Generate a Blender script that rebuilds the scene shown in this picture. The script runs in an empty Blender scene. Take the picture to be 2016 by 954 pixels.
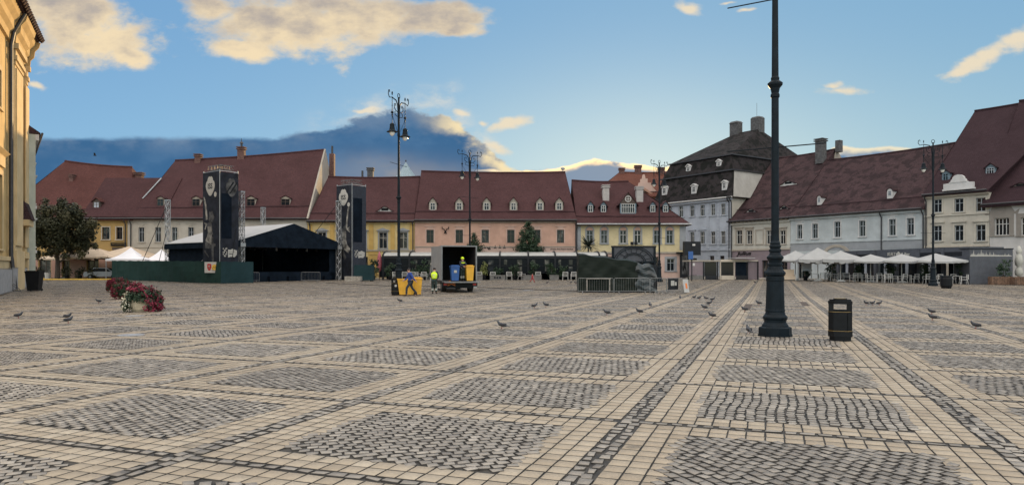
import bpy, bmesh, math, random
import numpy as np
from mathutils import Vector, Matrix
random.seed(11)
RNG = np.random.default_rng(5)
R = math.radians
scene = bpy.context.scene
COL = scene.collection

# ------------------------------------------------------------------ camera, sky, sun, exposure
F, CX, HY, EYE = 1400.0, 1008.0, 530.0, 1.7
cam_d = bpy.data.cameras.new("camera")
cam = bpy.data.objects.new("camera", cam_d)
COL.objects.link(cam)
cam.location = (0, 0, EYE)
cam.rotation_euler = (R(90), 0, 0)
cam_d.sensor_width = 36
cam_d.lens = 36 * F / 2016
cam_d.shift_y = (HY - 477) / 2016
cam_d.clip_start = 0.1
cam_d.clip_end = 6000
scene.camera = cam

SUN_AZ, SUN_EL = 10.5, 8.0          # to the right of the view axis, above the horizon
EXPO = 1.6
scene.view_settings.view_transform = 'Standard'
scene.view_settings.look = 'None'
scene.view_settings.exposure = EXPO
scene.view_settings.gamma = 1.0
scene.view_settings.use_curve_mapping = False

sun_d = bpy.data.lights.new("sun", 'SUN')
sun_d.energy = 2.1
sun_d.angle = R(0.5)
sun_d.color = (1.0, 0.66, 0.30)
sun = bpy.data.objects.new("sun", sun_d)
COL.objects.link(sun)
_dir = Vector((math.sin(R(SUN_AZ)) * math.cos(R(SUN_EL)), math.cos(R(SUN_AZ)) * math.cos(R(SUN_EL)), math.sin(R(SUN_EL))))
sun.rotation_euler = (-_dir).to_track_quat('-Z', 'Y').to_euler()
sun.location = (20, 60, 60)

world = bpy.data.worlds.new("World")
scene.world = world
world.use_nodes = True
NT = world.node_tree
NT.nodes.clear()

class X:
    """a float socket with arithmetic, for writing node maths as formulas"""
    nt = None
    def __init__(s, k): s.k = k
    def _n(s, op, *a):
        n = X.nt.nodes.new('ShaderNodeMath'); n.operation = op
        for i, v in enumerate((s,) + a):
            if isinstance(v, X): X.nt.links.new(v.k, n.inputs[i])
            else: n.inputs[i].default_value = v
        return X(n.outputs[0])
    def __add__(s, o): return s._n('ADD', o)
    def __sub__(s, o): return s._n('SUBTRACT', o)
    def __mul__(s, o): return s._n('MULTIPLY', o)
    def __truediv__(s, o): return s._n('DIVIDE', o)
    def mx(s, o): return s._n('MAXIMUM', o)
    def mn(s, o): return s._n('MINIMUM', o)
    def pw(s, o): return s._n('POWER', o)
    def ab(s): return s._n('ABSOLUTE')
    def sm(s, a, b, lo=0.0, hi=1.0):
        n = X.nt.nodes.new('ShaderNodeMapRange'); n.interpolation_type = 'SMOOTHSTEP'
        X.nt.links.new(s.k, n.inputs[0])
        n.inputs[1].default_value = a; n.inputs[2].default_value = b
        n.inputs[3].default_value = lo; n.inputs[4].default_value = hi
        return X(n.outputs[0])

def mixc(nt, f, a, b, mode='MIX'):
    n = nt.nodes.new('ShaderNodeMix'); n.data_type = 'RGBA'; n.blend_type = mode
    for v, i in ((f, 0), (a, 6), (b, 7)):
        if isinstance(v, X): v = v.k
        if hasattr(v, 'is_output'): nt.links.new(v, n.inputs[i])
        elif i == 0: n.inputs[0].default_value = v
        else: n.inputs[i].default_value = (*v, 1)
    return n.outputs[2]

def noise(nt, vec, scale, detail=5, rough=0.55, col=False):
    n = nt.nodes.new('ShaderNodeTexNoise')
    n.inputs['Scale'].default_value = scale; n.inputs['Detail'].default_value = detail
    n.inputs['Roughness'].default_value = rough
    if vec is not None: nt.links.new(vec, n.inputs['Vector'])
    return n.outputs['Color'] if col else X(n.outputs['Fac'])

def build_sky():
    nt = NT; X.nt = nt
    sky = nt.nodes.new('ShaderNodeTexSky'); sky.sky_type = 'NISHITA'; sky.sun_disc = False
    sky.sun_elevation = R(SUN_EL); sky.sun_rotation = R(SUN_AZ)
    sky.air_density = 1.0; sky.dust_density = 0.35; sky.ozone_density = 2.6
    sky.altitude = 400
    tc = nt.nodes.new('ShaderNodeTexCoord')
    sep = nt.nodes.new('ShaderNodeSeparateXYZ'); nt.links.new(tc.outputs['Generated'], sep.inputs[0])
    dx, dy, dz = X(sep.outputs[0]), X(sep.outputs[1]), X(sep.outputs[2])
    yy = dy.mx(0.05)
    gx = dx / yy; gz_ = dz / yy          # tangents of azimuth and elevation
    comb = nt.nodes.new('ShaderNodeCombineXYZ')
    nt.links.new(gx.k, comb.inputs[0]); nt.links.new((gz_ * 1.7).k, comb.inputs[1])
    P = comb.outputs[0]
    wn = nt.nodes.new('ShaderNodeSeparateColor')
    nt.links.new(noise(nt, P, 5.0, 4, 0.6, col=True), wn.inputs[0])
    wx = X(wn.outputs[0]) - 0.5; wz = X(wn.outputs[1]) - 0.5
    px = (gx + wx * 0.10) * F + CX
    py = (gz_ + wz * 0.06) * (-F) + HY
    px0 = gx * F + CX; py0 = gz_ * (-F) + HY
    n1 = noise(nt, P, 9.0, 9, 0.62)
    mpo = nt.nodes.new('ShaderNodeMapping'); mpo.inputs['Location'].default_value = (0.012, -0.030, 0)
    nt.links.new(P, mpo.inputs[0])
    relief = n1 - noise(nt, mpo.outputs[0], 9.0, 9, 0.62)      # lit from the low sun side
    nb = noise(nt, P, 4.5, 7, 0.6)
    mpb = nt.nodes.new('ShaderNodeMapping'); mpb.inputs['Location'].default_value = (0.025, -0.06, 0)
    nt.links.new(P, mpb.inputs[0])
    relief = relief * 0.7 + (nb - noise(nt, mpb.outputs[0], 4.5, 7, 0.6))
    n2 = noise(nt, P, 3.2, 6, 0.55)
    n3 = noise(nt, P, 22.0, 6, 0.6)
    front = dy.sm(0.15, 0.35)
    def ell(cx, cy, rx, ry, ang=0.0):
        a = R(ang); c, s = math.cos(a), math.sin(a)
        u = px - cx; v = py - cy
        uu = (u * c + v * s) / rx; vv = (v * c - u * s) / ry
        return X(1.0 + 0.0) if False else ((uu * uu + vv * vv).pw(0.5) * -1.0 + 1.0)
    def cluster(lst):
        m = None
        for e in lst:
            q = ell(*e)
            m = q if m is None else m.mx(q)
        return m
    hot = ((px - 1255) * (px - 1255) / (330.0 * 330.0) + (py - 335) * (py - 335) / (120.0 * 120.0))
    hot = (hot * -1.0)._n('EXPONENT')
    K = 1.0
    # the clear sky, its glare towards the sun softened by thin high haze
    elev = gz_.sm(0.02, 0.42)
    side = gx.sm(-0.75, 0.55)
    low = mixc(nt, side, (0.85, 1.60, 2.30), (1.22, 1.80, 1.98))
    high = mixc(nt, side, (0.57, 1.19, 2.00), (0.70, 1.34, 1.95))
    veil = mixc(nt, elev, low, high)
    nearsun = (((gx - 0.18) * (gx - 0.18) * -9.0 + (gz_ - 0.12) * (gz_ - 0.12) * -60.0)._n('EXPONENT')) * 0.5
    veil = mixc(nt, nearsun, veil, (2.0, 2.3, 2.05))
    base = mixc(nt, front * 0.93, sky.outputs[0], veil)
    def col(r, g, b): return (r * K, g * K, b * K)
    C = base
    # sunlit cream clouds high on the left
    lit = cluster([(160, 55, 150, 75, 12), (60, 10, 120, 80), (250, 100, 60, 26, 20),
                   (560, 40, 215, 78, 8), (480, 95, 95, 34, 10), (700, 35, 150, 70), (860, 25, 125, 42, -5), (900, 45, 60, 24),
                   (420, 0, 90, 40)])
    dl = (lit + (n1 - 0.5) * 1.9 + (n3 - 0.5) * 0.9).sm(-0.10, 0.52) * front
    shade = (n2 * 1.5 + (n1 - 0.5) * 0.9 + (n3 - 0.5) * 0.3 + lit * 0.45 + (py - 60) * -0.0050 + relief * 1.5).sm(0.62, 1.75)
    cl = mixc(nt, shade, col(3.05, 2.45, 1.58), col(1.40, 1.25, 1.16))
    C = mixc(nt, dl * 0.97, C, cl)
    # right-hand streak cloud and small puffs
    sm_ = cluster([(1945, 118, 110, 26, -33), (1990, 85, 70, 30, -35), (1900, 150, 60, 14, -20),
                   (1655, 178, 52, 13, 5), (1640, 168, 30, 9), (1370, 6, 34, 14), (1490, 22, 22, 6), (1450, 2, 26, 6),
                   (1000, 243, 62, 15, -6), (905, 220, 26, 8), (975, 288, 44, 18, 25), (715, 214, 26, 6), (960, 236, 22, 8), (70, 165, 30, 10, 15)])
    ds = (sm_ + (n1 - 0.5) * 2.6 + (n3 - 0.5) * 1.5).sm(-0.05, 0.85) * front
    C = mixc(nt, ds * 0.9, C, col(2.9, 2.45, 1.75))
    # dark bank low on the left with a sunlit rim, its hump over the middle
    top = px.sm(520, 830) * -54.0 + px.sm(850, 1045) * 118.0 + 270.0
    rough = (n1 - 0.5) * (px.sm(430, 800) * 62.0 + 16.0) + (n3 - 0.5) * (px.sm(430, 800) * 34.0 + 14.0)
    dd = py0 - top + rough + (py - py0) * (px.sm(520, 860) * 0.8 + 0.12)
    den = dd.sm(-3.0, 9.0) * front
    soft = dd.sm(-60.0, 0.0) * (px.sm(560, 700)) * (px.sm(1010, 930)) * n3.sm(0.35, 0.7)
    rim = dd.sm(46.0, 4.0)
    warm = px.sm(800, 905) * dd.sm(62.0, 14.0)
    mid = ((px - 760) * (px - 760) * -0.000045 + (py - 345) * (py - 345) * -0.0010)._n('EXPONENT')
    dcol = mixc(nt, mid * 0.8, col(0.16, 0.47, 0.96), col(1.05, 1.05, 1.10))
    dcol = mixc(nt, (nb + relief * -1.6).sm(0.35, 0.70) * 0.42, dcol, col(0.34, 0.70, 1.22))
    dcol = mixc(nt, (rim * n1.sm(0.40, 0.62)) * 0.35, dcol, col(1.2, 1.45, 1.75))
    dcol = mixc(nt, (warm * ((n1 + relief * -1.2).sm(0.34, 0.60))).mn(1.0), dcol, col(3.1, 2.55, 1.55))
    C = mixc(nt, (soft * 0.55) * front, C, col(2.7, 2.5, 2.1))
    C = mixc(nt, den, C, dcol)
    # far bank along the horizon, lit from behind at its upper edge
    g1 = ((px - 1185) * (px - 1185) * -0.00009)._n('EXPONENT')
    top2 = g1 * -26.0 + px.sm(1450, 1690) * -58.0 + px.sm(1290, 1340) * 10.0 + 342.0
    ld = py - top2 + (n1 - 0.5) * 26.0 + (n3 - 0.5) * 14.0
    lden = ld.sm(-2.0, 4.0) * front * px.sm(905, 985)
    lrim = ld.sm(17.0, 3.0) * n3.sm(0.30, 0.5)
    lcol = mixc(nt, hot.mn(1.0) * 0.6, col(0.45, 0.85, 1.40), col(1.15, 1.25, 1.40))
    lcol = mixc(nt, lrim, lcol, mixc(nt, hot.mn(1.0), col(2.5, 2.4, 1.9), col(6.0, 4.1, 1.9)))
    C = mixc(nt, lden, C, lcol)
    # unseen bright cloud overhead and behind the viewer, added to light square and facades
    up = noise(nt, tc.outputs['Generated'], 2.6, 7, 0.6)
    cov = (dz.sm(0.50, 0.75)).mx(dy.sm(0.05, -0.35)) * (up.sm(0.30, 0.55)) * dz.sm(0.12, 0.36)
    C = mixc(nt, cov * 0.92, C, FILL_CLOUD)
    bg = nt.nodes.new('ShaderNodeBackground'); bg.inputs['Strength'].default_value = 0.10
    nt.links.new(C, bg.inputs['Color'])
    out = nt.nodes.new('ShaderNodeOutputWorld'); nt.links.new(bg.outputs[0], out.inputs[0])
FILL_CLOUD = (8.6, 7.9, 7.1)
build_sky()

# ------------------------------------------------------------------ helpers
def gz(y): return 0.0098 * max(0.0, y - 44.0)
def ground(px, py):
    """the point of the square's floor under a measured direction"""
    t = (py - HY) / F
    Y = EYE / t
    if Y > 44: Y = (EYE + 0.0098 * 44) / (t + 0.0098)
    return Vector(((px - CX) / F * Y, Y, gz(Y)))
def at(px, py, Y): return Vector(((px - CX) / F * Y, Y, EYE + (HY - py) / F * Y))
def atx(px, Y): return Vector(((px - CX) / F * Y, Y, gz(Y)))

class MB:
    def __init__(s): s.v = []; s.f = []; s.m = []; s.mi = 0; s.M = None
    def add(s, vs, fs):
        b = len(s.v)
        if s.M is not None: vs = [tuple(s.M @ Vector(p)) for p in vs]
        s.v += [tuple(p) for p in vs]
        s.f += [tuple(i + b for i in f) for f in fs]
        s.m += [s.mi] * len(fs)
        return s
    def poly(s, pts): return s.add(pts, [tuple(range(len(pts)))])
    def box(s, x0, x1, y0, y1, z0, z1):
        v = [(x, y, z) for z in (z0, z1) for y in (y0, y1) for x in (x0, x1)]
        return s.add(v, [(0, 2, 3, 1), (4, 5, 7, 6), (0, 1, 5, 4), (2, 6, 7, 3), (0, 4, 6, 2), (1, 3, 7, 5)])
    def obox(s, c, size, rz=0.0, rx=0.0, ry=0.0, taper=1.0):
        M = Matrix.Translation(c) @ Matrix.Rotation(rz, 4, 'Z') @ Matrix.Rotation(rx, 4, 'X') @ Matrix.Rotation(ry, 4, 'Y')
        a, b, h = size[0] / 2, size[1] / 2, size[2] / 2
        v = []
        for z, k in ((-h, 1.0), (h, taper)):
            for y in (-b, b):
                for x in (-a, a): v.append(tuple(M @ Vector((x * k, y * k, z))))
        return s.add(v, [(0, 2, 3, 1), (4, 5, 7, 6), (0, 1, 5, 4), (2, 6, 7, 3), (0, 4, 6, 2), (1, 3, 7, 5)])
    def prism(s, pts, vec):
        n = len(pts); vec = Vector(vec)
        v = [tuple(p) for p in pts] + [tuple(Vector(p) + vec) for p in pts]
        fs = [tuple(range(n - 1, -1, -1)), tuple(range(n, 2 * n))]
        fs += [(i, (i + 1) % n, (i + 1) % n + n, i + n) for i in range(n)]
        return s.add(v, fs)
    def tube(s, pts, r, n=6, cap=True):
        pts = [Vector(p) for p in pts]
        rs = r if isinstance(r, (list, tuple)) else [r] * len(pts)
        base = len(s.v); vs = []
        up = Vector((0, 0, 1))
        prev = None
        for i, p in enumerate(pts):
            t = (pts[min(i + 1, len(pts) - 1)] - pts[max(i - 1, 0)])
            t = t.normalized() if t.length > 1e-9 else Vector((0, 0, 1))
            if prev is None:
                a = t.cross(up) if abs(t.z) < 0.95 else t.cross(Vector((1, 0, 0)))
            else:
                a = prev - t * prev.dot(t)
                if a.length < 1e-6: a = t.cross(up) if abs(t.z) < 0.95 else t.cross(Vector((1, 0, 0)))
            a.normalize(); prev = a
            b = t.cross(a)
            for k in range(n):
                w = 2 * math.pi * k / n
                vs.append(tuple(p + (a * math.cos(w) + b * math.sin(w)) * rs[i]))
        fs = []
        for i in range(len(pts) - 1):
            for k in range(n):
                k2 = (k + 1) % n
                fs.append((i * n + k, i * n + k2, (i + 1) * n + k2, (i + 1) * n + k))
        if cap:
            fs.append(tuple(range(n - 1, -1, -1))); fs.append(tuple((len(pts) - 1) * n + k for k in range(n)))
        return s.add(vs, fs)
    def bar(s, p, q, w, h=None):
        """a square bar from p to q"""
        p, q = Vector(p), Vector(q); t = (q - p).normalized(); h = h or w
        a = t.cross(Vector((0, 0, 1))) if abs(t.z) < 0.95 else Vector((1, 0, 0))
        a.normalize(); b = t.cross(a).normalized()
        v = []
        for c in (p, q):
            for y in (-1, 1):
                for x in (-1, 1): v.append(tuple(c + a * (x * w / 2) + b * (y * h / 2)))
        return s.add(v, [(0, 2, 3, 1), (4, 5, 7, 6), (0, 1, 5, 4), (2, 6, 7, 3), (0, 4, 6, 2), (1, 3, 7, 5)])
    def lathe(s, prof, c=(0, 0, 0), n=14, a0=0.0):
        vs = []; fs = []
        for (r, z) in prof:
            for k in range(n):
                w = a0 + 2 * math.pi * k / n
                vs.append((c[0] + r * math.cos(w), c[1] + r * math.sin(w), c[2] + z))
        for i in range(len(prof) - 1):
            for k in range(n):
                k2 = (k + 1) % n
                fs.append((i * n + k, i * n + k2, (i + 1) * n + k2, (i + 1) * n + k))
        fs.append(tuple(range(n - 1, -1, -1))); fs.append(tuple((len(prof) - 1) * n + k for k in range(n)))
        return s.add(vs, fs)
    def ball(s, c, r, n=8, m=6):
        r = r if isinstance(r, (tuple, list)) else (r, r, r)
        vs = [(c[0], c[1], c[2] - r[2])]; fs = []
        for j in range(1, m):
            t = math.pi * j / m - math.pi / 2
            for k in range(n):
                w = 2 * math.pi * k / n
                vs.append((c[0] + r[0] * math.cos(t) * math.cos(w), c[1] + r[1] * math.cos(t) * math.sin(w), c[2] + r[2] * math.sin(t)))
        vs.append((c[0], c[1], c[2] + r[2])); top = len(vs) - 1
        for k in range(n): fs.append((0, 1 + (k + 1) % n, 1 + k))
        for j in range(m - 2):
            for k in range(n):
                a = 1 + j * n + k; b = 1 + j * n + (k + 1) % n
                fs.append((a, b, b + n, a + n))
        for k in range(n): fs.append((1 + (m - 2) * n + k, 1 + (m - 2) * n + (k + 1) % n, top))
        return s.add(vs, fs)
    def mesh(s, name, mats, smooth=False):
        me = bpy.data.meshes.new(name)
        me.from_pydata(s.v, [], s.f)
        mats = mats if isinstance(mats, (list, tuple)) else [mats]
        for m in mats: me.materials.append(m)
        if len(mats) > 1: me.polygons.foreach_set('material_index', s.m)
        box_uv(me)
        if smooth: me.polygons.foreach_set('use_smooth', [True] * len(me.polygons))
        me.update()
        return me
    def build(s, name, mats, parent=None, smooth=False, loc=None):
        o = bpy.data.objects.new(name, s.mesh(name, mats, smooth))
        COL.objects.link(o)
        if parent is not None: o.parent = parent
        if loc is not None: o.location = loc
        return o

def box_uv(me):
    """UVs in metres: along the level line of each face, and up its slope"""
    nl = len(me.loops)
    if nl == 0: return
    uvl = me.uv_layers.new(name='UVMap')
    co = np.empty(len(me.vertices) * 3); me.vertices.foreach_get('co', co); co = co.reshape(-1, 3)
    li = np.empty(nl, dtype=np.int32); me.loops.foreach_get('vertex_index', li)
    npoly = len(me.polygons)
    tot = np.empty(npoly, dtype=np.int32); me.polygons.foreach_get('loop_total', tot)
    nor = np.empty(npoly * 3); me.polygons.foreach_get('normal', nor); nor = nor.reshape(-1, 3)
    t = np.stack([-nor[:, 1], nor[:, 0], np.zeros(npoly)], 1)
    ln = np.linalg.norm(t, axis=1)
    flat = ln < 1e-4
    t[flat] = (1, 0, 0); ln[flat] = 1
    t /= ln[:, None]
    b = np.cross(nor, t)
    T = np.repeat(t, tot, 0); Bv = np.repeat(b, tot, 0)
    P = co[li]
    uv = np.stack([(P * T).sum(1), (P * Bv).sum(1)], 1)
    uvl.data.foreach_set('uv', uv.ravel().astype(np.float32))

def tag(o, label=None, cat=None, group=None, kind=None):
    if label: o['label'] = label
    if cat: o['category'] = cat
    if group: o['group'] = group
    if kind: o['kind'] = kind
    return o
def thing(name, label, cat, loc=(0, 0, 0), rz=0.0, group=None):
    o = bpy.data.objects.new(name, None); COL.objects.link(o)
    o.empty_display_size = 0.3
    o.location = loc; o.rotation_euler = (0, 0, rz)
    return tag(o, label, cat, group)
def copy_tree(o, parent=None):
    c = o.copy(); COL.objects.link(c)
    if parent is not None: c.parent = parent
    for ch in list(o.children): copy_tree(ch, c)
    return c
def dup(o, loc, rz, label, scale=None):
    c = copy_tree(o); c.location = loc; c.rotation_euler = (0, 0, rz); c['label'] = label
    if scale: c.scale = (scale,) * 3
    return c
def text_mesh(body, size, thick=0.02, shear=0.0):
    cu = bpy.data.curves.new('lettering', 'FONT'); cu.body = body; cu.size = size
    cu.extrude = thick / 2; cu.offset = size * 0.022; cu.shear = shear; cu.align_x = 'LEFT'; cu.resolution_u = 3
    o = bpy.data.objects.new('lettering', cu); COL.objects.link(o)
    dg = bpy.context.evaluated_depsgraph_get()
    me = bpy.data.meshes.new_from_object(o.evaluated_get(dg))
    bpy.data.objects.remove(o)
    return me
def lettering(body, size, parent, loc, rz=0.0, material=None, thick=0.03, shear=0.0, width=None, name='lettering'):
    """upright letters facing the local -y side"""
    me = text_mesh(body, size, thick, shear)
    me.materials.clear(); me.materials.append(material)
    o = bpy.data.objects.new(name, me); COL.objects.link(o); o.parent = parent
    o.location = loc; o.rotation_euler = (R(90), 0, rz)
    if width:
        xs = [v.co.x for v in me.vertices]
        w = max(xs) - min(xs)
        o.scale = (width / w, 1, 1)
    return o

# ------------------------------------------------------------------ materials
MATS = {}
def mat(name, col, rough=0.8, var=0.12, vs=2.0, bump=0.0, bs=20.0, metal=0.0, spec=0.5, streak=0.0, dirt=None, trans=0.0):
    m = bpy.data.materials.new(name); m.use_nodes = True
    nt = m.node_tree; X.nt = nt
    p = nt.nodes['Principled BSDF']
    p.inputs['Roughness'].default_value = rough; p.inputs['Metallic'].default_value = metal
    p.inputs['Specular IOR Level'].default_value = spec
    tc = nt.nodes.new('ShaderNodeTexCoord'); O = tc.outputs['Object']
    c = (*col, 1)
    n = noise(nt, O, vs, 6, 0.6)
    lo = tuple(max(0, x * (1 - 1.6 * var)) for x in col); hi = tuple(min(1, x * (1 + 1.6 * var)) for x in col)
    cc = mixc(nt, n.sm(0.25, 0.75), lo, hi)
    if streak:
        mp = nt.nodes.new('ShaderNodeMapping'); mp.inputs['Scale'].default_value = (1.6, 1.6, 0.16)
        nt.links.new(O, mp.inputs[0])
        st = noise(nt, mp.outputs[0], 1.4, 7, 0.65)
        d = dirt or tuple(x * 0.45 for x in col)
        cc = mixc(nt, st.sm(0.52, 0.82) * streak, cc, d)
    nt.links.new(cc, p.inputs['Base Color'])
    if bump:
        b = nt.nodes.new('ShaderNodeBump'); b.inputs['Strength'].default_value = bump; b.inputs['Distance'].default_value = 0.03
        nt.links.new(noise(nt, O, bs, 4, 0.6).k, b.inputs['Height']); nt.links.new(b.outputs[0], p.inputs['Normal'])
    MATS[name] = m
    return m
def tile_mat(name, ca, cb, cm, var=0.7, dark=None, damt=0.0, rowh=0.17):
    """clay tiles in overlapping courses, every tile its own shade, with weathered patches"""
    m = bpy.data.materials.new(name); m.use_nodes = True
    nt = m.node_tree; X.nt = nt
    p = nt.nodes['Principled BSDF']; p.inputs['Roughness'].default_value = 0.85
    p.inputs['Specular IOR Level'].default_value = 0.08
    uv = nt.nodes.new('ShaderNodeTexCoord').outputs['UV']
    br = nt.nodes.new('ShaderNodeTexBrick')
    nt.links.new(uv, br.inputs['Vector'])
    br.inputs['Scale'].default_value = 1.0
    br.inputs['Brick Width'].default_value = 0.19; br.inputs['Row Height'].default_value = rowh
    br.inputs['Mortar Size'].default_value = 0.012; br.inputs['Mortar Smooth'].default_value = 0.4
    br.inputs['Bias'].default_value = -0.1
    br.inputs['Color1'].default_value = (*ca, 1); br.inputs['Color2'].default_value = (*cb, 1); br.inputs['Mortar'].default_value = (*cm, 1)
    big = noise(nt, uv, 0.35, 7, 0.65)
    c = mixc(nt, big.sm(0.35, 0.75) * var, br.outputs['Color'], tuple(x * 0.55 for x in ca))
    fine = noise(nt, uv, 2.3, 5, 0.7)
    c = mixc(nt, fine.sm(0.5, 0.8) * 0.35, c, tuple(min(1, x * 1.7 + 0.012) for x in cb))
    if damt:
        dk = noise(nt, uv, 0.75, 4, 0.6)
        c = mixc(nt, dk.sm(0.47, 0.57) * damt, c, dark)
    nt.links.new(c, p.inputs['Base Color'])
    sx = nt.nodes.new('ShaderNodeSeparateXYZ'); nt.links.new(uv, sx.inputs[0])
    v = X(sx.outputs[1]); u = X(sx.outputs[0])
    saw = (v / rowh)._n('FRACT') * -1.0 + 1.0
    hgt = saw * 0.6 + fine * 0.5 + X(br.outputs['Fac']) * -0.4
    b = nt.nodes.new('ShaderNodeBump'); b.inputs['Strength'].default_value = 0.8; b.inputs['Distance'].default_value = 0.05
    nt.links.new(hgt.k, b.inputs['Height']); nt.links.new(b.outputs[0], p.inputs['Normal'])
    MATS[name] = m
    return m
def glass_mat(name, col=(0.02, 0.025, 0.03), rough=0.08, curtain=0.0):
    m = bpy.data.materials.new(name); m.use_nodes = True
    nt = m.node_tree; X.nt = nt
    p = nt.nodes['Principled BSDF']; p.inputs['Roughness'].default_value = rough
    p.inputs['IOR'].default_value = 1.5; p.inputs['Specular IOR Level'].default_value = 0.25
    g = nt.nodes.new('ShaderNodeNewGeometry')
    n = noise(nt, g.outputs['Position'], 1.1, 3, 0.5)
    c = mixc(nt, n.sm(0.5, 0.62) * curtain, col, (0.13, 0.13, 0.125))
    nt.links.new(c, p.inputs['Base Color'])
    return m

M = {}
M['tile_red'] = tile_mat('red clay roof tiles', (0.108, 0.045, 0.04), (0.085, 0.037, 0.034), (0.03, 0.016, 0.016))
M['tile_wine'] = tile_mat('wine red roof tiles', (0.083, 0.041, 0.043), (0.066, 0.033, 0.036), (0.025, 0.014, 0.016))
M['tile_brown'] = tile_mat('weathered brown roof tiles', (0.072, 0.044, 0.048), (0.055, 0.034, 0.038), (0.02, 0.013, 0.015), dark=(0.018, 0.013, 0.015), damt=0.62)
M['tile_moss'] = tile_mat('blackened mossy roof tiles', (0.042, 0.036, 0.037), (0.030, 0.027, 0.029), (0.012, 0.011, 0.012), dark=(0.011, 0.012, 0.011), damt=0.9)
M['tile_dark'] = tile_mat('dark maroon roof tiles', (0.05, 0.029, 0.035), (0.04, 0.024, 0.029), (0.016, 0.011, 0.013))
M['tile_far'] = tile_mat('far brick red roof tiles', (0.16, 0.068, 0.05), (0.13, 0.055, 0.042), (0.05, 0.022, 0.02))
def plaster(name, col, streak=0.35, var=0.08): M[name] = mat('plaster ' + name, col, 0.9, var, 0.7, 0.25, 14, spec=0.2, streak=streak)
plaster('ochre', (0.36, 0.245, 0.10)); plaster('salmon', (0.36, 0.215, 0.165)); plaster('cream', (0.42, 0.395, 0.345))
plaster('yellow', (0.52, 0.41, 0.20)); plaster('amber', (0.46, 0.31, 0.105)); plaster('pink', (0.47, 0.30, 0.235)); plaster('pinklight', (0.49, 0.36, 0.31))
plaster('pale_yellow', (0.52, 0.45, 0.28)); plaster('limewash', (0.33, 0.32, 0.30), 0.6); plaster('grey', (0.26, 0.275, 0.295)); plaster('bluegrey', (0.34, 0.37, 0.42)); plaster('ice', (0.38, 0.415, 0.43), 0.25)
plaster('ivory', (0.42, 0.415, 0.38), 0.5); plaster('mauve', (0.20, 0.165, 0.185)); plaster('sand', (0.42, 0.38, 0.32)); plaster('chalk', (0.44, 0.43, 0.42), 0.4)
plaster('church', (0.48, 0.345, 0.165)); plaster('church_light', (0.52, 0.40, 0.23)); plaster('mint', (0.40, 0.43, 0.385)); plaster('stone', (0.22, 0.20, 0.18), 0.6)
plaster('taupe', (0.33, 0.30, 0.26)); plaster('white_wall', (0.48, 0.48, 0.48))
M['white'] = mat('white paint', (0.46, 0.455, 0.445), 0.5, 0.05)
M['cream_paint'] = mat('aged cream paint', (0.30, 0.28, 0.24), 0.6, 0.15, 6)
M['brown_wood'] = mat('dark brown joinery', (0.06, 0.042, 0.033), 0.6, 0.2, 8)
M['grey_paint'] = mat('grey joinery', (0.28, 0.31, 0.34), 0.6, 0.08)
M['blue_paint'] = mat('slate blue boards', (0.11, 0.16, 0.20), 0.7, 0.15, 6)
M['glass'] = glass_mat('window glass', (0.010, 0.013, 0.017), curtain=0.0)
M['glass_dark'] = glass_mat('smoked glass', (0.006, 0.008, 0.012), 0.2)
M['glass_dark'].node_tree.nodes['Principled BSDF'].inputs['Specular IOR Level'].default_value = 0.1
M['curtain'] = glass_mat('window glass with curtains', curtain=0.8)
M['zinc'] = mat('zinc sheet', (0.33, 0.35, 0.36), 0.45, 0.12, 3, metal=0.5)
M['gutter'] = mat('dark gutter metal', (0.045, 0.045, 0.05), 0.5, 0.15, 4, metal=0.3)
M['iron'] = mat('blue black cast iron', (0.005, 0.010, 0.015), 0.55, 0.2, 5, 0.15, 40, spec=0.16)
M['black'] = mat('black plastic', (0.006, 0.007, 0.009), 0.5, 0.15, 5, spec=0.2)
M['black_cloth'] = mat('black stage cloth', (0.008, 0.013, 0.021), 0.9, 0.2, 1.5, 0.3, 3, spec=0.04)
M['banner'] = mat('black printed mesh', (0.016, 0.019, 0.028), 0.8, 0.3, 1.2, 0.2, 4, spec=0.2)
M['print_grey'] = mat('grey print', (0.055, 0.056, 0.058), 0.8, 0.6, 1.4)
M['print_pale'] = mat('pale print', (0.20, 0.195, 0.18), 0.8, 0.55, 1.5)
M['print_white'] = mat('white print', (0.38, 0.375, 0.35), 0.8, 0.05)
M['mesh_shade'] = mat('speaker cloth', (0.006, 0.010, 0.017), 0.95, 0.2, 1.0, spec=0.05)
M['alu'] = mat('aluminium truss', (0.34, 0.35, 0.36), 0.4, 0.1, 5, metal=0.6)
M['truss_grey'] = mat('dull truss tube', (0.12, 0.12, 0.125), 0.6, 0.1, 5)
M['galv'] = mat('galvanised steel', (0.20, 0.205, 0.21), 0.45, 0.12, 6, metal=0.6)
M['membrane'] = mat('white roof membrane', (0.36, 0.36, 0.36), 0.6, 0.05, 0.8, 0.2, 1.2)
M['green_cloth'] = mat('dark green hoarding cloth', (0.015, 0.040, 0.036), 0.85, 0.10, 0.8, 0.5, 1.6, spec=0.15)
M['teal_cloth'] = mat('teal hoarding cloth', (0.014, 0.036, 0.043), 0.85, 0.10, 0.8, 0.5, 1.6, spec=0.15)
M['tarp'] = mat('dark green tarpaulin', (0.012, 0.017, 0.014), 0.55, 0.12, 0.9, 0.4, 1.6, spec=0.1)
M['tarp_blue'] = mat('blue grey tarpaulin', (0.020, 0.031, 0.037), 0.4, 0.3, 1.0, 0.5, 2.5, spec=0.6)
M['beige_cloth'] = mat('beige canvas', (0.56, 0.45, 0.34), 0.85, 0.06, 1.2)
M['white_cloth'] = mat('white canvas', (0.30, 0.307, 0.31), 0.85, 0.05, 1.2)
M['tent_white'] = mat('white tent cloth', (0.76, 0.76, 0.80), 0.7, 0.04, 1.0)
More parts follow.
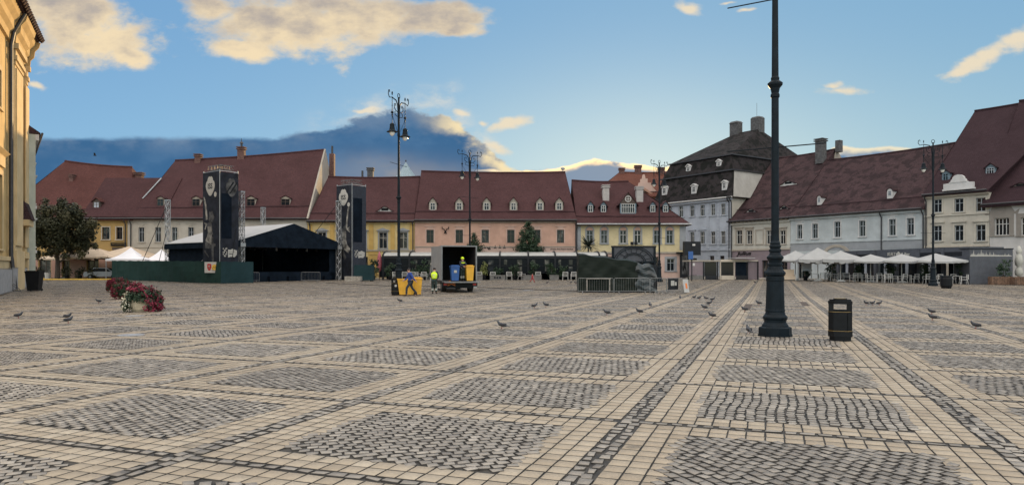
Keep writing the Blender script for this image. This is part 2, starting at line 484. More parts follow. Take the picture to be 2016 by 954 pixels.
M['yellow_plastic'] = mat('yellow plastic', (0.66, 0.36, 0.035), 0.45, 0.08, 3)
M['blue_plastic'] = mat('blue plastic', (0.022, 0.085, 0.27), 0.45, 0.1, 3)
M['truck_grey'] = mat('grey box body', (0.27, 0.28, 0.29), 0.5, 0.06, 2)
M['truck_dark'] = mat('dark box lining', (0.022, 0.020, 0.023), 0.8, 0.25, 2)
M['rubber'] = mat('rubber', (0.012, 0.012, 0.012), 0.8, 0.1)
M['red_lens'] = mat('red lamp lens', (0.45, 0.02, 0.02), 0.25, 0.05)
M['orange'] = mat('orange reflector', (0.75, 0.20, 0.03), 0.5, 0.05)
M['wood'] = mat('brown planks', (0.12, 0.07, 0.045), 0.8, 0.3, 5)
M['pallet'] = mat('grey timber', (0.32, 0.30, 0.27), 0.85, 0.25, 4)
M['stone_pot'] = mat('sandstone', (0.50, 0.42, 0.30), 0.9, 0.15, 4, 0.5, 30)
M['pave_grey'] = mat('planter concrete', (0.13, 0.128, 0.125), 0.85, 0.15, 4, 0.3, 20)
M['skin'] = mat('skin', (0.48, 0.27, 0.19), 0.6, 0.06, 8)
M['hair'] = mat('dark hair', (0.02, 0.015, 0.012), 0.7, 0.2, 20)
M['bluecloth'] = mat('royal blue jacket', (0.018, 0.055, 0.26), 0.85, 0.12, 6)
M['navy'] = mat('navy cloth', (0.020, 0.026, 0.040), 0.9, 0.2, 6)
M['workgreen'] = mat('dark green work trousers', (0.022, 0.040, 0.038), 0.9, 0.2, 6)
M['hivis'] = mat('yellow safety vest', (0.62, 0.85, 0.02), 0.7, 0.08, 8)
M['reflect'] = mat('reflective tape', (0.62, 0.63, 0.58), 0.4, 0.05)
M['redcloth'] = mat('red cloth', (0.32, 0.03, 0.035), 0.85, 0.15, 6)
M['pinkcloth'] = mat('pink cloth', (0.42, 0.12, 0.16), 0.85, 0.15, 6)
M['silver'] = mat('silver car paint', (0.35, 0.38, 0.42), 0.3, 0.05, 2, metal=0.5)
M['lampglass'] = mat('milky lamp glass', (0.75, 0.75, 0.72), 0.25, 0.03)
M['gold_line'] = mat('gold line', (0.28, 0.185, 0.06), 0.4, 0.1)
M['slate'] = mat('slate pavilion panels', (0.056, 0.062, 0.077), 0.6, 0.12, 2)
M['charcoal'] = mat('charcoal frame', (0.010, 0.012, 0.016), 0.55, 0.15, 3, spec=0.25)
M['poly'] = mat('milky roof sheet', (0.30, 0.305, 0.295), 0.35, 0.08, 1.2)
M['brick'] = mat('chimney brick', (0.11, 0.058, 0.05), 0.9, 0.3, 6, 0.4, 25, streak=0.4)
M['barrier_cloth'] = mat('grey barrier cloth', (0.27, 0.27, 0.275), 0.85, 0.12, 2, streak=0.3)
M['chim'] = mat('weathered chimney plaster', (0.075, 0.076, 0.08), 0.9, 0.25, 3, 0.4, 20, streak=0.6)
M['chim_white'] = mat('whitewashed chimney', (0.36, 0.345, 0.34), 0.9, 0.08, 3, 0.3, 20, streak=0.25)
M['emb_red'] = mat('crest red', (0.40, 0.03, 0.03), 0.7, 0.05)
M['emb_gold'] = mat('crest gold', (0.62, 0.40, 0.06), 0.7, 0.15, 6)
M['yellow_line'] = mat('yellow kerb paint', (0.66, 0.42, 0.07), 0.8, 0.15, 2)
M['spire'] = mat('weathered copper sheet', (0.20, 0.27, 0.31), 0.6, 0.15, 3)
# ------------------------------------------------------------------ the square's floor
GA = R(20.0)
GO = np.array((1.33, 7.93)); GAv = np.array((math.sin(GA), math.cos(GA))); GBv = np.array((math.cos(GA), -math.sin(GA)))
CU, CV = 3.55, 2.88
NEAR_END = 92.0

def ground_mat(name, near):
    """joint bed close by; further out the same laid pattern as tone"""
    m = bpy.data.materials.new(name); m.use_nodes = True
    nt = m.node_tree; X.nt = nt
    p = nt.nodes['Principled BSDF']; p.inputs['Roughness'].default_value = 0.7
    p.inputs['Specular IOR Level'].default_value = 0.35
    g = nt.nodes.new('ShaderNodeNewGeometry'); P = g.outputs['Position']
    if near:
        MATS[name] = m
        n = noise(nt, P, 6.0, 5)
        nt.links.new(mixc(nt, n.sm(0.3, 0.7), (0.018, 0.017, 0.0155), (0.055, 0.049, 0.042)), p.inputs['Base Color'])
        return m
    s = nt.nodes.new('ShaderNodeSeparateXYZ'); nt.links.new(P, s.inputs[0])
    x = X(s.outputs[0]) - float(GO[0]); y = X(s.outputs[1]) - float(GO[1])
    u = (x * float(GBv[0]) + y * float(GBv[1])) / CU; v = (x * float(GAv[0]) + y * float(GAv[1])) / CV
    fu = (u._n('FRACT') - 0.5).ab(); fv = (v._n('FRACT') - 0.5).ab()
    e = (fu * (CU / 1.18)).pw(9.0) + (fv * (CV / 0.97)).pw(9.0)
    patch = e.sm(1.2, 0.8)
    band = (fu.sm(0.455, 0.465)).mx(fv.sm(0.475, 0.482))
    n = noise(nt, P, 9.0, 4); big = noise(nt, P, 0.25, 4)
    beige = mixc(nt, n.sm(0.25, 0.75), (0.26, 0.232, 0.20), (0.36, 0.322, 0.275))
    grey = mixc(nt, n.sm(0.3, 0.7), (0.12, 0.12, 0.12), (0.24, 0.235, 0.23))
    c = mixc(nt, patch.mx(band * 0.8), beige, grey)
    c = mixc(nt, big.sm(0.4, 0.8) * 0.25, c, (0.16, 0.15, 0.14))
    nt.links.new(c, p.inputs['Base Color'])
    return m

def stone_mat(name, stops, rough, gloss_var):
    m = bpy.data.materials.new(name); m.use_nodes = True
    nt = m.node_tree; X.nt = nt
    p = nt.nodes['Principled BSDF']; p.inputs['Specular IOR Level'].default_value = 0.4
    a = nt.nodes.new('ShaderNodeAttribute'); a.attribute_name = 'tint'
    r = nt.nodes.new('ShaderNodeValToRGB')
    el = r.color_ramp.elements
    el[0].position = 0; el[0].color = (*stops[0][1], 1); el[1].position = 1; el[1].color = (*stops[-1][1], 1)
    for q, c in stops[1:-1]:
        k = el.new(q); k.color = (*c, 1)
    nt.links.new(a.outputs['Fac'], r.inputs[0])
    g = nt.nodes.new('ShaderNodeNewGeometry'); P = g.outputs['Position']
    n = noise(nt, P, 38.0, 5, 0.7); big = noise(nt, P, 0.55, 5, 0.6); mid = noise(nt, P, 3.5, 5, 0.65)
    c = mixc(nt, n.sm(0.3, 0.75) * 0.35, r.outputs[0], tuple(x * 0.45 for x in stops[0][1]))
    c = mixc(nt, big.sm(0.42, 0.72) * 0.32, c, tuple(x * 0.55 for x in stops[0][1]))
    c = mixc(nt, mid.sm(0.56, 0.72) * 0.3, c, (0.11, 0.098, 0.086))
    spot = noise(nt, P, 2.1, 2, 0.4)
    c = mixc(nt, spot.sm(0.70, 0.735) * 0.45, c, (0.05, 0.046, 0.042))
    nt.links.new(c, p.inputs['Base Color'])
    nt.links.new((mid * gloss_var + (rough - gloss_var * 0.5)).k, p.inputs['Roughness'])
    b = nt.nodes.new('ShaderNodeBump'); b.inputs['Strength'].default_value = 0.5; b.inputs['Distance'].default_value = 0.008
    nt.links.new(n.k, b.inputs['Height']); nt.links.new(b.outputs[0], p.inputs['Normal'])
    return m

def strip_sheet(name, xs, ys, m, dz=0.0):
    v = [(x, y, gz(y) + dz) for y in ys for x in xs]
    nx = len(xs)
    f = [(j * nx + i, j * nx + i + 1, (j + 1) * nx + i + 1, (j + 1) * nx + i) for j in range(len(ys) - 1) for i in range(nx - 1)]
    me = bpy.data.meshes.new(name); me.from_pydata(v, [], f); me.materials.append(m); me.update()
    o = bpy.data.objects.new(name, me); COL.objects.link(o)
    return tag(o, kind='structure')

strip_sheet('ground', [-900, -120, 0, 120, 900], [-400, 0, 44, 130, 400, 2500], ground_mat('far paving', False), -0.004)
def near_bed():
    ys = [2.5, 20, 44, 70, NEAR_END]
    v = []; f = []
    for y in ys: v += [(-(0.74 * y + 4), y, gz(y)), (0.74 * y + 4, y, gz(y))]
    for j in range(len(ys) - 1): f.append((2 * j, 2 * j + 1, 2 * j + 3, 2 * j + 2))
    me = bpy.data.meshes.new('joint_bed'); me.from_pydata(v, [], f); me.materials.append(ground_mat('dark joint grit', True)); me.update()
    o = bpy.data.objects.new('joint_bed', me); COL.objects.link(o); tag(o, kind='structure')
near_bed()

def in_view(x, y):
    return (y > 4.2) & (y < NEAR_END - 0.2) & (np.abs(x) < 0.735 * y + 3.2)

def stones(name, cx, cy, ang, hx, hy, z, tint, mats, jit, bev_end=17.0):
    n = len(cx)
    ux, uy = np.cos(ang), np.sin(ang)
    base = np.where(cy > 44, 0.0098 * (cy - 44), 0.0)
    sg = np.array([(-1, -1), (1, -1), (1, 1), (-1, 1)], float)
    def ring(kx, ky, zz, jj):
        out = np.empty((n, 4, 3))
        for q in range(4):
            a = sg[q, 0] * (hx - kx) + jj[:, q, 0]; b = sg[q, 1] * (hy - ky) + jj[:, q, 1]
            out[:, q, 0] = cx + a * ux - b * uy; out[:, q, 1] = cy + a * uy + b * ux
            out[:, q, 2] = base + zz + (jj[:, q, 2] if jj.shape[2] > 2 else 0)
        return out
    jj = RNG.normal(0, 1, (n, 4, 3)) * np.array([jit, jit, jit * 0.28])
    near = cy < bev_end
    V = []; FI = []; T = []; off = 0
    # near stones: bevelled blocks
    lo = ring(0, 0, 0.0, jj * np.array([1, 1, 0]))[near]; md = ring(0.001, 0.001, z * 0.6, jj)[near]
    tp = ring(0.003, 0.003, z, jj)[near]
    k = kn = len(lo)
    v = np.concatenate([lo, md, tp], 1).reshape(-1, 3)
    i0 = np.arange(k)[:, None] * 12
    fs = [i0 + np.array([8, 9, 10, 11])]
    for r_ in (0, 4):
        for q in range(4):
            q2 = (q + 1) % 4
            fs.append(i0 + np.array([r_ + q, r_ + q2, r_ + 4 + q2, r_ + 4 + q]))
    V.append(v); FI.append(np.concatenate(fs, 0)); T.append(np.tile(tint[near], 9)); off += len(v)
    tp = ring(0.004, 0.004, z, jj)[~near]; k = len(tp)
    V.append(tp.reshape(-1, 3)); FI.append(np.arange(k)[:, None] * 4 + np.array([0, 1, 2, 3]) + off); T.append(tint[~near])
    V = np.concatenate(V); FI = np.concatenate(FI).astype(np.int32); T = np.concatenate(T)
    me = bpy.data.meshes.new(name)
    me.vertices.add(len(V)); me.vertices.foreach_set('co', V.ravel().astype(np.float32))
    me.loops.add(FI.size); me.loops.foreach_set('vertex_index', FI.ravel())
    me.polygons.add(len(FI)); me.polygons.foreach_set('loop_start', np.arange(0, FI.size, 4, dtype=np.int32))
    me.polygons.foreach_set('loop_total', np.full(len(FI), 4, dtype=np.int32))
    at_ = me.attributes.new('tint', 'FLOAT', 'FACE'); at_.data.foreach_set('value', T.astype(np.float32))
    me.materials.append(mats); me.materials.append(MATS.get('grit') or ground_mat('grit', True))
    mi = np.zeros(len(FI), dtype=np.int32); mi[kn:kn * 9] = 1; me.polygons.foreach_set('material_index', mi)
    me.update(calc_edges=True); me.validate()
    o = bpy.data.objects.new(name, me); COL.objects.link(o)
    return tag(o, kind='structure')

def superell(du, dv, k=1.0): return (np.abs(du) / (1.18 * k)) ** 9 + (np.abs(dv) / (0.97 * k)) ** 9
def uv2xy(u, v): return GO[0] + u * GBv[0] + v * GAv[0], GO[1] + u * GBv[1] + v * GAv[1]

def pave():
    cob = [[], [], [], [], [], []]; pav = [[], [], [], [], [], []]
    def push(st, u, v, a, hx, hy, t):
        x, y = uv2xy(u, v); k = in_view(x, y)
        if not k.any(): return
        for arr, q in zip(st, (x, y, np.broadcast_to(a, u.shape), np.broadcast_to(hx, u.shape), np.broadcast_to(hy, u.shape), t)):
            arr.append(q[k])
    gang = -GA
    nu, nv = 18, 14
    pu = (np.arange(nu) + 0.5) * (CU - 0.25) / nu + 0.125
    pv = (np.arange(nv) + 0.5) * (CV - 0.15) / nv + 0.075
    PU, PV = np.meshgrid(pu, pv); PU = PU.ravel(); PV = PV.ravel()
    keep = superell(PU - CU / 2, PV - CV / 2, 0.97) > 1
    PU, PV = PU[keep], PV[keep]
    sv = np.arange(0, CV, 0.16); su = np.arange(0, CU, 0.165)
    for i in range(-40, 26):
        for j in range(-10, 42):
            mx_, my_ = uv2xy((i + .5) * CU, (j + .5) * CV)
            if my_ < 0 or my_ > NEAR_END + 3 or abs(mx_) > 0.74 * my_ + 7: continue
            u0, v0 = i * CU, j * CV
            celltone = RNG.normal(0, 0.10)
            warm = np.clip(0.5 - mx_ * 0.004 / 1.0, 0.3, 0.7)
            push(pav, u0 + PU, v0 + PV, gang, (CU - .25) / nu / 2 - 0.0058, (CV - .15) / nv / 2 - 0.0054,
                 np.clip(0.5 + celltone * 0.6 + RNG.normal(0, 0.17, len(PU)), 0, 1))
            # twin row of setts along the long joints, single row across
            for du in (-0.060, 0.060):
                w = sv + RNG.uniform(0, 0.1)
                push(cob, np.full(len(w), u0 + du) + RNG.normal(0, .012, len(w)), v0 + w, gang + RNG.normal(0, .07, len(w)), 0.048 + RNG.normal(0, .007, len(w)), 0.062 + RNG.normal(0, .008, len(w)),
                     np.clip(0.5 + RNG.normal(0, 0.26, len(w)), 0, 1))
            push(cob, u0 + 0.17 + su[:-2], np.full(len(su) - 2, v0) + RNG.normal(0, .008, len(su) - 2), gang + RNG.normal(0, .06, len(su) - 2), 0.062 + RNG.normal(0, .008, len(su) - 2), 0.040 + RNG.normal(0, .005, len(su) - 2),
                 np.clip(0.42 + RNG.normal(0, 0.22, len(su) - 2), 0, 1))
            # the field of small setts
            th = RNG.choice([R(45), R(45), R(-45), R(38), R(62), R(90), R(0)]) + RNG.normal(0, .05)
            if (i, j) in ((-3, 0), (-3, 1)): th = R(12)
            if (i, j) == (-1, -1): th = R(40)
            if (i, j) == (0, -1): th = R(-45)
            if i >= 0 and abs(th) < 0.2: th = R(45)
            big = RNG.uniform() < 0.15 or (i, j) in ((-3, 0), (-3, 1))
            a_, b_ = (0.165, 0.115) if big else (0.128, 0.110)
            gx, gy = np.meshgrid(np.arange(-1.8, 1.8, a_), np.arange(-1.8, 1.8, b_))
            row = np.round((gy + 1.8) / b_).astype(int)
            gx = gx + (row % 2) * a_ * (0.0 if big else 0.5)
            gx = gx.ravel(); gy = gy.ravel() + (0.012 * np.sin(gx * 5 + RNG.uniform(0, 6)))
            gx = gx + RNG.normal(0, .006, gx.shape)
            du = gx * math.cos(th) - gy * math.sin(th); dv = gx * math.sin(th) + gy * math.cos(th)
            k = superell(du, dv) < 1
            du, dv = du[k], dv[k]
            push(cob, u0 + CU / 2 + du, v0 + CV / 2 + dv, gang + th + RNG.normal(0, .06, len(du)), a_ / 2 - 0.0098, b_ / 2 - 0.0090,
                 np.clip(0.5 + celltone + RNG.normal(0, 0.23, len(du)), 0, 1))
    c = [np.concatenate(q) for q in cob]; q = [np.concatenate(w) for w in pav]
    stones('sett_paving', c[0], c[1], c[2], c[3], c[4], 0.013, c[5],
           stone_mat('grey setts', [(0, (0.19, 0.168, 0.145)), (0.35, (0.265, 0.238, 0.206)), (0.7, (0.325, 0.292, 0.25)), (1, (0.41, 0.368, 0.315))], 0.55, 0.4), 0.007)
    stones('slab_paving', q[0], q[1], q[2], q[3], q[4], 0.009, q[5],
           stone_mat('beige slabs', [(0, (0.305, 0.25, 0.185)), (0.5, (0.385, 0.322, 0.242)), (1, (0.45, 0.39, 0.305))], 0.68, 0.25), 0.0022)
pave()

# asphalt lane and yellow kerb beyond the square's left corner
def lane():
    v = [(-95, 87.6, gz(87.6) + .004), (-40, 87.6, gz(87.6) + .004), (-36, 96.5, gz(96.5) + .004), (-95, 96.5, gz(96.5) + .004)]
    me = bpy.data.meshes.new('road'); me.from_pydata(v, [], [(0, 1, 2, 3)])
    me.materials.append(mat('asphalt', (0.10, 0.10, 0.105), 0.85, 0.15, 1.0, 0.3, 30)); me.update()
    o = bpy.data.objects.new('road', me); COL.objects.link(o); tag(o, kind='structure')
    b = MB(); b.box(-66, -41.5, 86.9, 87.5, gz(87) - .05, gz(87) + 0.14)
    o = b.build('kerb', M['yellow_line']); tag(o, kind='structure')
lane()

M['cover'] = mat('worn steel cover', (.30, .30, .31), .4, .15, 9, .3, 40, metal=.4)
M['grate'] = mat('rusty drain grate', (.085, .065, .055), .75, .25, 9, .3, 40)
for lb, px, py, r_ in (('round steel cover in the patch of setts just below the near flower tub', 265, 622, .34), ('round steel cover on setts between near flower tub and left foreground', 258, 660, .33), ('round steel cover right of the middle pigeon', 1040, 571, .45)):
    b = MB(); b.lathe([(r_, 0), (r_, .014), (r_ * .92, .016), (r_ * .90, .012)], (0, 0, .008), 20); o = b.build('manhole_cover', M['cover']); o.location = ground(px, py); tag(o, lb, 'manhole cover')
for lb, px, py, L in (('narrow rusty drain grate in the paving band left of the foreground lamp', 1472, 604, 5.0), ('narrow rusty drain grate in the paving band right of the foreground lamp', 1584, 598, 4.0)):
    p = ground(px, py); b = MB(); b.box(-.16, .16, -L / 2, L / 2, .008, .022)
    for k in range(int(L / .25)): b.box(-.13, .13, -L / 2 + k * .25 + .04, -L / 2 + k * .25 + .2, .0225, .026)
    o = b.build('drain_grate', M['grate']); o.location = p; o.rotation_euler = (0, 0, -GA); tag(o, lb, 'drain')
# ------------------------------------------------------------------ buildings
class Bldg:
    """a building in its own frame: s along the front, d into the depth, z up from its own base"""
    def __init__(b, name, label, cat, ox, oy, ang, group=None):
        b.ox, b.oy, b.a = ox, oy, R(ang)
        b.zb = gz(oy) - 0.05
        b.root = thing(name, label, cat, (ox, oy, b.zb), b.a, group)
        b.holes = []
        b.wins = []
    def pt(b, px, py, d=0.0):
        k = (px - CX) / F; c, s_ = math.cos(b.a), math.sin(b.a)
        s = (k * b.oy + k * d * c + d * s_ - b.ox) / (c - k * s_)
        Y = b.oy + s * s_ + d * c
        return s, EYE + (HY - py) / F * Y - b.zb
    def on_roof(b, px, py, ze, d0, tanp):
        def g(d):
            s, z = b.pt(px, py, d); return z - ze - (d - d0) * tanp
        g0, g1 = g(0.0), g(5.0)
        d = -g0 * 5 / (g1 - g0)
        s, z = b.pt(px, py, d)
        return s, d, z
    def window(b, px0, py0, px1, py1, frame='white', sur=None, pane='glass', hood=None, sill=True, rec=0.18, bars=(1, 1), sw=0.16, shape=None, hoodmat=None):
        s0, za = b.pt(px0, py1); s1, _ = b.pt(px1, py1)
        _, z1a = b.pt((px0 + px1) / 2, py0); _, z0a = b.pt((px0 + px1) / 2, py1)
        b.wins.append(dict(s0=s0, s1=s1, z0=z0a, z1=z1a, frame=frame, sur=sur, pane=pane, hood=hood, sill=sill, rec=rec, bars=bars, sw=sw, shape=shape, hoodmat=hoodmat))
    def window_l(b, s0, s1, z0, z1, **kw):
        d = dict(s0=s0, s1=s1, z0=z0, z1=z1, frame='white', sur=None, pane='glass', hood=None, sill=True, rec=0.18, bars=(1, 1), sw=0.16, shape=None, hoodmat=None)
        d.update(kw); b.wins.append(d)
    def front(b, mb, s0, s1, z0, z1, d=0.0):
        hs = [w for w in b.wins if w['s1'] > s0 and w['s0'] < s1 and w['z1'] > z0 and w['z0'] < z1]
        S = sorted({s0, s1} | {min(max(q, s0), s1) for w in hs for q in (w['s0'], w['s1'])})
        Z = sorted({z0, z1} | {min(max(q, z0), z1) for w in hs for q in (w['z0'], w['z1'])})
        for i in range(len(S) - 1):
            for j in range(len(Z) - 1):
                cs, cz = (S[i] + S[i + 1]) / 2, (Z[j] + Z[j + 1]) / 2
                if any(w['s0'] < cs < w['s1'] and w['z0'] < cz < w['z1'] for w in hs): continue
                mb.poly([(S[i], d, Z[j]), (S[i + 1], d, Z[j]), (S[i + 1], d, Z[j + 1]), (S[i], d, Z[j + 1])])
        for w in hs:
            r = w['rec'] + 0.08
            a, c_, e, f = w['s0'], w['s1'], max(w['z0'], z0), min(w['z1'], z1)
            mb.poly([(a, d, e), (a, d, f), (a, d + r, f), (a, d + r, e)])
            mb.poly([(c_, d, e), (c_, d + r, e), (c_, d + r, f), (c_, d, f)])
            if w['z0'] >= z0: mb.poly([(a, d, e), (a, d + r, e), (c_, d + r, e), (c_, d, e)])
            if w['z1'] <= z1: mb.poly([(a, d, f), (c_, d, f), (c_, d + r, f), (a, d + r, f)])
    def body(b, s0, s1, z1, D, m, z0=0.0, name='wall', gable=None, top=True):
        """front with its window openings, plain sides and back"""
        mb = MB(); s0 += 0.01; s1 -= 0.01
        b.front(mb, s0, s1, z0, z1)
        mb.poly([(s0, 0, z0), (s0, 0, z1), (s0, D, z1), (s0, D, z0)])
        mb.poly([(s1, 0, z0), (s1, D, z0), (s1, D, z1), (s1, 0, z1)])
        mb.poly([(s0, D, z0), (s0, D, z1), (s1, D, z1), (s1, D, z0)])
        if top: mb.poly([(s0, 0.02, z1), (s1, 0.02, z1), (s1, D, z1), (s0, D, z1)])
        # a dark floor-to-ceiling screen behind the openings
        mb.poly([(s0 + .02, 0.6, z0), (s1 - .02, 0.6, z0), (s1 - .02, 0.6, z1), (s0 + .02, 0.6, z1)])
        return mb.build(name, M[m], b.root)
    def make_windows(b):
        wr = random.Random(int(b.ox * 10))
        for w in b.wins:
            if w.get('done'): continue
            if w['pane'] == 'glass' and wr.random() < .4: w['pane'] = 'curtain'
            w['done'] = True
            if w['shape'] == 'void': continue
            s0, s1, z0, z1, r = w['s0'], w['s1'], w['z0'], w['z1'], w['rec']
            W, H = s1 - s0, z1 - z0
            f = MB(); t = 0.075
            f.box(s0, s0 + t, r - .03, r + .05, z0, z1); f.box(s1 - t, s1, r - .03, r + .05, z0, z1)
            f.box(s0 + t, s1 - t, r - .03, r + .05, z1 - t, z1); f.box(s0 + t, s1 - t, r - .03, r + .05, z0, z0 + t)
            nv, nh = w['bars']
            for i in range(nv):
                c = s0 + W * (i + 1) / (nv + 1)
                f.box(c - .04, c + .04, r - .02, r + .045, z0 + t, z1 - t)
            hz = [0.66] if nh == 1 else [(k + 1) / (nh + 1) for k in range(nh)]
            edges = [s0 + t] + [s0 + W * (i + 1) / (nv + 1) for i in range(nv)] + [s1 - t]
            for q in hz:
                for i in range(len(edges) - 1):
                    e0 = edges[i] + (0.04 if i else 0); e1 = edges[i + 1] - (0.04 if i < len(edges) - 2 else 0)
                    f.box(e0, e1, r - .015, r + .04, z0 + H * q - .03, z0 + H * q + .03)
            o = f.build('window', M[w['frame']], b.root)
            p = MB(); p.box(s0 + .01, s1 - .01, r + .015, r + .03, z0 + .01, z1 - .01)
            p.build('pane', M[w['pane']], o)
            if w['sur']:
                k = w['sw']; q = MB()
                q.box(s0 - k, s0, -.05, .02, z0, z1); q.box(s1, s1 + k, -.05, .02, z0, z1)
                if w['shape'] == 'arch':
                    n = 12; c = (s0 + s1) / 2; ro = W / 2 + k; ri = W / 2
                    for i in range(n):
                        a0, a1 = math.pi * i / n, math.pi * (i + 1) / n
                        pts = [(c + ri * math.cos(a0), -.05, z1 + ri * math.sin(a0)), (c + ro * math.cos(a0), -.05, z1 + ro * math.sin(a0)),
                               (c + ro * math.cos(a1), -.05, z1 + ro * math.sin(a1)), (c + ri * math.cos(a1), -.05, z1 + ri * math.sin(a1))]
                        q.prism(pts, (0, .052, 0))
                else:
                    q.box(s0 - k, s1 + k, -.05, .02, z1, z1 + k)
                q.build('surround', M[w['sur']], o)
                if w['shape'] == 'arch':
                    n = 10; c = (s0 + s1) / 2; ri = W / 2
                    pts = [(c + ri * math.cos(math.pi * i / n), -.012, z1 + ri * math.sin(math.pi * i / n)) for i in range(n + 1)]
                    l = MB(); l.prism(pts, (0, .02, 0)); l.build('lunette', M['pink'], o)
            hm = M[w['hoodmat'] or w['sur'] or 'white_wall']
            if w['sill']:
                q = MB(); k = w['sw'] if w['sur'] else 0.06
                q.box(s0 - k - .05, s1 + k + .05, -.14, .02, z0 - .12, z0); q.build('sill', hm, o)
            k = w['sw'] if w['sur'] else 0.1
            if w['hood'] == 'flat':
                q = MB(); zt = z1 + k + 0.12
                q.box(s0 - k - .12, s1 + k + .12, -.20, .02, zt, zt + .12); q.box(s0 - k, s1 + k, -.09, .02, zt - .10, zt)
                q.build('hood', hm, o)
            elif w['hood'] == 'gable':
                q = MB(); zt = z1 + k + 0.05
                q.box(s0 - k - .18, s1 + k + .18, -.20, .02, zt, zt + .10)
                h = (W + 2 * k) * 0.24
                q.prism([(s0 - k - .18, -.18, zt + .10), (s1 + k + .18, -.18, zt + .10), ((s0 + s1) / 2, -.18, zt + .1 + h)], (0, .2, 0))
                q.build('hood', hm, o)
            elif w['hood'] == 'line':
                q = MB(); zt = z1 + 0.42
                q.box(s0 - .28, s1 + .28, -.10, .02, zt, zt + .09); q.box(s0 + .1, s1 - .1, -.05, .02, zt - .22, zt - .05)
                q.build('hood', hm, o)
    def gable_roof(b, s0, s1, ze, D, rl, rr, m, over=0.55, th=0.16, D2=None, name='roof', so=0.0):
        """eaves at height ze; ridge from rl=(s,z) to rr=(s,z) at depth D; D2 total depth"""
        D2 = D2 or 2 * D
        mb = MB(); zb = ze - 0.0
        pitch = (min(rl[1], rr[1]) - ze) / D
        z_e = ze - over * pitch * 0.55
        A = (s0 - so, -over, z_e); B_ = (s1 + so, -over, z_e); L = (rl[0], D, rl[1]); Rr = (rr[0], D, rr[1])
        Cb = (s1 + so, D2 + over, z_e); Db = (s0 - so, D2 + over, z_e)
        dn = lambda p: (p[0], p[1], p[2] - th)
        n = max(6, int((s1 - s0) / 1.6)); m_ = 6; rg = random.Random(int(abs(s1 * 97 + ze * 31)))
        def bow(u, w): return -.16 * math.sin(math.pi * u) * w - .10 * math.sin(math.pi * w) + (rg.uniform(-.03, .03) if 0 < u < 1 and 0 < w < 1 else 0)
        G = []
        for j in range(m_ + 1):
            w = j / m_
            for i in range(n + 1):
                u = i / n; P = Vector(A).lerp(Vector(B_), u).lerp(Vector(L).lerp(Vector(Rr), u), w); P.z += bow(u, w); G.append(tuple(P))
        mb.add(G, [(j * (n + 1) + i, j * (n + 1) + i + 1, (j + 1) * (n + 1) + i + 1, (j + 1) * (n + 1) + i) for j in range(m_) for i in range(n)])
        rid = G[m_ * (n + 1):]
        for i in range(n): mb.poly([tuple(Vector(Db).lerp(Vector(Cb), (i + 1) / n)), tuple(Vector(Db).lerp(Vector(Cb), i / n)), rid[i], rid[i + 1]])
        mb.poly([B_, Cb, Rr]); mb.poly([Db, A, L])
        mb.poly([dn(A), dn(B_), B_, A]); mb.poly([dn(B_), dn(Cb), Cb, B_]); mb.poly([dn(Cb), dn(Db), Db, Cb]); mb.poly([dn(Db), dn(A), A, Db])
        mb.poly([dn(A), dn(Db), dn(Cb), dn(B_)])
        o = mb.build(name, M[m], b.root)
        rt = MB(); rt.tube([(p_[0], p_[1], p_[2] + .03) for p_ in rid], 0.14, 6); rt.build('ridge', M[m], o)
        if D > 5 and s1 - s0 > 10:
            sr_ = MB(); sr_.tube([(x, y - .05, z + .09) for x, y, z in G[n + 1:2 * n + 2]], .045, 5); sr_.build('snow_rail', M['tile_dark'], o)
        return o
    def gutter(b, s0, s1, z, over=0.55, m='gutter', pipes=()):
        g = MB(); g.tube([(s0, -over - .08, z), (s1, -over - .08, z)], 0.10, 8)
        o = g.build('gutter', M[m], b.root)
        for (s, zt, z0) in pipes:
            q = MB(); q.tube([(s, -over - .05, z), (s, -over + .1, z - .35), (s, -0.12, z - .75), (s, -0.12, z0)], 0.085, 6)
            q.build('downpipe', M[m], o)
    def chimney(b, px0, px1, ytop, d, m='brick', drop=3.0, dep=0.8, cap=True, cowl=False):
        s0, zt = b.pt(px0, ytop, d); s1, _ = b.pt(px1, ytop, d)
        c = MB(); c.box(s0, s1, d - dep / 2, d + dep / 2, zt - drop, zt)
        o = c.build('chimney', M[m], b.root)
        if cap:
            k = MB(); e = (s1 - s0) * .1 + .04
            k.box(s0 - e, s1 + e, d - dep / 2 - e, d + dep / 2 + e, zt - .28, zt - .14); k.box(s0 - e, s1 + e, d - dep / 2 - e, d + dep / 2 + e, zt, zt + .12)
            k.build('cap', M[m], o)
        if cowl:
            k = MB(); c_ = (s0 + s1) / 2
            k.lathe([(.16, 0), (.16, .5), (.32, .55), (.06, .85), (.03, 1.3)], (c_, d, zt + .12), 8); k.build('cowl', M['gutter'], o)
        return o
    def dormer(b, px, pyb, wpx, hpx, ze, d0, tanp, wall='cream_paint', roof='tile_wine', frame='cream_paint', kind='gable', rise=0.55, win=0.66, pane='glass', bars=(1, 1), eave=0.16, grow=0.0):
        s, d, z = b.on_roof(px, pyb, ze, d0, tanp)
        sa, _ = b.pt(px - wpx / 2, pyb, d); sb, _ = b.pt(px + wpx / 2, pyb, d)
        _, zt = b.pt(px, pyb - hpx, d)
        W = sb - sa; H = zt - z
        root = MB(); df = d - grow
        D = (H + W * rise) / tanp + grow + .25
        zg = zt + W * rise if kind == 'gable' else zt
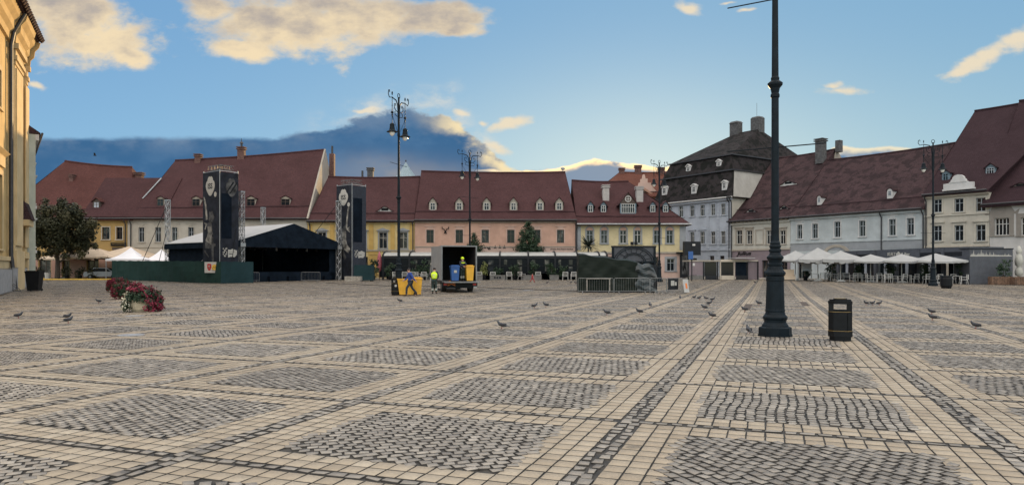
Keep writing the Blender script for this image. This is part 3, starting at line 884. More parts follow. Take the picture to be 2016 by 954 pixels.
        if kind == 'gable':
            root.prism([(sa, df, z - .3), (sb, df, z - .3), (sb, df, zt), (s, df, zg - .03), (sa, df, zt)], (0, D, 0))
        elif kind == 'arch':
            n = 8; pts = [(sa, df, z - .3), (sb, df, z - .3)] + [(s + W / 2 * math.cos(math.pi * i / n), df, zt + W / 2 * math.sin(math.pi * i / n)) for i in range(n + 1)]
            root.prism(pts, (0, D, 0))
        else:
            root.prism([(sa, df, z - .3), (sb, df, z - .3), (sb, df, zt), (sa, df, zt)], (0, D, 0))
        o = root.build('dormer', M[wall], b.root)
        rf = MB(); e = eave
        if kind == 'gable':
            for sg in (-1, 1):
                x1 = s + sg * (W / 2 + e); z1 = zt - e * 2 * rise
                pts = [(s, df - .18, zg), (x1, df - .18, z1), (x1, df - .18, z1 + .11), (s, df - .18, zg + .13)]
                rf.prism(pts, (0, D + .2, 0))
        elif kind == 'arch':
            n = 8; ro = W / 2 + .09; ri = W / 2 + .005
            for i in range(n):
                a0, a1 = math.pi * i / n, math.pi * (i + 1) / n
                rf.prism([(s + ri * math.cos(a0), df - .08, zt + ri * math.sin(a0)), (s + ro * math.cos(a0), df - .08, zt + ro * math.sin(a0)),
                          (s + ro * math.cos(a1), df - .08, zt + ro * math.sin(a1)), (s + ri * math.cos(a1), df - .08, zt + ri * math.sin(a1))], (0, D, 0))
        else:
            rf.prism([(sa - e, df - .2, zt), (sb + e, df - .2, zt), (sb + e, df - .2, zt + .1), (sa - e, df - .2, zt + .1)], (0, D + .3, .35))
        rf.build('dormer_roof', M[roof], o)
        w2 = W * win / 2; za = z + H * .10; zb = z + H * (.92 if kind != 'arch' else 1.1)
        f = MB(); t = .06
        f.box(s - w2, s - w2 + t, df - .05, df + .02, za, zb); f.box(s + w2 - t, s + w2, df - .05, df + .02, za, zb)
        f.box(s - w2 + t, s + w2 - t, df - .05, df + .02, za, za + t); f.box(s - w2 + t, s + w2 - t, df - .05, df + .02, zb - t, zb)
        for i in range(bars[0]):
            c = s - w2 + 2 * w2 * (i + 1) / (bars[0] + 1); f.box(c - .03, c + .03, df - .045, df + .02, za + t, zb - t)
        for j in range(bars[1]):
            c = za + (zb - za) * (.62 if bars[1] == 1 else (j + 1) / (bars[1] + 1)); f.box(s - w2 + t, s + w2 - t, df - .04, df - .012, c - .025, c + .025)
        f.build('dormer_frame', M[frame], o)
        p = MB(); p.box(s - w2 + .02, s + w2 - .02, df - .025, df - .005, za + .02, zb - .02); p.build('pane', M[pane], o)
        return o, (s, df, z, W, H, zg)
    def eyebrow(b, px, py, wpx, hpx, ze, d0, tanp, roof, front='white_wall'):
        """a low bat-wing ventilator in the roof"""
        s, d, z = b.on_roof(px, py, ze, d0, tanp)
        sa, _ = b.pt(px - wpx / 2, py, d); sb, _ = b.pt(px + wpx / 2, py, d); _, zt = b.pt(px, py - hpx, d)
        W, H = sb - sa, zt - z; D = H / tanp + .6
        n = 12
        prof = [(sa + W * i / n, H * (0.5 - 0.5 * math.cos(2 * math.pi * i / n))) for i in range(n + 1)]
        f = MB(); f.prism([(sa, d - .12, z - .2)] + [(sb, d - .12, z - .2)] + [(q, d - .12, z + h) for q, h in reversed(prof)], (0, D, 0))
        o = f.build('dormer', M[front], b.root)
        r = MB()
        for i in range(n):
            (q0, h0), (q1, h1) = prof[i], prof[i + 1]
            r.prism([(q0, d - .3, z + h0), (q1, d - .3, z + h1), (q1, d - .3, z + h1 + .1), (q0, d - .3, z + h0 + .1)], (0, D + .3, .05))
        r.build('dormer_roof', M[roof], o)
        v = MB(); v.box(s - W * .2, s + W * .2, d - .15, d - .1, z + H * .15, z + H * .72); v.build('vent', M['black'], o)
    def band(b, s0, s1, z0, z1, m, out=0.12, name='string_course'):
        q = MB(); q.box(s0, s1, -out, .02, z0, z1); return q.build(name, M[m], b.root)
    def slab(b, s0, s1, z0, z1, m, out=0.03, name='panel'):
        q = MB(); q.box(s0, s1, -out, .015, z0, z1); return q.build(name, M[m], b.root)

BY = 97.0    # the far side of the square
def house(name, label, px0, px1, cat='house', Y=BY):
    x0 = (px0 - CX) / F * Y
    b = Bldg(name, label, cat, x0, Y, 0.0)
    b.W = (px1 - px0) / F * Y
    return b
def zpx(b, py, d=0.0): return EYE + (HY - py) / F * (b.oy + d) - b.zb

# --- ochre house at the far left
b = house('ochre_house', 'ochre house with a hipped red roof behind the dark tree beside the church', -10, 251)
W = b.W; ze = zpx(b, 427)
for p0, p1 in ((112, 126), (156, 170), (201, 216), (229, 241)):
    b.window(p0, 447, p1, 471, frame='brown_wood', sur='sand', pane='glass', sw=.12)
zs = zpx(b, 497)
for p0, p1 in ((76, 100), (123, 137), (171, 194), (222, 240)):
    b.window(p0, 509, p1, 546, frame='brown_wood', pane='glass', sill=False, bars=(1, 1), rec=.3)
b.body(0, W, ze, 15, 'ochre')
b.slab(.05, W - .05, 0.05, zs, 'salmon', 0.02, 'shopfront') if False else None
for p0, p1 in ((62, 75), (101, 122), (138, 170), (195, 221), (241, 250)):
    s0, _ = b.pt(p0, 500); s1, _ = b.pt(p1, 500); b.slab(s0, s1, 0.1, zs - .12, 'salmon', 0.03, 'shop_pier')
b.band(0, W, zs - .1, zs + .1, 'ochre', .10)
b.make_windows()
zr = zpx(b, 320, 7.4); tp = (zr - ze) / 7.4
sl, _ = b.pt(128, 317, 7.4); sr, _ = b.pt(260, 329, 7.4)
b.gable_roof(0, W + .8, ze, 7.4, (sl, zpx(b, 317, 7.4)), (sr, zpx(b, 329, 7.4)), 'tile_red')
lo_ = MB(); s2, _ = b.pt(262, 350, 5.5); s3, _ = b.pt(345, 346, 5.5); zl = zpx(b, 350, 5.5)
lo_.prism([(s2 - 4, -.4, ze), (s2 - 4, 5.5, zl), (s2 - 4, 11, ze)], (s3 - s2 + 5, 0, 0)); lo_.build('link_roof', M['tile_wine'], b.root)
b.dormer(190, 412, 15, 16, ze, 0, tp, wall='brown_wood', roof='tile_red', frame='brown_wood', pane='bluegrey', rise=.4, win=.75)
b.chimney(267, 281, 341, 7.0, 'brick', 4)
b.chimney(139, 146, 345, 5.2, 'brick', 2)
b.gutter(0, W + .5, ze - .22, pipes=((W - .25, ze, 0.2),))
for p0, p1 in ((158, 190), (219, 249)):
    s0, z0 = b.pt(p0, 484); s1, z1 = b.pt(p1, 477)
    q = MB(); q.box(s0, s1, -.16, -.02, z0, z1); o = q.build('shop_sign', M['black'], b.root)
    q = MB(); q.box(s0 + .12, s1 - .12, -.175, -.162, (z0 + z1) / 2 - .02, (z0 + z1) / 2 + .02); q.box(s0 + .12, s1 - .12, -.175, -.162, z1 - .08, z1 - .05); q.build('gold_border', M['gold_line'], o)
s0, z0 = b.pt(222, 492); s1, z1 = b.pt(252, 487); b.slab(s0, s1, z0, z1, 'brown_wood', .18, 'shop_fascia')

# --- cream house with the tall wine-red roof
b = house('cream_house', 'cream house with the tall wine red gable roof behind the stage', 251, 605)
W = b.W; ze = zpx(b, 426)
for p in (278.5, 311.5, 344, 376, 408, 440, 472, 504, 536, 567, 594):
    b.window(p - 5.5, 447, p + 5.5, 476, frame='grey_paint', sur='cream', hood='line', pane='curtain' if p in (311.5, 408) else 'glass', sw=.10)
for p0, p1 in ((270, 292), (304, 325), (345, 366), (500, 520), (552, 575)):
    b.window(p0, 506, p1, 546, frame='brown_wood', sill=False, rec=.3)
b.body(0, W, ze, 17, 'cream')
b.make_windows()
zL, zR = zpx(b, 316, 8.6), zpx(b, 295, 8.6); tp = ((zL + zR) / 2 - ze) / 8.6
sl, _ = b.pt(345, 316, 8.6)
b.gable_roof(.4, W, ze, 8.6, (sl, zL), (W, zR), 'tile_wine')
b.band(0, W, zpx(b, 487), zpx(b, 485), 'cream', .1)
g = MB(); z_e = ze - .3
g.prism([(W + .02, -.5, z_e), (W + .02, 17.7, z_e), (W + .02, 8.6, zR + .12)], (.22, 0, 0)); g.build('gable_wall', M['taupe'], b.root)
for p, w_ in ((316, 13), (386, 15), (494, 16), (562, 17)):
    b.dormer(p, 407, w_, 17, ze, 0, tp, wall='sand', roof='tile_wine', frame='brown_wood', rise=.28, win=.98, pane='glass', eave=.12)
b.chimney(385, 396, 305, 8.4, 'brick', 3); b.chimney(469, 482, 291, 8.6, 'brick', 3, cowl=True)
c = MB(); s_, zt = b.pt(654, 303, 11); c.box(s_ - .35, s_ + .35, 10.6, 11.5, 6, zt); o = c.build('chimney', M['brick'], b.root)
c = MB(); c.tube([(s_, 11, zt), (s_, 11, zt + 1.2)], .16, 8); c.build('flue', M['gutter'], o)
b.gutter(.4, W, ze - .28, pipes=((.5, ze, 0.2),))
fl = MB(); s0, d0, z0 = b.on_roof(281, 392, ze, 0, tp); s1, d1, z1 = b.on_roof(318, 352, ze, 0, tp)
fl.bar((s0, d0 - .05, z0 + .1), (s1, d1 - .05, z1 + .1), .22, .06); fl.build('flashing', M['zinc'], b.root)
# --- yellow house with pedimented windows
b = house('yellow_pedimented_house', 'yellow house with pedimented windows and pilasters behind the right banner tower', 605.5, 816)
W = b.W; ze = zpx(b, 431)
for i, p in enumerate((634, 673, 713, 754, 794)):
    b.window(p - 8, 457, p + 8, 489, frame='cream_paint', sur='grey', hood='gable', pane='curtain' if i in (1, 4) else 'glass', sw=.13)
for p0, p1 in ((625, 645), (664, 684), (704, 724), (745, 765), (785, 805)):
    b.window(p0, 505, p1, 546, frame='brown_wood', sill=False, rec=.3)
b.body(0, W, ze, 13, 'yellow')
b.make_windows()
for p in (611, 654, 692, 731, 773, 811):
    s_, _ = b.pt(p, 460); b.slab(s_ - .28, s_ + .28, zpx(b, 492), zpx(b, 441), 'amber', .09, 'pilaster')
b.band(0, W, zpx(b, 494), zpx(b, 491.5), 'taupe', .16); b.band(0, W, zpx(b, 441), zpx(b, 437), 'yellow', .14, 'frieze'); b.band(0, W, zpx(b, 437), zpx(b, 433.5), 'yellow', .35, 'cornice')
q = MB()
for a_, c_ in ((605.5, 624), (646, 663), (685, 703), (725, 744), (766, 784), (806, 816)):
    q = MB()
    for k in range(6):
        z_ = 0.3 + k * .58; s0, _ = b.pt(a_, 500); s1, _ = b.pt(c_, 500)
        q.box(s0 + .02, s1 - .02, -.07, .015, z_, z_ + .5)
    q.build('rusticated_pier', M['amber'], b.root)
zr = zpx(b, 348, 6.25); tp = (zr - ze) / 6.25
b.gable_roof(0, W - .02, ze, 6.25, (1.2, zr), (W - .02, zr), 'tile_wine')
b.eyebrow(758, 416, 34, 9, ze, 0, tp, 'tile_wine')
b.chimney(724, 735, 332, 6.8, 'chim', 2.5); c = MB(); s_, zt = b.pt(713.5, 336, 6.8); c.tube([(s_, 6.8, zt - 2), (s_, 6.8, zt)], .15, 8); c.build('flue', M['gutter'], b.root)
b.gutter(0, W, ze - .28, pipes=((.35, ze, .2), (W - .2, ze, .2)))

# --- pink hotel
b = house('pink_hotel', 'long pink hotel with six gabled dormers in its wine red roof', 816.5, 1135, 'hotel')
W = b.W; ze = zpx(b, 429)
for i, (p0, p1) in enumerate(((839.5, 854), (897, 911.5), (948, 962.5), (998.5, 1013), (1050, 1064), (1096.5, 1110.5))):
    b.window(p0, 452, p1, 478, frame='brown_wood', sur='pinklight', hood='line', pane=('glass', 'glass', 'curtain', 'glass', 'glass', 'curtain')[i], sill=False, sw=.13)
for p0, p1 in ((835, 855), (870, 890), (905, 935), (950, 970), (985, 1008), (1030, 1045), (1060, 1080), (1095, 1120)):
    b.window(p0, 508, p1, 546, frame='brown_wood', sill=False, rec=.3, pane='curtain')
b.body(0, W, ze, 13, 'pink')
b.make_windows()
b.slab(.1, W - .1, zpx(b, 500), zpx(b, 486), 'pinklight', .03, 'fascia'); b.band(0, W, zpx(b, 486), zpx(b, 484.5), 'taupe', .12)
b.band(0, W, zpx(b, 438), zpx(b, 433), 'taupe', .22, 'cornice')
zr = zpx(b, 337, 6.5); tp = (zr - ze) / 6.5
sr, _ = b.pt(1113, 339, 6.5)
b.gable_roof(0, W, ze, 6.5, (.05, zr), (sr, zpx(b, 339, 6.5)), 'tile_wine')
for p in (852, 904, 958, 1011, 1063, 1101):
    b.dormer(p, 415, 15, 17, ze, 0, tp, wall='cream_paint', roof='tile_wine', frame='white', rise=.62, pane='curtain')
b.gutter(0, W, ze - .30, pipes=((W - .1, ze, .2),))
s_, z_ = b.pt(903, 490.5)
s_, z_ = b.pt(924.5, 490)
lettering('Am Ring', .68, b.root, (s_, -.05, z_ + .08), 0, M['black'], width=(966.5 - 924.5) / F * BY)
q = MB()
for k in range(3):
    c_, z_ = b.pt(975 + k * 9, 486); pts = []
    for i in range(10):
        r_ = .32 if i % 2 == 0 else .13; a_ = math.pi / 2 + math.pi * i / 5
        pts.append((c_ + r_ * math.cos(a_), -.06, z_ + r_ * math.sin(a_)))
    q.prism(pts, (0, .03, 0))
q.build('stars', M['black'], b.root)
s_, z_ = b.pt(1063, 491.2); lettering('AL', .45, b.root, (s_, -.05, z_), 0, M['black'], width=10 / F * BY)
s_, z_ = b.pt(1083.5, 491.2); lettering('picaba fine food market', .24, b.root, (s_, -.05, z_), 0, M['black'], width=45 / F * BY)
q = MB(); c_, z_ = b.pt(877, 452)
for sg in (-1, 1):
    q.tube([(c_, -.12, z_ - .3), (c_ + sg * .2, -.15, z_ + .1), (c_ + sg * .42, -.15, z_ + .12), (c_ + sg * .45, -.15, z_ + .4)], .055, 5)
    q.tube([(c_, -.12, z_ - .25), (c_ + sg * .18, -.15, z_ - .55)], .06, 5)
q.ball((c_, -.12, z_ - .3), (.14, .1, .2)); q.build('antler_bracket', M['black'], b.root)
q = MB(); s_, zt = b.pt(1108, 336, 6.5); q.tube([(s_, 6.5, zt - .6), (s_, 6.5, zt + .2)], .05, 5); q.lathe([(.1, -.1), (.3, 0), (.3, .2), (.1, .3)], (s_, 6.5, zt + .2), 8); q.build('siren', M['zinc'], b.root)

# --- yellow corner house with arched windows
b = house('yellow_corner_house', 'yellow corner house with arched windows over a pink ground floor', 1135.5, 1350)
W = b.W; ze = zpx(b, 436)
for p in (1161, 1189.5, 1227, 1255.5, 1294, 1318.5):
    b.window(p - 6.5, 453, p + 6.5, 479, frame='grey_paint' if p < 1200 or p > 1280 else 'white', sur='grey', pane='glass', sw=.17, shape='arch', bars=(1, 1))
b.window(1313, 509, 1328, 533, frame='grey_paint', sur='grey', sw=.30)
for p0, p1 in ((1150, 1172), (1190, 1215), (1235, 1255), (1280, 1296)):
    b.window(p0, 505, p1, 546, frame='brown_wood', sill=False, rec=.3)
z_pink = zpx(b, 497)
b.body(0, W, ze, 13, 'pale_yellow', z0=z_pink); b.body(0, W, z_pink, 13, 'pinklight', name='ground_floor_wall', top=False)
b.make_windows()
b.band(0, W, zpx(b, 498.5), zpx(b, 495.5), 'taupe', .14)
for p0, p1 in ((1136, 1143.5), (1338, 1350)):
    s0, _ = b.pt(p0, 470); s1, _ = b.pt(p1, 470); b.slab(s0, s1, z_pink + .35, ze - .6, 'grey', .06, 'corner_strip')
b.band(0, W + .05, zpx(b, 442.5), zpx(b, 438), 'grey', .3, 'cornice')
q = MB()
for k in range(22):
    s_ = .3 + k * (W - .6) / 21; q.box(s_ - .08, s_ + .08, -.42, -.30, zpx(b, 442.5), zpx(b, 439.5))
q.build('brackets', M['gutter'], b.root)
D = 6.2; zr = zpx(b, 355, D); tp = (zr - ze) / D
sl, _ = b.pt(1113, 352, D); sr, _ = b.pt(1237, 357, D)
b.gable_roof(-.05, W + .6, ze, D, (sl + .9, zr), (sr, zpx(b, 357, D)), 'tile_wine', over=.7)
for p in (1162.5, 1188, 1285, 1310.5):
    b.dormer(p, 419, 11, 16, ze, 0, tp, wall='blue_paint', roof='tile_wine', frame='white', rise=.62, pane='glass', bars=(1, 1), win=.78, eave=.28)
o, (s_, df, z_, w_, h_, zg) = b.dormer(1236.5, 421, 32, 22, ze, 0, tp, wall='brown_wood', roof='tile_wine', frame='white', rise=.62, pane='glass', bars=(5, 1), win=.80, eave=.35)
q = MB(); n = 16; cz = z_ + h_ + w_ * .24
for i in range(n):
    a0, a1 = 2 * math.pi * i / n, 2 * math.pi * (i + 1) / n; ri, ro = .34, .44
    q.prism([(s_ + r_ * math.cos(a), df - .1, cz + r_ * math.sin(a)) for r_, a in ((ri, a0), (ro, a0), (ro, a1), (ri, a1))], (0, .12, 0))
q.box(s_ - .03, s_ + .03, df - .08, df, cz - .34, cz + .34); q.box(s_ - .34, s_ - .03, df - .08, df, cz - .03, cz + .03); q.box(s_ + .03, s_ + .34, df - .08, df, cz - .03, cz + .03)
q.build('round_window', M['white'], o)
q = MB(); q.box(s_ - w_ * .46, s_ + w_ * .46, df - .12, df + .02, z_ - .02, z_ + h_ * .07); q.box(s_ - w_ * .5, s_ - w_ * .41, df - .04, df + .02, z_ + h_ * .07, z_ + h_ * .95); q.box(s_ + w_ * .41, s_ + w_ * .5, df - .04, df + .02, z_ + h_ * .07, z_ + h_ * .95)
q.build('boards', M['blue_paint'], o)
b.chimney(1186, 1198.5, 366, 3.6, 'chim_white', 4.5, 1.0); b.chimney(1252, 1265, 369, 3.4, 'chim_white', 4.5, 1.0)
b.gutter(-.05, W + .6, ze - .38, over=.7, m='zinc'); b.gutter(-.05, .1, ze - .4, over=.7, pipes=((-.0, ze, .2),))
# tall backlit panel beside the corner, narrow passage fascia
q = MB(); s0, _ = b.pt(1338, 520); s1, _ = b.pt(1355, 520)
q.box(s0, s1, -.35, -.1, .15, zpx(b, 500)); o = q.build('poster_case', M['charcoal'], b.root)
q = MB(); q.box(s0 + .22, s1 - .2, -.38, -.36, zpx(b, 539), zpx(b, 502)); q.build('poster', M['print_grey'], o)
q = MB(); cx = (s0 + s1) / 2; zc = zpx(b, 527)
q.tube([(cx + .05, -.40, zc + 1.1), (cx, -.40, zc + .4), (cx - .22, -.40, zc - .5)], [.07, .13, .04], 5); q.tube([(cx, -.40, zc + .4), (cx + .22, -.40, zc - .45)], [.1, .04], 5); q.ball((cx + .07, -.4, zc + 1.25), (.08, .03, .1))
q.build('silhouette', M['black'], o)
q = MB(); q.box(s0 - .5, s1 + .6, -.5, .0, zpx(b, 499), zpx(b, 496)); q.build('corner_fascia', M['charcoal'], b.root)
# --- houses beyond the row
b = Bldg('brick_red_house', 'far house with a brick red roof and a stepped pink gable above the corner house', 'house', (1159 - CX) / F * 122, 122, 0)
W = (1345 - 1159) / F * 122; ze = zpx(b, 384)
b.body(0, W, ze, 14, 'salmon'); D = 7.0
sa, _ = b.pt(1219, 339, D); sb, _ = b.pt(1330, 338, D)
b.gable_roof(0, W, ze, D, (sa, zpx(b, 339, D)), (sb, zpx(b, 338, D)), 'tile_far')
for p0, p1, yt in ((1219, 1229, 332), (1250, 1262, 327), (1296, 1307, 331)): b.chimney(p0, p1, yt, D, 'brick', 2)
q = MB(); st = [(1254, 372), (1257, 360), (1260, 360), (1260, 353), (1263, 353), (1265, 344), (1268, 344), (1270, 352), (1274, 352), (1274, 360), (1280, 360), (1282, 366), (1297, 384), (1297, 392), (1254, 392)]
q.prism([(b.pt(x, y, 1.2)[0], 1.2, b.pt(x, y, 1.2)[1]) for x, y in st], (0, -.5, 0)); q.build('stepped_gable', M['pinklight'], b.root)
q = MB(); s0, z0 = b.pt(1266, 371, .6); s1, z1 = b.pt(1300, 394, .6); q.bar((s0, .45, z0), (s1, .45, z1), .5, .35); q.build('gable_coping', M['salmon'], b.root)
b = Bldg('spire_tower', 'pale green pointed spire peeping over the ridge left of the pink hotel', 'tower', (799 - CX) / F * 165, 165, 0)
zt = zpx(b, 322); zl = zpx(b, 352)
q = MB(); q.box(-2.2, 2.2, -2.2, 2.2, 0, zl); q.build('shaft', M['cream'], b.root)
q = MB(); q.lathe([(2.7, zl), (2.2, zl + .7), (1.1, zl + 2.2), (.35, zl + 3.4), (.12, zl + 3.8)], (0, 0, 0), 8); o = q.build('spire', M['spire'], b.root)
q = MB(); q.tube([(0, 0, zl + 3.6), (0, 0, zt + .9)], .07, 5); q.ball((0, 0, zl + 4.2), .18); q.build('finial', M['gutter'], o)

# --- right-hand row, receding towards the viewer
RO = (32.5, 105.6); RA = math.degrees(math.atan2(-.83, .558))
def rhouse(name, label, px0, px1, cat='house'):
    t = Bldg('probe', 'p', 'p', RO[0], RO[1], RA); s0, _ = t.pt(px0, 400); s1, _ = t.pt(px1, 400)
    bpy.data.objects.remove(t.root)
    c, s_ = math.cos(R(RA)), math.sin(R(RA))
    b = Bldg(name, label, cat, RO[0] + s0 * c, RO[1] + s0 * s_, RA)
    b.W = s1 - s0
    return b

# mansard mansion
b = rhouse('mansard_mansion', 'blue grey mansion with the blackened mansard roof and two stout chimneys', 1294, 1440, 'mansion')
W = b.W; _, ze = b.pt(1440, 386)
for p in (1318, 1341, 1363, 1383, 1404, 1424):
    b.window(p - 4.5, 403 - (p - 1383) * .06, p + 4.5, 425 - (p - 1383) * .05, frame='white', sur='bluegrey', sw=.2, sill=True)
    b.window(p - 4.5, 456 - (p - 1383) * .02, p + 4.5, 480, frame='white', sur='bluegrey', sw=.2, hood='gable' if p < 1395 else None)
for p in (1402, 1422): b.window(p - 4.5, 503, p + 4.5, 522, frame='brown_wood', sur='bluegrey', sw=.15, shape=None)
b.window(1356, 508, 1372, 546, frame='brown_wood', sill=False, rec=.4)
b.body(0, W, ze, 24, 'bluegrey'); b.make_windows()
q = MB()
s0, _ = b.pt(1393, 450)
edge = [s0] + [x for p in (1404, 1424) for x in (b.pt(p - 7.2, 440)[0], b.pt(p + 7.2, 440)[0])] + [W - .05]
for i in range(0, len(edge) - 1, 2):
    q = MB(); z_ = .4
    while z_ < ze - .8: q.box(edge[i] + .03, edge[i + 1] - .03, -.07, .015, z_, z_ + .46); z_ += .54
    q.build('rusticated_strip', M['bluegrey'], b.root)
_, z_ = b.pt(1440, 492); b.band(0, W, z_, z_ + .2, 'bluegrey', .18); b.band(0, W + .2, ze - .55, ze - .15, 'bluegrey', .4, 'cornice')
# the three tiers of the roof
def tier(nm, m, A, Bq, z0, z1, parent):
    q = MB(); v = []
    for (sa, sb, da, db), z in ((A, z0), (Bq, z1)): v += [(sa, da, z), (sb, da, z), (sb, db, z), (sa, db, z)]
    q.add(v, [(0, 1, 5, 4), (1, 2, 6, 5), (2, 3, 7, 6), (3, 0, 4, 7), (3, 2, 1, 0), (4, 5, 6, 7)])
    return q.build(nm, M[m], parent)
def inset_at(px, py, s_off):
    """depth where the corner (s=W-i+s_off, d=i) shows under px"""
    best = None
    for k in range(0, 1200):
        i = k * .01; s, z = b.pt(px, py, i)
        e = abs(s - (W - i + s_off))
        if best is None or e < best[0]: best = (e, i, z)
    return best[1], best[2]
e0 = (-.5, W + .6, -.6, 24.6)
i1, z1 = inset_at(1457, 333, .4); i2, z2 = inset_at(1474, 262, .4)
i1 = max(.8, min(i1, 3)); _, z1 = b.pt(1457, 333, i1); z1 = max(z1, ze + 2)
e1 = (i1 - .4, W - i1 + .4, i1, 24 - i1)
tier('mansard_lower_roof', 'tile_moss', e0, e1, ze - .2, z1, b.root)
c1 = (e1[0] - .3, e1[1] + .3, e1[2] - .3, e1[3] + .3)
tier('roof_ledge', 'gutter', c1, c1, z1 + .003, z1 + .18, b.root)
_, z2 = b.pt(1458, 302, i1 + .9)
e2 = (e1[0] + .9, e1[1] - .9, e1[2] + .9, e1[3] - .9)
tier('mansard_middle_roof', 'tile_moss', e1, e2, z1 + .185, z2, b.root)
c2 = (e2[0] - .3, e2[1] + .3, e2[2] - .3, e2[3] + .3)
tier('roof_ledge', 'gutter', c2, c2, z2 + .003, z2 + .15, b.root)
dr = 12.0; sr, zr = b.pt(1494, 254, dr)
sl2 = sr - 4.2
e3 = (sl2, sr, dr - .15, dr + .15)
tier('mansard_upper_roof', 'tile_moss', e2, e3, z2 + .155, zr, b.root)
q = MB(); v0 = Vector((W + .62, -.2, ze)); v1 = Vector((W + .62, 19.8, ze)); 
fpt = lambda s, d, z: (s, d, z)
q.poly([(W + .64, -.35, ze - .1), (W + .64, 24.3, ze - .1), (e1[1] + .06, e1[3] + .05, z1 + .002), (e1[1] + .06, e1[2] + .25, z1 + .002)])
q.build('side_gable_wall', M['limewash'], b.root)
q = MB(); q.poly([(W + .01, 0, 0.1), (W + .01, 24, .1), (W + .01, 24, ze - .2), (W + .01, 0, ze - .2)]); q.build('side_wall', M['cream'], b.root)
b.chimney(1441, 1457, 245, dr - .3, 'chim', 3.5, 1.2, cap=False); b.chimney(1483, 1500, 236, dr + .4, 'chim', 4, 1.4, cap=False)
for p0_, p1_, y_, d_ in ((1441, 1457, 245, dr - .3), (1483, 1500, 236, dr + .4)):
    s0, z0 = b.pt(p0_, y_, d_); s1, _ = b.pt(p1_, y_, d_); q = MB(); q.obox(((s0 + s1) / 2, d_, z0 + .17), (s1 - s0 + .1, 1.5, .3), 0, 0, 0, .72); q.build('chimney_cap', M['chim'], b.root)
s_, zt = b.pt(1490, 203, dr + .5); q = MB(); q.tube([(s_, dr + .5, zr), (s_, dr + .5, zt)], .03, 4); q.build('antenna', M['gutter'], b.root)
t1 = (z1 - ze) / (i1 + .6); t2 = (z2 - z1) / .9
for p, y in ((1308, 382), (1366, 379), (1426, 372)): b.dormer(p, y, 10, 13, ze, -.6, t1, wall='white_wall', roof='white_wall', frame='white', kind='gable', rise=.25, win=.55, eave=.05)
for p, y in ((1355, 338), (1415, 328)): b.dormer(p, y, 9, 10, z1, i1, t2, wall='white_wall', roof='white_wall', frame='white', kind='gable', rise=.3, win=.55, eave=.05)
b.gutter(-.4, W + .6, ze - .15, over=.55, m='white', pipes=()); b.gutter(W - .3, W + .5, ze - .17, over=.62, pipes=((W - .35, ze, .2), (W + .1, ze, .2)))

# cream house with corbels
RB = Bldg('probe', 'p', 'p', RO[0], RO[1], RA); bpy.data.objects.remove(RB.root)
_, zE = RB.pt(1700, 413); _, zR1 = RB.pt(1740, 300.5, 8.8); RTP = (zR1 - zE) / 8.8; zE += RB.zb
b = rhouse('ivory_house', 'ivory house with a mauve shopfront behind the tall street lamp', 1440.3, 1556)
W = b.W; ze = zE - b.zb
for p in (1455.5, 1475.5, 1514.5, 1541): b.window(p - 5.5, 453, p + 5.5, 480, frame='white', sur='taupe', hood='flat', sw=.2)
for p0, p1 in ((1462, 1482), (1500, 1512), (1535, 1550)): b.window(p0, 512, p1, 548, frame='brown_wood', sill=False, rec=.3)
s0, z0 = b.pt(1489, 480); s1, z1 = b.pt(1502, 453)
_, zm = b.pt(1500, 491)
b.body(0, W, ze, 16, 'ivory', z0=zm); b.body(0, W, zm, 16, 'mauve', name='shopfront', top=False); b.make_windows()
q = MB(); k = .15; q.box(s0 - k, s0, -.06, .02, z0, z1); q.box(s1, s1 + k, -.06, .02, z0, z1); q.box(s0 - k, s1 + k, -.06, .02, z1, z1 + k); q.box(s0 - k, s1 + k, -.12, .02, z0 - .12, z0); q.build('blind_window', M['taupe'], b.root)
b.band(0, W, zm - .1, zm + .15, 'taupe', .14); b.band(0, W, ze - .9, ze - .6, 'ivory', .25, 'cornice')
q = MB()
for k in range(14): s_ = .5 + k * (W - 1) / 13; q.box(s_ - .12, s_ + .12, -.35, .0, ze - .6, ze - .2)
q.build('corbels', M['taupe'], b.root)
tp = RTP; _, D, zr = b.on_roof(1650, 293, ze, 0, tp)
b.gable_roof(-.3, W, ze, D, (-.3, zr), (W, zr), 'tile_brown', over=.6)
q = MB(); q.prism([(W + .02, 8.0, ze), (W + .02, 2 * D - .5, ze), (W + .02, D, zr + .02)], (.2, 0, 0)); q.build('gable_wall', M['taupe'], b.root)
q = MB(); q.box(W + .2, W + .9, D - .4, D + .4, zr - .5, zr + 1.2); q.build('chimney', M['chim'], b.root)
for p, y, w_ in ((1553, 363, 32), (1480, 418, 26), (1545, 412, 24)): b.eyebrow(p, y, w_, 7, ze, 0, tp, 'tile_brown', 'white_wall')
s_, d_, z_ = b.on_roof(1616, 318, ze, 0, tp)
b.chimney(1609, 1623, 276, d_, 'chim', 3.5, 1.1)
b.gutter(-.3, W + .2, ze - .35, over=.7)
s_, z_ = b.pt(1452, 502); lettering('Julius', .72, b.root, (s_, -.06, z_), 0, M['black'], shear=.25, width=2.6)
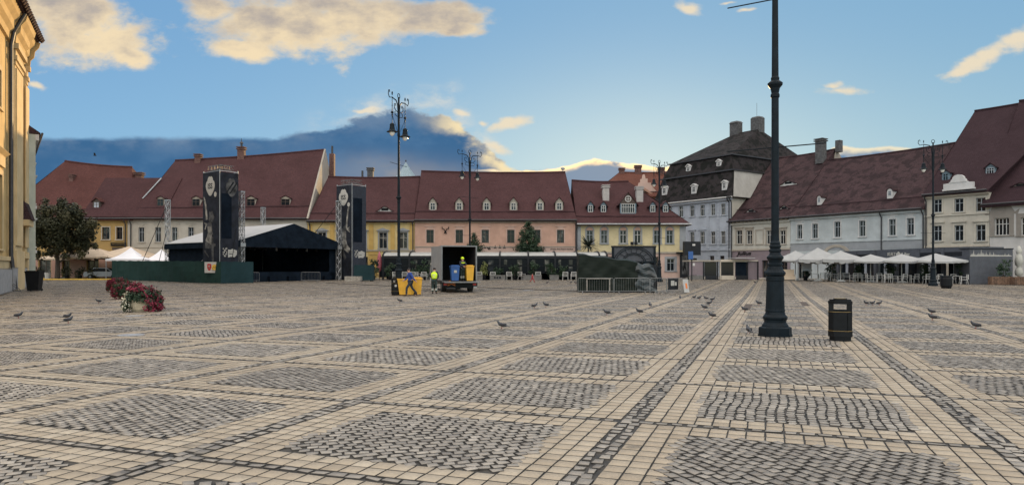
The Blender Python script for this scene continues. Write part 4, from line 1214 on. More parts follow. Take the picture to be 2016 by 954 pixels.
# long ice-blue house
b = rhouse('ice_blue_house', 'long pale ice blue house with the patched brown roof behind the white parasols', 1556.2, 1820)
W = b.W; ze = zE - b.zb
for i, (p, y0, y1) in enumerate(((1574.6, 442, 470), (1604.7, 440, 469), (1648.7, 436, 467), (1697.8, 434, 465), (1757, 431, 463.5), (1792.5, 429, 462))):
    w_ = 5.2 + i * .35; b.window(p - w_, y0, p + w_, y1, frame='grey_paint', sur='white_wall', hood='line', sw=.13, pane='curtain')
for p0, p1 in ((1570, 1592), (1635, 1662), (1690, 1720), (1750, 1780)): b.window(p0, 512, p1, 552, frame='brown_wood', sill=False, rec=.4)
b.body(0, W, ze, 16, 'ice'); b.make_windows()
_, z_ = b.pt(1700, 475); b.band(0, W, z_, z_ + .16, 'ice', .12); _, z2_ = b.pt(1700, 484)
b.slab(.05, W - .05, z_ - 1.0, z_ - .02, 'grey', .025, 'sill_band'); b.band(0, W, ze - .75, ze - .35, 'ice', .28, 'cornice')
q = MB(); s0, zc = b.pt(1647, 503); n = 14; ri, ro = 1.5, 1.95
for i in range(n):
    a0, a1 = math.pi * i / n, math.pi * (i + 1) / n
    q.prism([(s0 + r_ * math.cos(a), -.12, zc + r_ * .75 * math.sin(a)) for r_, a in ((ri, a0), (ro, a0), (ro, a1), (ri, a1))], (0, .14, 0))
q.build('portal_arch', M['taupe'], b.root)
D = 8.8; tp = RTP; zr = ze + tp * D
b.gable_roof(.004, W + .2, ze, D, (.004, zr), (W + .2, zr), 'tile_brown', over=.6)
b.dormer(1617, 399, 8, 9, ze, 0, tp, wall='white_wall', roof='tile_brown', frame='grey_paint', kind='arch', win=.5, grow=.5); b.dormer(1756, 386, 11, 9, ze, 0, tp, wall='white_wall', roof='tile_brown', frame='grey_paint', kind='arch', win=.5, grow=.5)
s1_, _ = b.pt(1736, 450); b.gutter(0, W, ze - .32, over=.6, pipes=((s1_, ze, 3.0), (W - .1, ze, 3.0)))
# tall cream house with the attic ornament
b = rhouse('tall_cream_house', 'tall cream house with a curved white attic ornament under its maroon roof', 1820.4, 1948)
W = b.W; _, ze = b.pt(1880, 374)
for i, p in enumerate((1846, 1888, 1931)):
    w_ = 8.3 + i * .6
    b.window(p - w_, 392 - i * 1.5, p + w_, 418 - i, frame='grey_paint', sur='cream', sw=.18, pane='glass')
    b.window(p - w_, 444 - i, p + w_, 474, frame='grey_paint', sur='cream', sw=.2, hood='flat', pane='glass')
for p0, p1 in ((1835, 1862), (1875, 1902), (1915, 1940)): b.window(p0, 510, p1, 556, frame='brown_wood', sill=False, rec=.4)
b.body(0, W, ze, 18, 'cream'); b.make_windows()
_, z_ = b.pt(1880, 424); b.band(0, W, z_, z_ + .16, 'cream', .14); b.band(0, W, ze - .7, ze - .2, 'sand', .35, 'cornice'); _, z_ = b.pt(1880, 486); b.band(0, W, z_, z_ + .2, 'sand', .14)
D = 9.5; sl, zl = b.pt(1919, 219, D); tp = (zl - ze) / D
b.gable_roof(0, W + .1, ze, D, (max(0.3, min(sl, W - 1)) , zl), (W + 6, zl + .3), 'tile_dark', over=.6)
q = MB(); s0, z0 = b.pt(1861, 374, -.3); s1, _ = b.pt(1919, 370, -.3); w_ = s1 - s0; c_ = (s0 + s1) / 2
hh = b.pt(1890, 345, -.3)[1] - z0
pr = [(s0, 0), (s1, 0), (s1, .42), (c_ + w_ * .27, .45), (c_ + w_ * .24, .68)] + [(c_ + w_ * .2 * math.cos(math.pi * i / 8), .72 + .32 * math.sin(math.pi * i / 8)) for i in range(9)] + [(c_ - w_ * .24, .68), (c_ - w_ * .27, .45), (s0, .42)]
q.prism([(s, -.75, z0 + h * hh) for s, h in pr], (0, .45, 0)); o = q.build('attic_ornament', M['white_wall'], b.root)
q = MB(); q.box(s0 - .1, s1 + .1, -.82, -.25, z0 - .15, z0 + .02); q.box(c_ - w_ * .3, c_ + w_ * .3, -.80, -.3, z0 + hh * .46, z0 + hh * .52); q.build('moulding', M['white_wall'], o)
b.dormer(1862, 357, 15, 17, ze, 0, tp, wall='blue_paint', roof='tile_dark', frame='blue_paint', kind='gable', rise=.35, win=.7); b.dormer(1950, 344, 19, 15, ze, 0, tp, wall='blue_paint', roof='tile_dark', frame='grey_paint', kind='gable', rise=.42, win=.8, bars=(2, 1))
b.gutter(0, W, ze - .3, over=.6, pipes=((.2, ze, 3.0),))
# white house at the right edge
b = rhouse('whitewashed_house', 'whitewashed house with grey stone window frames at the right edge', 1948.4, 2150)
W = b.W; _, ze = b.pt(1975, 395)
b.window(1958, 429, 1987, 463, frame='white', sur='stone', sw=.42, bars=(3, 1), rec=.25); b.window(2010, 427, 2042, 463, frame='white', sur='stone', sw=.42, bars=(3, 1), rec=.25)
b.body(0, W, ze, 16, 'chalk'); b.make_windows()
D = 9.0; _, zr = b.pt(2060, 190, D); tp = (zr - ze) / D
b.gable_roof(-.6, W, ze, D, (-.6, zr), (W, zr), 'tile_dark', over=.6)
b.eyebrow(2010, 367, 40, 6, ze, 0, tp, 'tile_dark', 'stone'); b.band(0, W, ze - .5, ze - .2, 'chalk', .3, 'cornice')
b.gutter(-.6, W, ze - .3, over=.6)
q = MB(); s_, z_ = b.pt(1972, 420)
pts = [(s_ - 1.6 + .4 * i + random.uniform(-.1, .1), -.03, z_ + (.95 if 1 < i < 7 else .3) + random.uniform(-.2, .15)) for i in range(9)]
q.prism([(s_ + 1.5, -.03, z_ - .1), (s_ - 1.6, -.03, z_ - .1)] + pts, (0, .04, 0)); q.build('bare_stone_patch', M['stone'], b.root)

# --- church at the left edge
ch = Bldg('church', 'tall baroque church with golden plaster and deep cornice at the left edge', 'church', -31.75, 41.4, math.degrees(math.atan2(.89, -.457)))
b = ch; W = 20.6
def cs(px): return b.pt(px, 400)[0]
_, zc0 = b.pt(52, 150); _, zc1 = b.pt(50, 112)
b.window_l(cs(39) - .3, cs(42) + .1, b.pt(40, 262)[1], b.pt(40, 185)[1], frame='brown_wood', sur='church_light', sw=.35, rec=.35, sill=True)
b.window_l(cs(38.5), cs(41.5), b.pt(40, 495)[1], b.pt(40, 455)[1], frame='brown_wood', sur='church_light', sw=.2, rec=.3)
b.window_l(cs(0) - 2.2, cs(3.5), 3.2, b.pt(2, 345)[1], frame='brown_wood', sur='church_light', sw=.4, rec=.5, bars=(2, 3))
b.window_l(cs(0) - 2.0, cs(1.5), b.pt(1, 215)[1], b.pt(1, 140)[1], frame='brown_wood', sur='church_light', sw=.4, rec=.4, bars=(2, 2))
ztop = zc1
b.body(-14, W, ztop, 18, 'church'); b.make_windows()
q = MB()
for (a_, c_, out) in ((cs(17), cs(33), .38), (cs(47), W - .05, .25)):
    s0, s1 = a_, c_
    q.box(s0, s1, -out, .02, 3.2, zc0 - 1.2); q.box(s0 + .35, s1 - .35, -out - .10, -out, 3.6, zc0 - 1.4)
q.build('pilaster', M['church_light'], b.root)
q = MB()
for (a_, c_, out) in ((cs(17), cs(33), .38), (cs(47), W - .05, .25)):
    z_ = zc0 - 1.2
    for k, (e, h) in enumerate(((.08, .3), (.2, .35), (.08, .5), (.3, .4))):
        q.box(a_ - e, c_ + e, -out - e, .02, z_, z_ + h - .004); z_ += h
q.build('capital', M['church_light'], b.root)
q = MB()
pr = [(0, zc0 + .35), (-.2, zc0 + .4), (-.25, zc0 + .9), (-.5, zc0 + 1.2), (-.55, zc0 + 1.7), (-.85, zc0 + 2.1), (-.95, zc0 + 2.5), (0, zc0 + 2.6)]
q.prism([(-14, y, z) for y, z in pr], (14 + W + .6, 0, 0))
pr2 = [(y - .3, z) if y < 0 else (y - .2, z) for y, z in pr[:-1]] + [(-.2, zc0 + 2.59)]
q.prism([(cs(17) - .4, y, z - .004) for y, z in pr2], (cs(33) - cs(17) + .8, 0, 0)); q.prism([(cs(47) - .4, y, z - .004) for y, z in pr2], (W - cs(47) + .9, 0, 0))
q.build('cornice', M['church'], b.root)
q = MB(); z_ = zc0 + 2.62
q.prism([(-14, -1.1, z_ - .1), (-14, -1.2, z_ + .25), (-14, 9, z_ + 8.5), (-14, 19, z_)], (14 + W + .8, 0, 0))
q.build('roof', M['tile_brown'], b.root)
q = MB(); s_ = -13.6
while s_ < W + .6: q.tube([(s_, -1.45, z_ + .02), (s_, -.6, z_ + .7)], .22, 6); s_ += .62
q.build('eave_tiles', M['tile_brown'], b.root)
q = MB(); q.box(-14, W - .1, -.18, .015, 0, 2.4); q.box(-14, W - .1, -.28, .012, 2.4, 2.7)
for (a_, c_, out) in ((cs(17), cs(33), .55), (cs(47), W - .05, .42)): q.box(a_ - .3, c_ + .02, -out, .01, .0, 3.2)
q.build('plinth', M['church_light'], b.root)
q = MB(); s_ = cs(13); q.tube([(s_, -1.15, zc0 + 2.5), (s_, -.45, zc0 + 1.0), (s_, -.28, zc0), (s_, -.28, 2.8), (s_, -.55, .3)], .14, 8); q.build('downpipe', M['gutter'], b.root)
q = MB(); s0, s1 = cs(36.5), cs(44.5); _, zA = b.pt(41, 433); _, zB = b.pt(41, 400)
q.prism([(s0, -.9, zA), (s0, -.05, zA), (s0, -.05, zB + .3), (s0, -.45, zB)], (s1 - s0, 0, 0)); q.build('niche_canopy', M['tile_brown'], b.root)
q = MB(); q.box(s0 - .2, s1 + .2, -.75, .01, zA - .5, zA - .02); q.box(s0, s1, -.5, .01, zA - 3.2, zA - 2.8); q.build('niche_moulding', M['church_light'], b.root)
q = MB(); s0 = cs(0) - 4.6; s1 = cs(5.5); _, zA = b.pt(4, 338)
q.box(s0, s1, -.16, .01, zA + .3, zA + 1.1); q.prism([(s0 - .1, -.45, zA + 1.35), (s0 - .1, -.1, zA + 1.1), (s0 - .1, 0, zA + 1.1), (s0 - .1, 0, zA + 1.8)], (s1 - s0 + .3, 0, 0)); q.build('portal_pediment', M['church_light'], b.root)
# paler house beyond the church
b = Bldg('mint_house', 'pale mint house with a dark gutter squeezed between church and tree', 'house', -41.0, 61.2, math.degrees(math.atan2(11, -8)))
W = math.hypot(8, 11.2); _, ze = b.pt(62, 285)
for k in range(3):
    s_ = 2.2 + k * 4.2
    for z_ in (3.6, 7.4, 11.0): b.window_l(s_, s_ + 1.2, z_, z_ + 2.0, frame='grey_paint', sur='white_wall', sw=.25, hood='flat')
b.body(0, W, ze, 14, 'mint'); b.make_windows()
for z_ in (3.0, 6.8): b.band(0, W, z_, z_ + .25, 'white_wall', .1)
b.band(0, W + .1, ze - .8, ze - .2, 'white_wall', .25, 'cornice')
b.gable_roof(0, W + .1, ze, 7, (0, ze + 5), (W - 3, ze + 5), 'tile_brown', over=.35)
b.gutter(0, W + .1, ze - .2, over=.4, pipes=((W - .1, ze, .2),))
# ------------------------------------------------------------------ stage
SA = math.degrees(math.atan2(.8, .6))        # the front runs along (.6,.8); depth axis is (-.8,.6)
def lattice(mb, p, q, w=0.4, r=0.028, step=0.5, n=4):
    """a square lattice mast or beam from p to q"""
    p, q = Vector(p), Vector(q); t = (q - p); L = t.length; t.normalize()
    a = t.cross(Vector((0, 0, 1))) if abs(t.z) < .9 else Vector((1, 0, 0)); a.normalize(); c = t.cross(a).normalized()
    cor = [a * (w / 2) * i + c * (w / 2) * j for i, j in ((-1, -1), (1, -1), (1, 1), (-1, 1))]
    for o in cor: mb.tube([p + o, q + o], r * 1.3, 5)
    k = max(2, int(L / step))
    for i in range(k):
        z0, z1 = L * i / k, L * (i + 1) / k
        for j in range(4):
            A, B_ = cor[j], cor[(j + 1) % 4]
            if i % 2: A, B_ = B_, A
            mb.tube([p + A + t * z0, p + B_ + t * z1], r, 4, cap=False)
            mb.tube([p + A + t * z0, p + B_ + t * z0], r, 4, cap=False)
    return mb
SW, SD = 13.0, 15.3
SX, SY = -29.0, 76.0
st = thing('stage', 'covered concert stage with a white membrane roof and black sides', 'stage', (SX, SY, gz(80) - .03), R(SA))
zeS, zaS = 4.55, 6.6
q = MB()   # roof skin (two slopes, thin closed)
def slope(mb, pts, th=.06):
    mb.prism(pts, (0, 0, -th))
slope(q, [(-.5, -.3, zeS - .1), (SW / 2, -.3, zaS), (SW / 2, SD, zaS), (-.5, SD, zeS - .1)]); slope(q, [(SW / 2, -.3, zaS), (SW + .5, -.3, zeS - .1), (SW + .5, SD, zeS - .1), (SW / 2, SD, zaS)])
q.build('roof', M['membrane'], st.id_data if False else st)
q = MB(); q.prism([(-.45, -.36, zeS - .75), (SW + .45, -.36, zeS - .75), (SW + .45, -.36, zeS - .08), (SW / 2, -.36, zaS - .02), (-.45, -.36, zeS - .08)], (0, .05, 0)); q.build('front_gable', M['black_cloth'], st)
q = MB(); q.box(-.42, -.36, -.3, SD, zeS - .8, zeS - .1); q.box(SW + .36, SW + .42, -.3, SD, zeS - .8, zeS - .1); q.build('valance', M['black_cloth'], st)
q = MB(); q.box(.1, .16, 1.0, SD, 0, zeS - .15); q.box(SW - .16, SW - .1, 1.0, SD, 0, zeS - .15); q.box(.16, SW - .16, SD - .2, SD - .14, 0, zeS + .2); q.build('wall', M['black_cloth'], st)
q = MB(); q.box(SW - .95, SW + 1.6, .35, .41, .05, zeS - .2); q.build('side_drape', M['black_cloth'], st)
q = MB(); q.box(.2, SW - .2, .4, SD - .3, .9, 1.1); q.box(.2, SW - .2, .35, .42, 0.03, 1.1); q.build('deck', M['black_cloth'], st)
q = MB()
for k in range(5): q = MB(); q.box(1.0 + k * 2.5, 2.0 + k * 2.5, -.15, .28, .03, .62); q.build('floor_monitor', M['mesh_shade'], st)
q = MB()
for k in range(3): lattice(q, (.5, 2 + k * 5, zeS - .35), (SW - .5, 2 + k * 5, zeS - .35), .35, .022, .6)
o = q.build('ceiling_truss', M['galv'], st)
for k in range(8):
    l = MB(); c = (1.6 + k * 1.4, 2.0, zeS - .85); l.lathe([(.05, .3), (.12, .22), (.14, -.15), (.12, -.2)], c, 8); l.build('spotlight', M['black'] if k % 3 else M['galv'], o)
for i, (x, y) in enumerate(((0, 0), (SW, 0), (0, SD), (SW, SD))):
    q = MB(); lattice(q, (x, y - .2 if y == 0 else y, 0.05), (x, y - .2 if y == 0 else y, 9.6), .42)
    q.box(x - .3, x + .3, (y - .2 if y == 0 else y) - .3, (y - .2 if y == 0 else y) + .3, zeS - .75, zeS - .35)
    q.obox((x, (y - .2 if y == 0 else y), 9.65), (.5, .5, .12)); o = q.build('mast', M['alu'], st)
q = MB()
for (a, c) in (((0, SD, 9.3), (-3.2, SD + 1.5, .1)), ((0, 0, 9.3), (-2.4, -2.2, 2.0)), ((SW, 0, 9.3), (SW - 1.5, 3.0, zeS + .8)), ((SW, SD, 9.3), (SW + 1, SD + 1.2, .1)), ((0, SD, 6.5), (-2.6, SD - 2, .1))): q.tube([a, c], .035, 4)
q.build('guy_rope', M['black'], st)
q = MB(); q.tube([(-.2, 6, 2.2), (-.2, 6, 5.4)], .04, 5); q.tube([(-.25, 7.5, 2.2), (-.25, 2.0, 5.2)], .045, 5); q.tube([(-.3, 6.0, 5.35), (-.3, 1.5, 5.35)], .03, 5); q.tube([(-.3, 6.0, 5.0), (-.3, 1.5, 5.0)], .03, 5); q.build('side_scaffold', M['alu'], st)
# banner towers
def lips(mb, cx, cz, w, h, y, n=28):
    """mouth-shaped plate outline in the x-z plane"""
    pts = []
    for i in range(n):
        a = 2 * math.pi * i / n
        r = 1.0 - 0.16 * max(0, math.cos((a - math.pi / 2) * 6)) * (1 if math.sin(a) > .6 else 0) + 0.06 * math.cos(4 * a)
        pts.append((cx + w / 2 * math.cos(a) * r, y, cz + h / 2 * math.sin(a) * r))
    return pts
def tower(x, y, label, w_right, w_left, sub):
    t = thing('banner_tower', label, 'banner tower', (x, y, gz(y)), R(SA), 'black banner towers beside the stage')
    H = 11.55; z0 = 2.0
    q = MB()
    for (a, c) in ((0, 0), (w_right, 0), (0, w_left), (w_right, w_left)): q.tube([(a, c, 0), (a, c, H + .15)], .05, 6)
    for z in (2, 5, 8, H):
        q.tube([(0, 0, z), (w_right, 0, z)], .04, 5); q.tube([(0, 0, z), (0, w_left, z)], .04, 5); q.tube([(w_right, 0, z), (w_right, w_left, z)], .04, 5); q.tube([(0, w_left, z), (w_right, w_left, z)], .04, 5)
    q.build('scaffold', M['alu'], t)
    q = MB(); lattice(q, (.35, w_left * .8, H + .42), (.35, .1, H + .42), .42, .018, .5); lattice(q, (.1, .35, H + .42), (w_right * .82, .35, H + .42), .42, .018, .5); q.build('top_truss', M['truss_grey'], t)
    q = MB(); q.box(.12, w_right - .1, .15, w_left - .1, 0, H - .3); q.build('speaker_stack', M['mesh_shade'], t)
    # left face sits in the plane x=0, right face in the plane y=0
    q = MB(); q.box(-.09, -.06, .0, w_left, z0 if sub == 0 else .05, H - .05); L_ = q.build('left_banner', M['banner'], t)
    q = MB(); q.box(.0, w_right, -.09, -.06, z0 if sub == 0 else .05, H - .12); Rb = q.build('right_banner', M['banner'] if sub == 0 else M['navy'], t)
    # prints: on the left banner (x -> -y axis) built in a turned frame
    def onleft(mb): mb.M = Matrix.Translation((-.095, w_left, 0)) @ Matrix.Rotation(-math.pi / 2, 4, 'Z'); return mb
    Wl = w_left
    q = onleft(MB()); cx, cz = Wl * .47, H - 1.45
    q.prism(lips(q, cx, cz, 1.6, 2.0, 0), (0, -.012, 0)); q.prism([(cx + .95 + .24 * math.cos(2 * math.pi * i / 12), 0, cz - .95 + .27 * math.sin(2 * math.pi * i / 12)) for i in range(12)], (0, -.012, 0)); e = q.build('mouth_emblem', M['print_white'], L_)
    me = text_mesh('ISS', .78, .008); me.materials.clear(); me.materials.append(M['black']); o = bpy.data.objects.new('emblem_letters', me); COL.objects.link(o); o.parent = L_
    o.matrix_local = Matrix.Translation((-.112, Wl - cx + .48, cz - .3)) @ Matrix.Rotation(-math.pi / 2, 4, 'Z') @ Matrix.Rotation(math.pi / 2, 4, 'X')
    # singer with a raised arm, printed in greys
    q = onleft(MB()); f = -.006
    def strip(pts, ws, y=0.0, th=-.008):
        for (p, w0), (p2, w1) in zip(zip(pts, ws), zip(pts[1:], ws[1:])):
            d = Vector((p2[0] - p[0], p2[1] - p[1])); n = Vector((-d.y, d.x)).normalized()
            q.prism([(p[0] + n.x * w0, y, p[1] + n.y * w0), (p2[0] + n.x * w1, y, p2[1] + n.y * w1), (p2[0] - n.x * w1, y, p2[1] - n.y * w1), (p[0] - n.x * w0, y, p[1] - n.y * w0)], (0, th, 0))
    k = Wl / 2.9
    if sub == 0:
        strip([(.3 * k, 8.75), (.55 * k, 8.0), (.72 * k, 6.6)], [.13, .15, .18]); strip([(.2 * k, 9.0), (.34 * k, 8.6)], [.05, .17], 0, -.010)
        strip([(1.25 * k, 5.9), (1.3 * k, 5.2), (1.15 * k, 4.6), (1.0 * k, 4.2)], [.38, .36, .48, .6], 0, -.012); strip([(.2 * k, 6.3), (.7 * k, 6.1)], [.04, .12], 0, -.011); strip([(.7 * k, 6.2), (.4 * k, 5.6)], [.1, .06], 0, -.013)
    else:
        strip([(2.3 * k, 8.75), (2.1 * k, 7.6), (1.95 * k, 6.3)], [.1, .12, .15]); strip([(2.45 * k, 9.0), (2.3 * k, 8.6)], [.05, .15], 0, -.010)
        strip([(1.5 * k, 5.9), (1.45 * k, 4.9), (1.7 * k, 4.1), (2.5 * k, 3.5)], [.38, .4, .42, .3], 0, -.012)
        for a in (.2, .5, .8): strip([(1.95 * k, 6.2), (2.6 * k, 5.6 + a)], [.07, .03], 0, -.009 - a * .004)
    q.build('printed_singer_arm', M['print_pale'], L_)
    q = onleft(MB())
    if sub == 0:
        n = 14; c = (1.55 * k, 6.85)
        pts = [(c[0] + (.55 + .13 * math.sin(i * 5.1)) * math.cos(2 * math.pi * i / n), 0, c[1] + (.62 + .16 * math.cos(i * 3.7)) * math.sin(2 * math.pi * i / n)) for i in range(n)]
        q.prism(pts, (0, -.004, 0))
        strip([(1.1 * k, 6.3), (1.5 * k, 4.9), (1.2 * k, 3.9)], [.5, .42, .9], 0, -.003); strip([(.4 * k, 3.9), (1.2 * k, 3.85), (2.3 * k, 3.95)], [.3, .28, .12], 0, -.005)
        strip([(1.75 * k, 4.0), (1.85 * k, 2.1)], [.22, .18], 0, -.006); strip([(.3 * k, 3.4), (1.1 * k, 2.7)], [.12, .06], 0, -.007)
    else:
        strip([(1.4 * k, 6.3), (1.3 * k, 4.9), (1.6 * k, 3.6)], [.45, .4, .8], 0, -.003); strip([(1.0 * k, 3.6), (1.8 * k, 2.6)], [.3, .2], 0, -.005); strip([(1.6 * k, 6.6), (1.9 * k, 6.0)], [.3, .3], 0, -.004)
    q.build('printed_singer', M['print_grey'], L_)
    # right banner: shaded inset, faint emblem and the white crest mark
    q = MB(); q.box(.12, w_right * .62, -.098, -.09, 4.6, H - 2.3) if sub == 0 else q.box(.12, w_right * .70, -.098, -.09, 4.6, H - 1.6); q.build('dark_panel', M['mesh_shade'], Rb)
    if sub == 0:
        q = MB(); cx, cz = w_right * .62, H - 1.6
        q.prism(lips(q, cx, cz, 1.25, 1.9, -.10), (0, -.008, 0)); o = q.build('mouth_emblem', M['print_grey'], Rb)
        q = MB()
        for s_ in (-.22, .2): q.prism([(cx - .5 + s_, -.112, cz - .7), (cx - .34 + s_, -.112, cz - .7), (cx + .5 + s_, -.112, cz + .5), (cx + .36 + s_, -.112, cz + .6)], (0, -.004, 0))
        q.build('emblem_strokes', M['black'], o)
    zc = 3.15; x0 = w_right * .42
    q = MB(); pts = [(x0, -.10, zc - .5), (x0 + .3, -.10, zc - .42), (x0 + .75, -.10, zc - .45), (x0 + 1.0, -.10, zc - .2), (x0 + 1.02, -.10, zc + .25), (x0 + .8, -.10, zc + .3), (x0 + .5, -.10, zc + .42), (x0 + .25, -.10, zc + .3), (x0, -.10, zc + .34)]
    q.prism(pts, (0, -.008, 0)); o = q.build('white_patch', M['print_white'], Rb)
    q = MB()
    for r_ in range(5):
        for c_ in range(4):
            if (r_ * 7 + c_ * 5) % 3: q.box(x0 - .58 + c_ * .13, x0 - .49 + c_ * .13, -.108, -.10, zc - .42 + r_ * .19, zc - .29 + r_ * .19 + .04 * (c_ % 2))
    q.build('crest_mark', M['print_white'], Rb)
    q = MB(); q.box(x0 + .12, x0 + .85, -.112, -.109, zc + .08, zc + .10); q.box(x0 + .12, x0 + .55, -.112, -.109, zc - .16, zc - .08); q.build('small_print', M['print_grey'], o)
    return t
tower(-30.0, 73.0, 'banner tower with a printed singer and mouth emblem left of the stage', 2.05, 3.05, 0)
tower(-19.35, 86.0, 'banner tower half hidden by a lattice mast at the right end of the stage', 2.15, 2.75, 1)
# hoarding
def hoarding():
    A = Vector((-48.4, 86.0, 0)); Bp = Vector((-31.6, 72.2, 0)); Cc = Vector((-28.9, 70.6, 0)); Dd = Vector((-26.4, 72.6, 0))
    t = thing('hoarding', 'long dark green cloth hoarding wrapped round the foot of the stage', 'hoarding', (A.x, A.y, gz(79)))
    def wall(nm, p, r_, m, h0, h1, n):
        q = MB(); v = []
        d = (r_ - p); L = d.length; nx = Vector((-d.y, d.x, 0)).normalized()
        for j in range(5):
            for i in range(n + 1):
                u = i / n; w = math.sin(u * n * 1.9) * .05 + math.sin(u * n * .7 + j) * .04 + random.uniform(-.015, .015)
                c = p + d * u + nx * w * (1 if 0 < i < n else 0) - A
                zz = .06 + (h0 + (h1 - h0) * u + .03 * math.sin(i * 2.3) - .06) * j / 4 + (gz(p.y + d.y * u) - gz(79))
                v.append((c.x, c.y, zz))
        nv = len(v); v += [(a + nx.x * .03, b_ + nx.y * .03, c_) for a, b_, c_ in v]
        f = []
        for j in range(4):
            for i in range(n):
                a = j * (n + 1) + i; f += [(a, a + 1, a + n + 2, a + n + 1), (a + nv, a + nv + n + 1, a + nv + n + 2, a + nv + 1)]
        for i in range(n): a = 4 * (n + 1) + i; f.append((a, a + 1, a + 1 + nv, a + nv))
        q.add(v, f); return q.build(nm, M[m], t, smooth=False)
    wall('green_cloth', A, Bp, 'green_cloth', 2.35, 2.25, 26); wall('green_cloth', Bp, Cc, 'green_cloth', 2.25, 2.2, 6); wall('teal_cloth', Cc, Dd, 'teal_cloth', 2.2, 2.2, 7)
    q = MB()
    for p, r_, n in ((A, Bp, 9), (Cc, Dd, 2)):
        for i in range(n + 1):
            c = p + (r_ - p) * (i / n) - A; nx = Vector((-(r_ - p).y, (r_ - p).x, 0)).normalized() * .12
            zz = gz(p.y + (r_ - p).y * i / n) - gz(79); q.tube([(c.x + nx.x, c.y + nx.y, zz), (c.x + nx.x, c.y + nx.y, zz + 2.2)], .03, 5)
    q.build('post', M['galv'], t)
    return Cc, Dd
hc, hd = hoarding()
d = (hc - Vector((-31.6, 72.2, 0))).normalized()
pb = thing('crest_banner', 'white banner with a red shield and gold lettering on the hoarding corner', 'banner', (-30.85, 71.42, gz(71) + 1.1), math.atan2(-.25, 1))
q = MB(); q.box(0, 2.05, -.05, -.02, 0, 1.08); o = q.build('sheet', M['white'], pb)
q = MB(); sh = [(.32, .85), (.38, .92), (.7, .90), (.80, .82), (.80, .5), (.7, .28), (.56, .2), (.42, .28), (.32, .5)]; q.prism([(x, -.052, z) for x, z in sh], (0, -.006, 0)); s_ = q.build('shield', M['emb_red'], o)
q = MB(); q.bar((.42, -.061, .36), (.70, -.061, .74), .05, .004); q.bar((.70, -.065, .36), (.42, -.065, .74), .05, .004); q.obox((.56, -.061, .68), (.12, .004, .1)); q.build('crossed_swords', M['print_white'], s_)
q = MB(); pts = [(.86, .3), (1.3, .27), (1.62, .42), (1.72, .62), (1.66, .82), (1.35, .78), (1.1, .84), (.9, .76), (.86, .55)]; q.prism([(x, -.052, z) for x, z in pts], (0, -.006, 0)); g_ = q.build('gold_lettering', M['emb_gold'], o)
q = MB(); q.tube([(.95, -.06, .45), (1.05, -.06, .62), (1.2, -.06, .5), (1.3, -.06, .68), (1.5, -.06, .58)], .03, 4); q.box(.84, 1.3, -.062, -.053, .20, .245); q.build('strokes', M['wood'], g_)
# crowd barriers
def barrier(label, loc, rz, L=2.3, panel=None):
    t = thing('crowd_barrier', label, 'crowd barrier', loc, rz, 'steel crowd barriers')
    q = MB(); h0, h1 = .22, 1.08
    q.tube([(0, 0, h0 - .1), (0, 0, h1 - .06), (.06, 0, h1), (L - .06, 0, h1), (L, 0, h1 - .06), (L, 0, h0 - .1)], .018, 6); q.tube([(0, 0, h0), (L, 0, h0)], .015, 6); q.build('frame', M['galv'], t)
    q = MB(); n = int(L / .15)
    for i in range(1, n): q.tube([(L * i / n, 0, h0), (L * i / n, 0, h1)], .006, 4, cap=False)
    q.build('bars', M['galv'], t)
    for x in (.3, L - .3):
        q = MB(); q.tube([(x, -.32, .02), (x, -.28, .06), (x, 0, .2), (x, .28, .06), (x, .32, .02)], .018, 5); q.build('foot', M['galv'], t)
    return t
p = ground(593, 555); barrier('low steel crowd barrier in front of the dark stage mouth', p, R(6), 2.0)
p = ground(481, 556); barrier('steel crowd barrier between green hoarding and stage', p, R(16), 1.5)
# stage odds and ends
p = atx(678, 79); ps = thing('deck_panel_stack', 'low stack of grey stage panels below the right banner tower', 'panel stack', p)
for k in range(5):
    q = MB(); q.box(.03 * (k % 2), 1.75 + .03 * (k % 3), 0, 1.1, .02 + k * .115, .02 + k * .115 + .1); q.build('panel', M['pallet'], ps)
p = atx(697, 80); gb = thing('cloth_covered_crate', 'teal cloth covered crate on small feet right of the banner tower', 'covered crate', p)
q = MB(); q.obox((1.0, .7, .98), (2.1, 1.4, 1.75), 0, 0, 0, .97); q.build('cloth', M['teal_cloth'], gb)
for x, y in ((.15, .15), (1.85, .15), (.15, 1.25), (1.85, 1.25)): q = MB(); q.box(x - .06, x + .06, y - .06, y + .06, 0, .12); q.build('foot', M['black'], gb)
# ------------------------------------------------------------------ tents and parasols on the left
def popup(label, c, w, h0, h1):
    t = thing('pavilion_tent', label, 'pop-up tent', c, R(12), 'white pop-up tents behind the hoarding'); q = MB(); n = 8
    def ring(k): return None
    v = []; f = []
    segs = 9
    for i in range(segs + 1):
        u = i / segs; r_ = w / 2 * (1 - u); z = h0 + (h1 - h0) * (u ** 1.75)
        v += [(-r_, -r_, z), (r_, -r_, z), (r_, r_, z), (-r_, r_, z)]
    for i in range(segs):
        for k in range(4): f.append((i * 4 + k, i * 4 + (k + 1) % 4, i * 4 + 4 + (k + 1) % 4, i * 4 + 4 + k))
    q.add(v, f); q.build('canopy', M['tent_white'], t)
    q = MB(); e = w / 2
    for a in ((-e, e, -e, -e + .02), (-e, e, e - .02, e), (-e, -e + .02, -e + .02, e - .02), (e - .02, e, -e + .02, e - .02)): q.box(a[0], a[1], a[2], a[3], h0 - .25, h0)
    q.build('valance', M['tent_white'], t)
    for x, y in ((-e, -e), (e, -e), (e, e), (-e, e)):
        q = MB(); q.box(x * .97 - .04, x * .97 + .04, y * .97 - .04, y * .97 + .04, 0, h0 - .02); q.build('leg', M['alu'], t)
    return t
popup('white pop-up tent with a pointed peak behind the left part of the hoarding', atx(258, 92), 4.6, 2.55, 4.1)
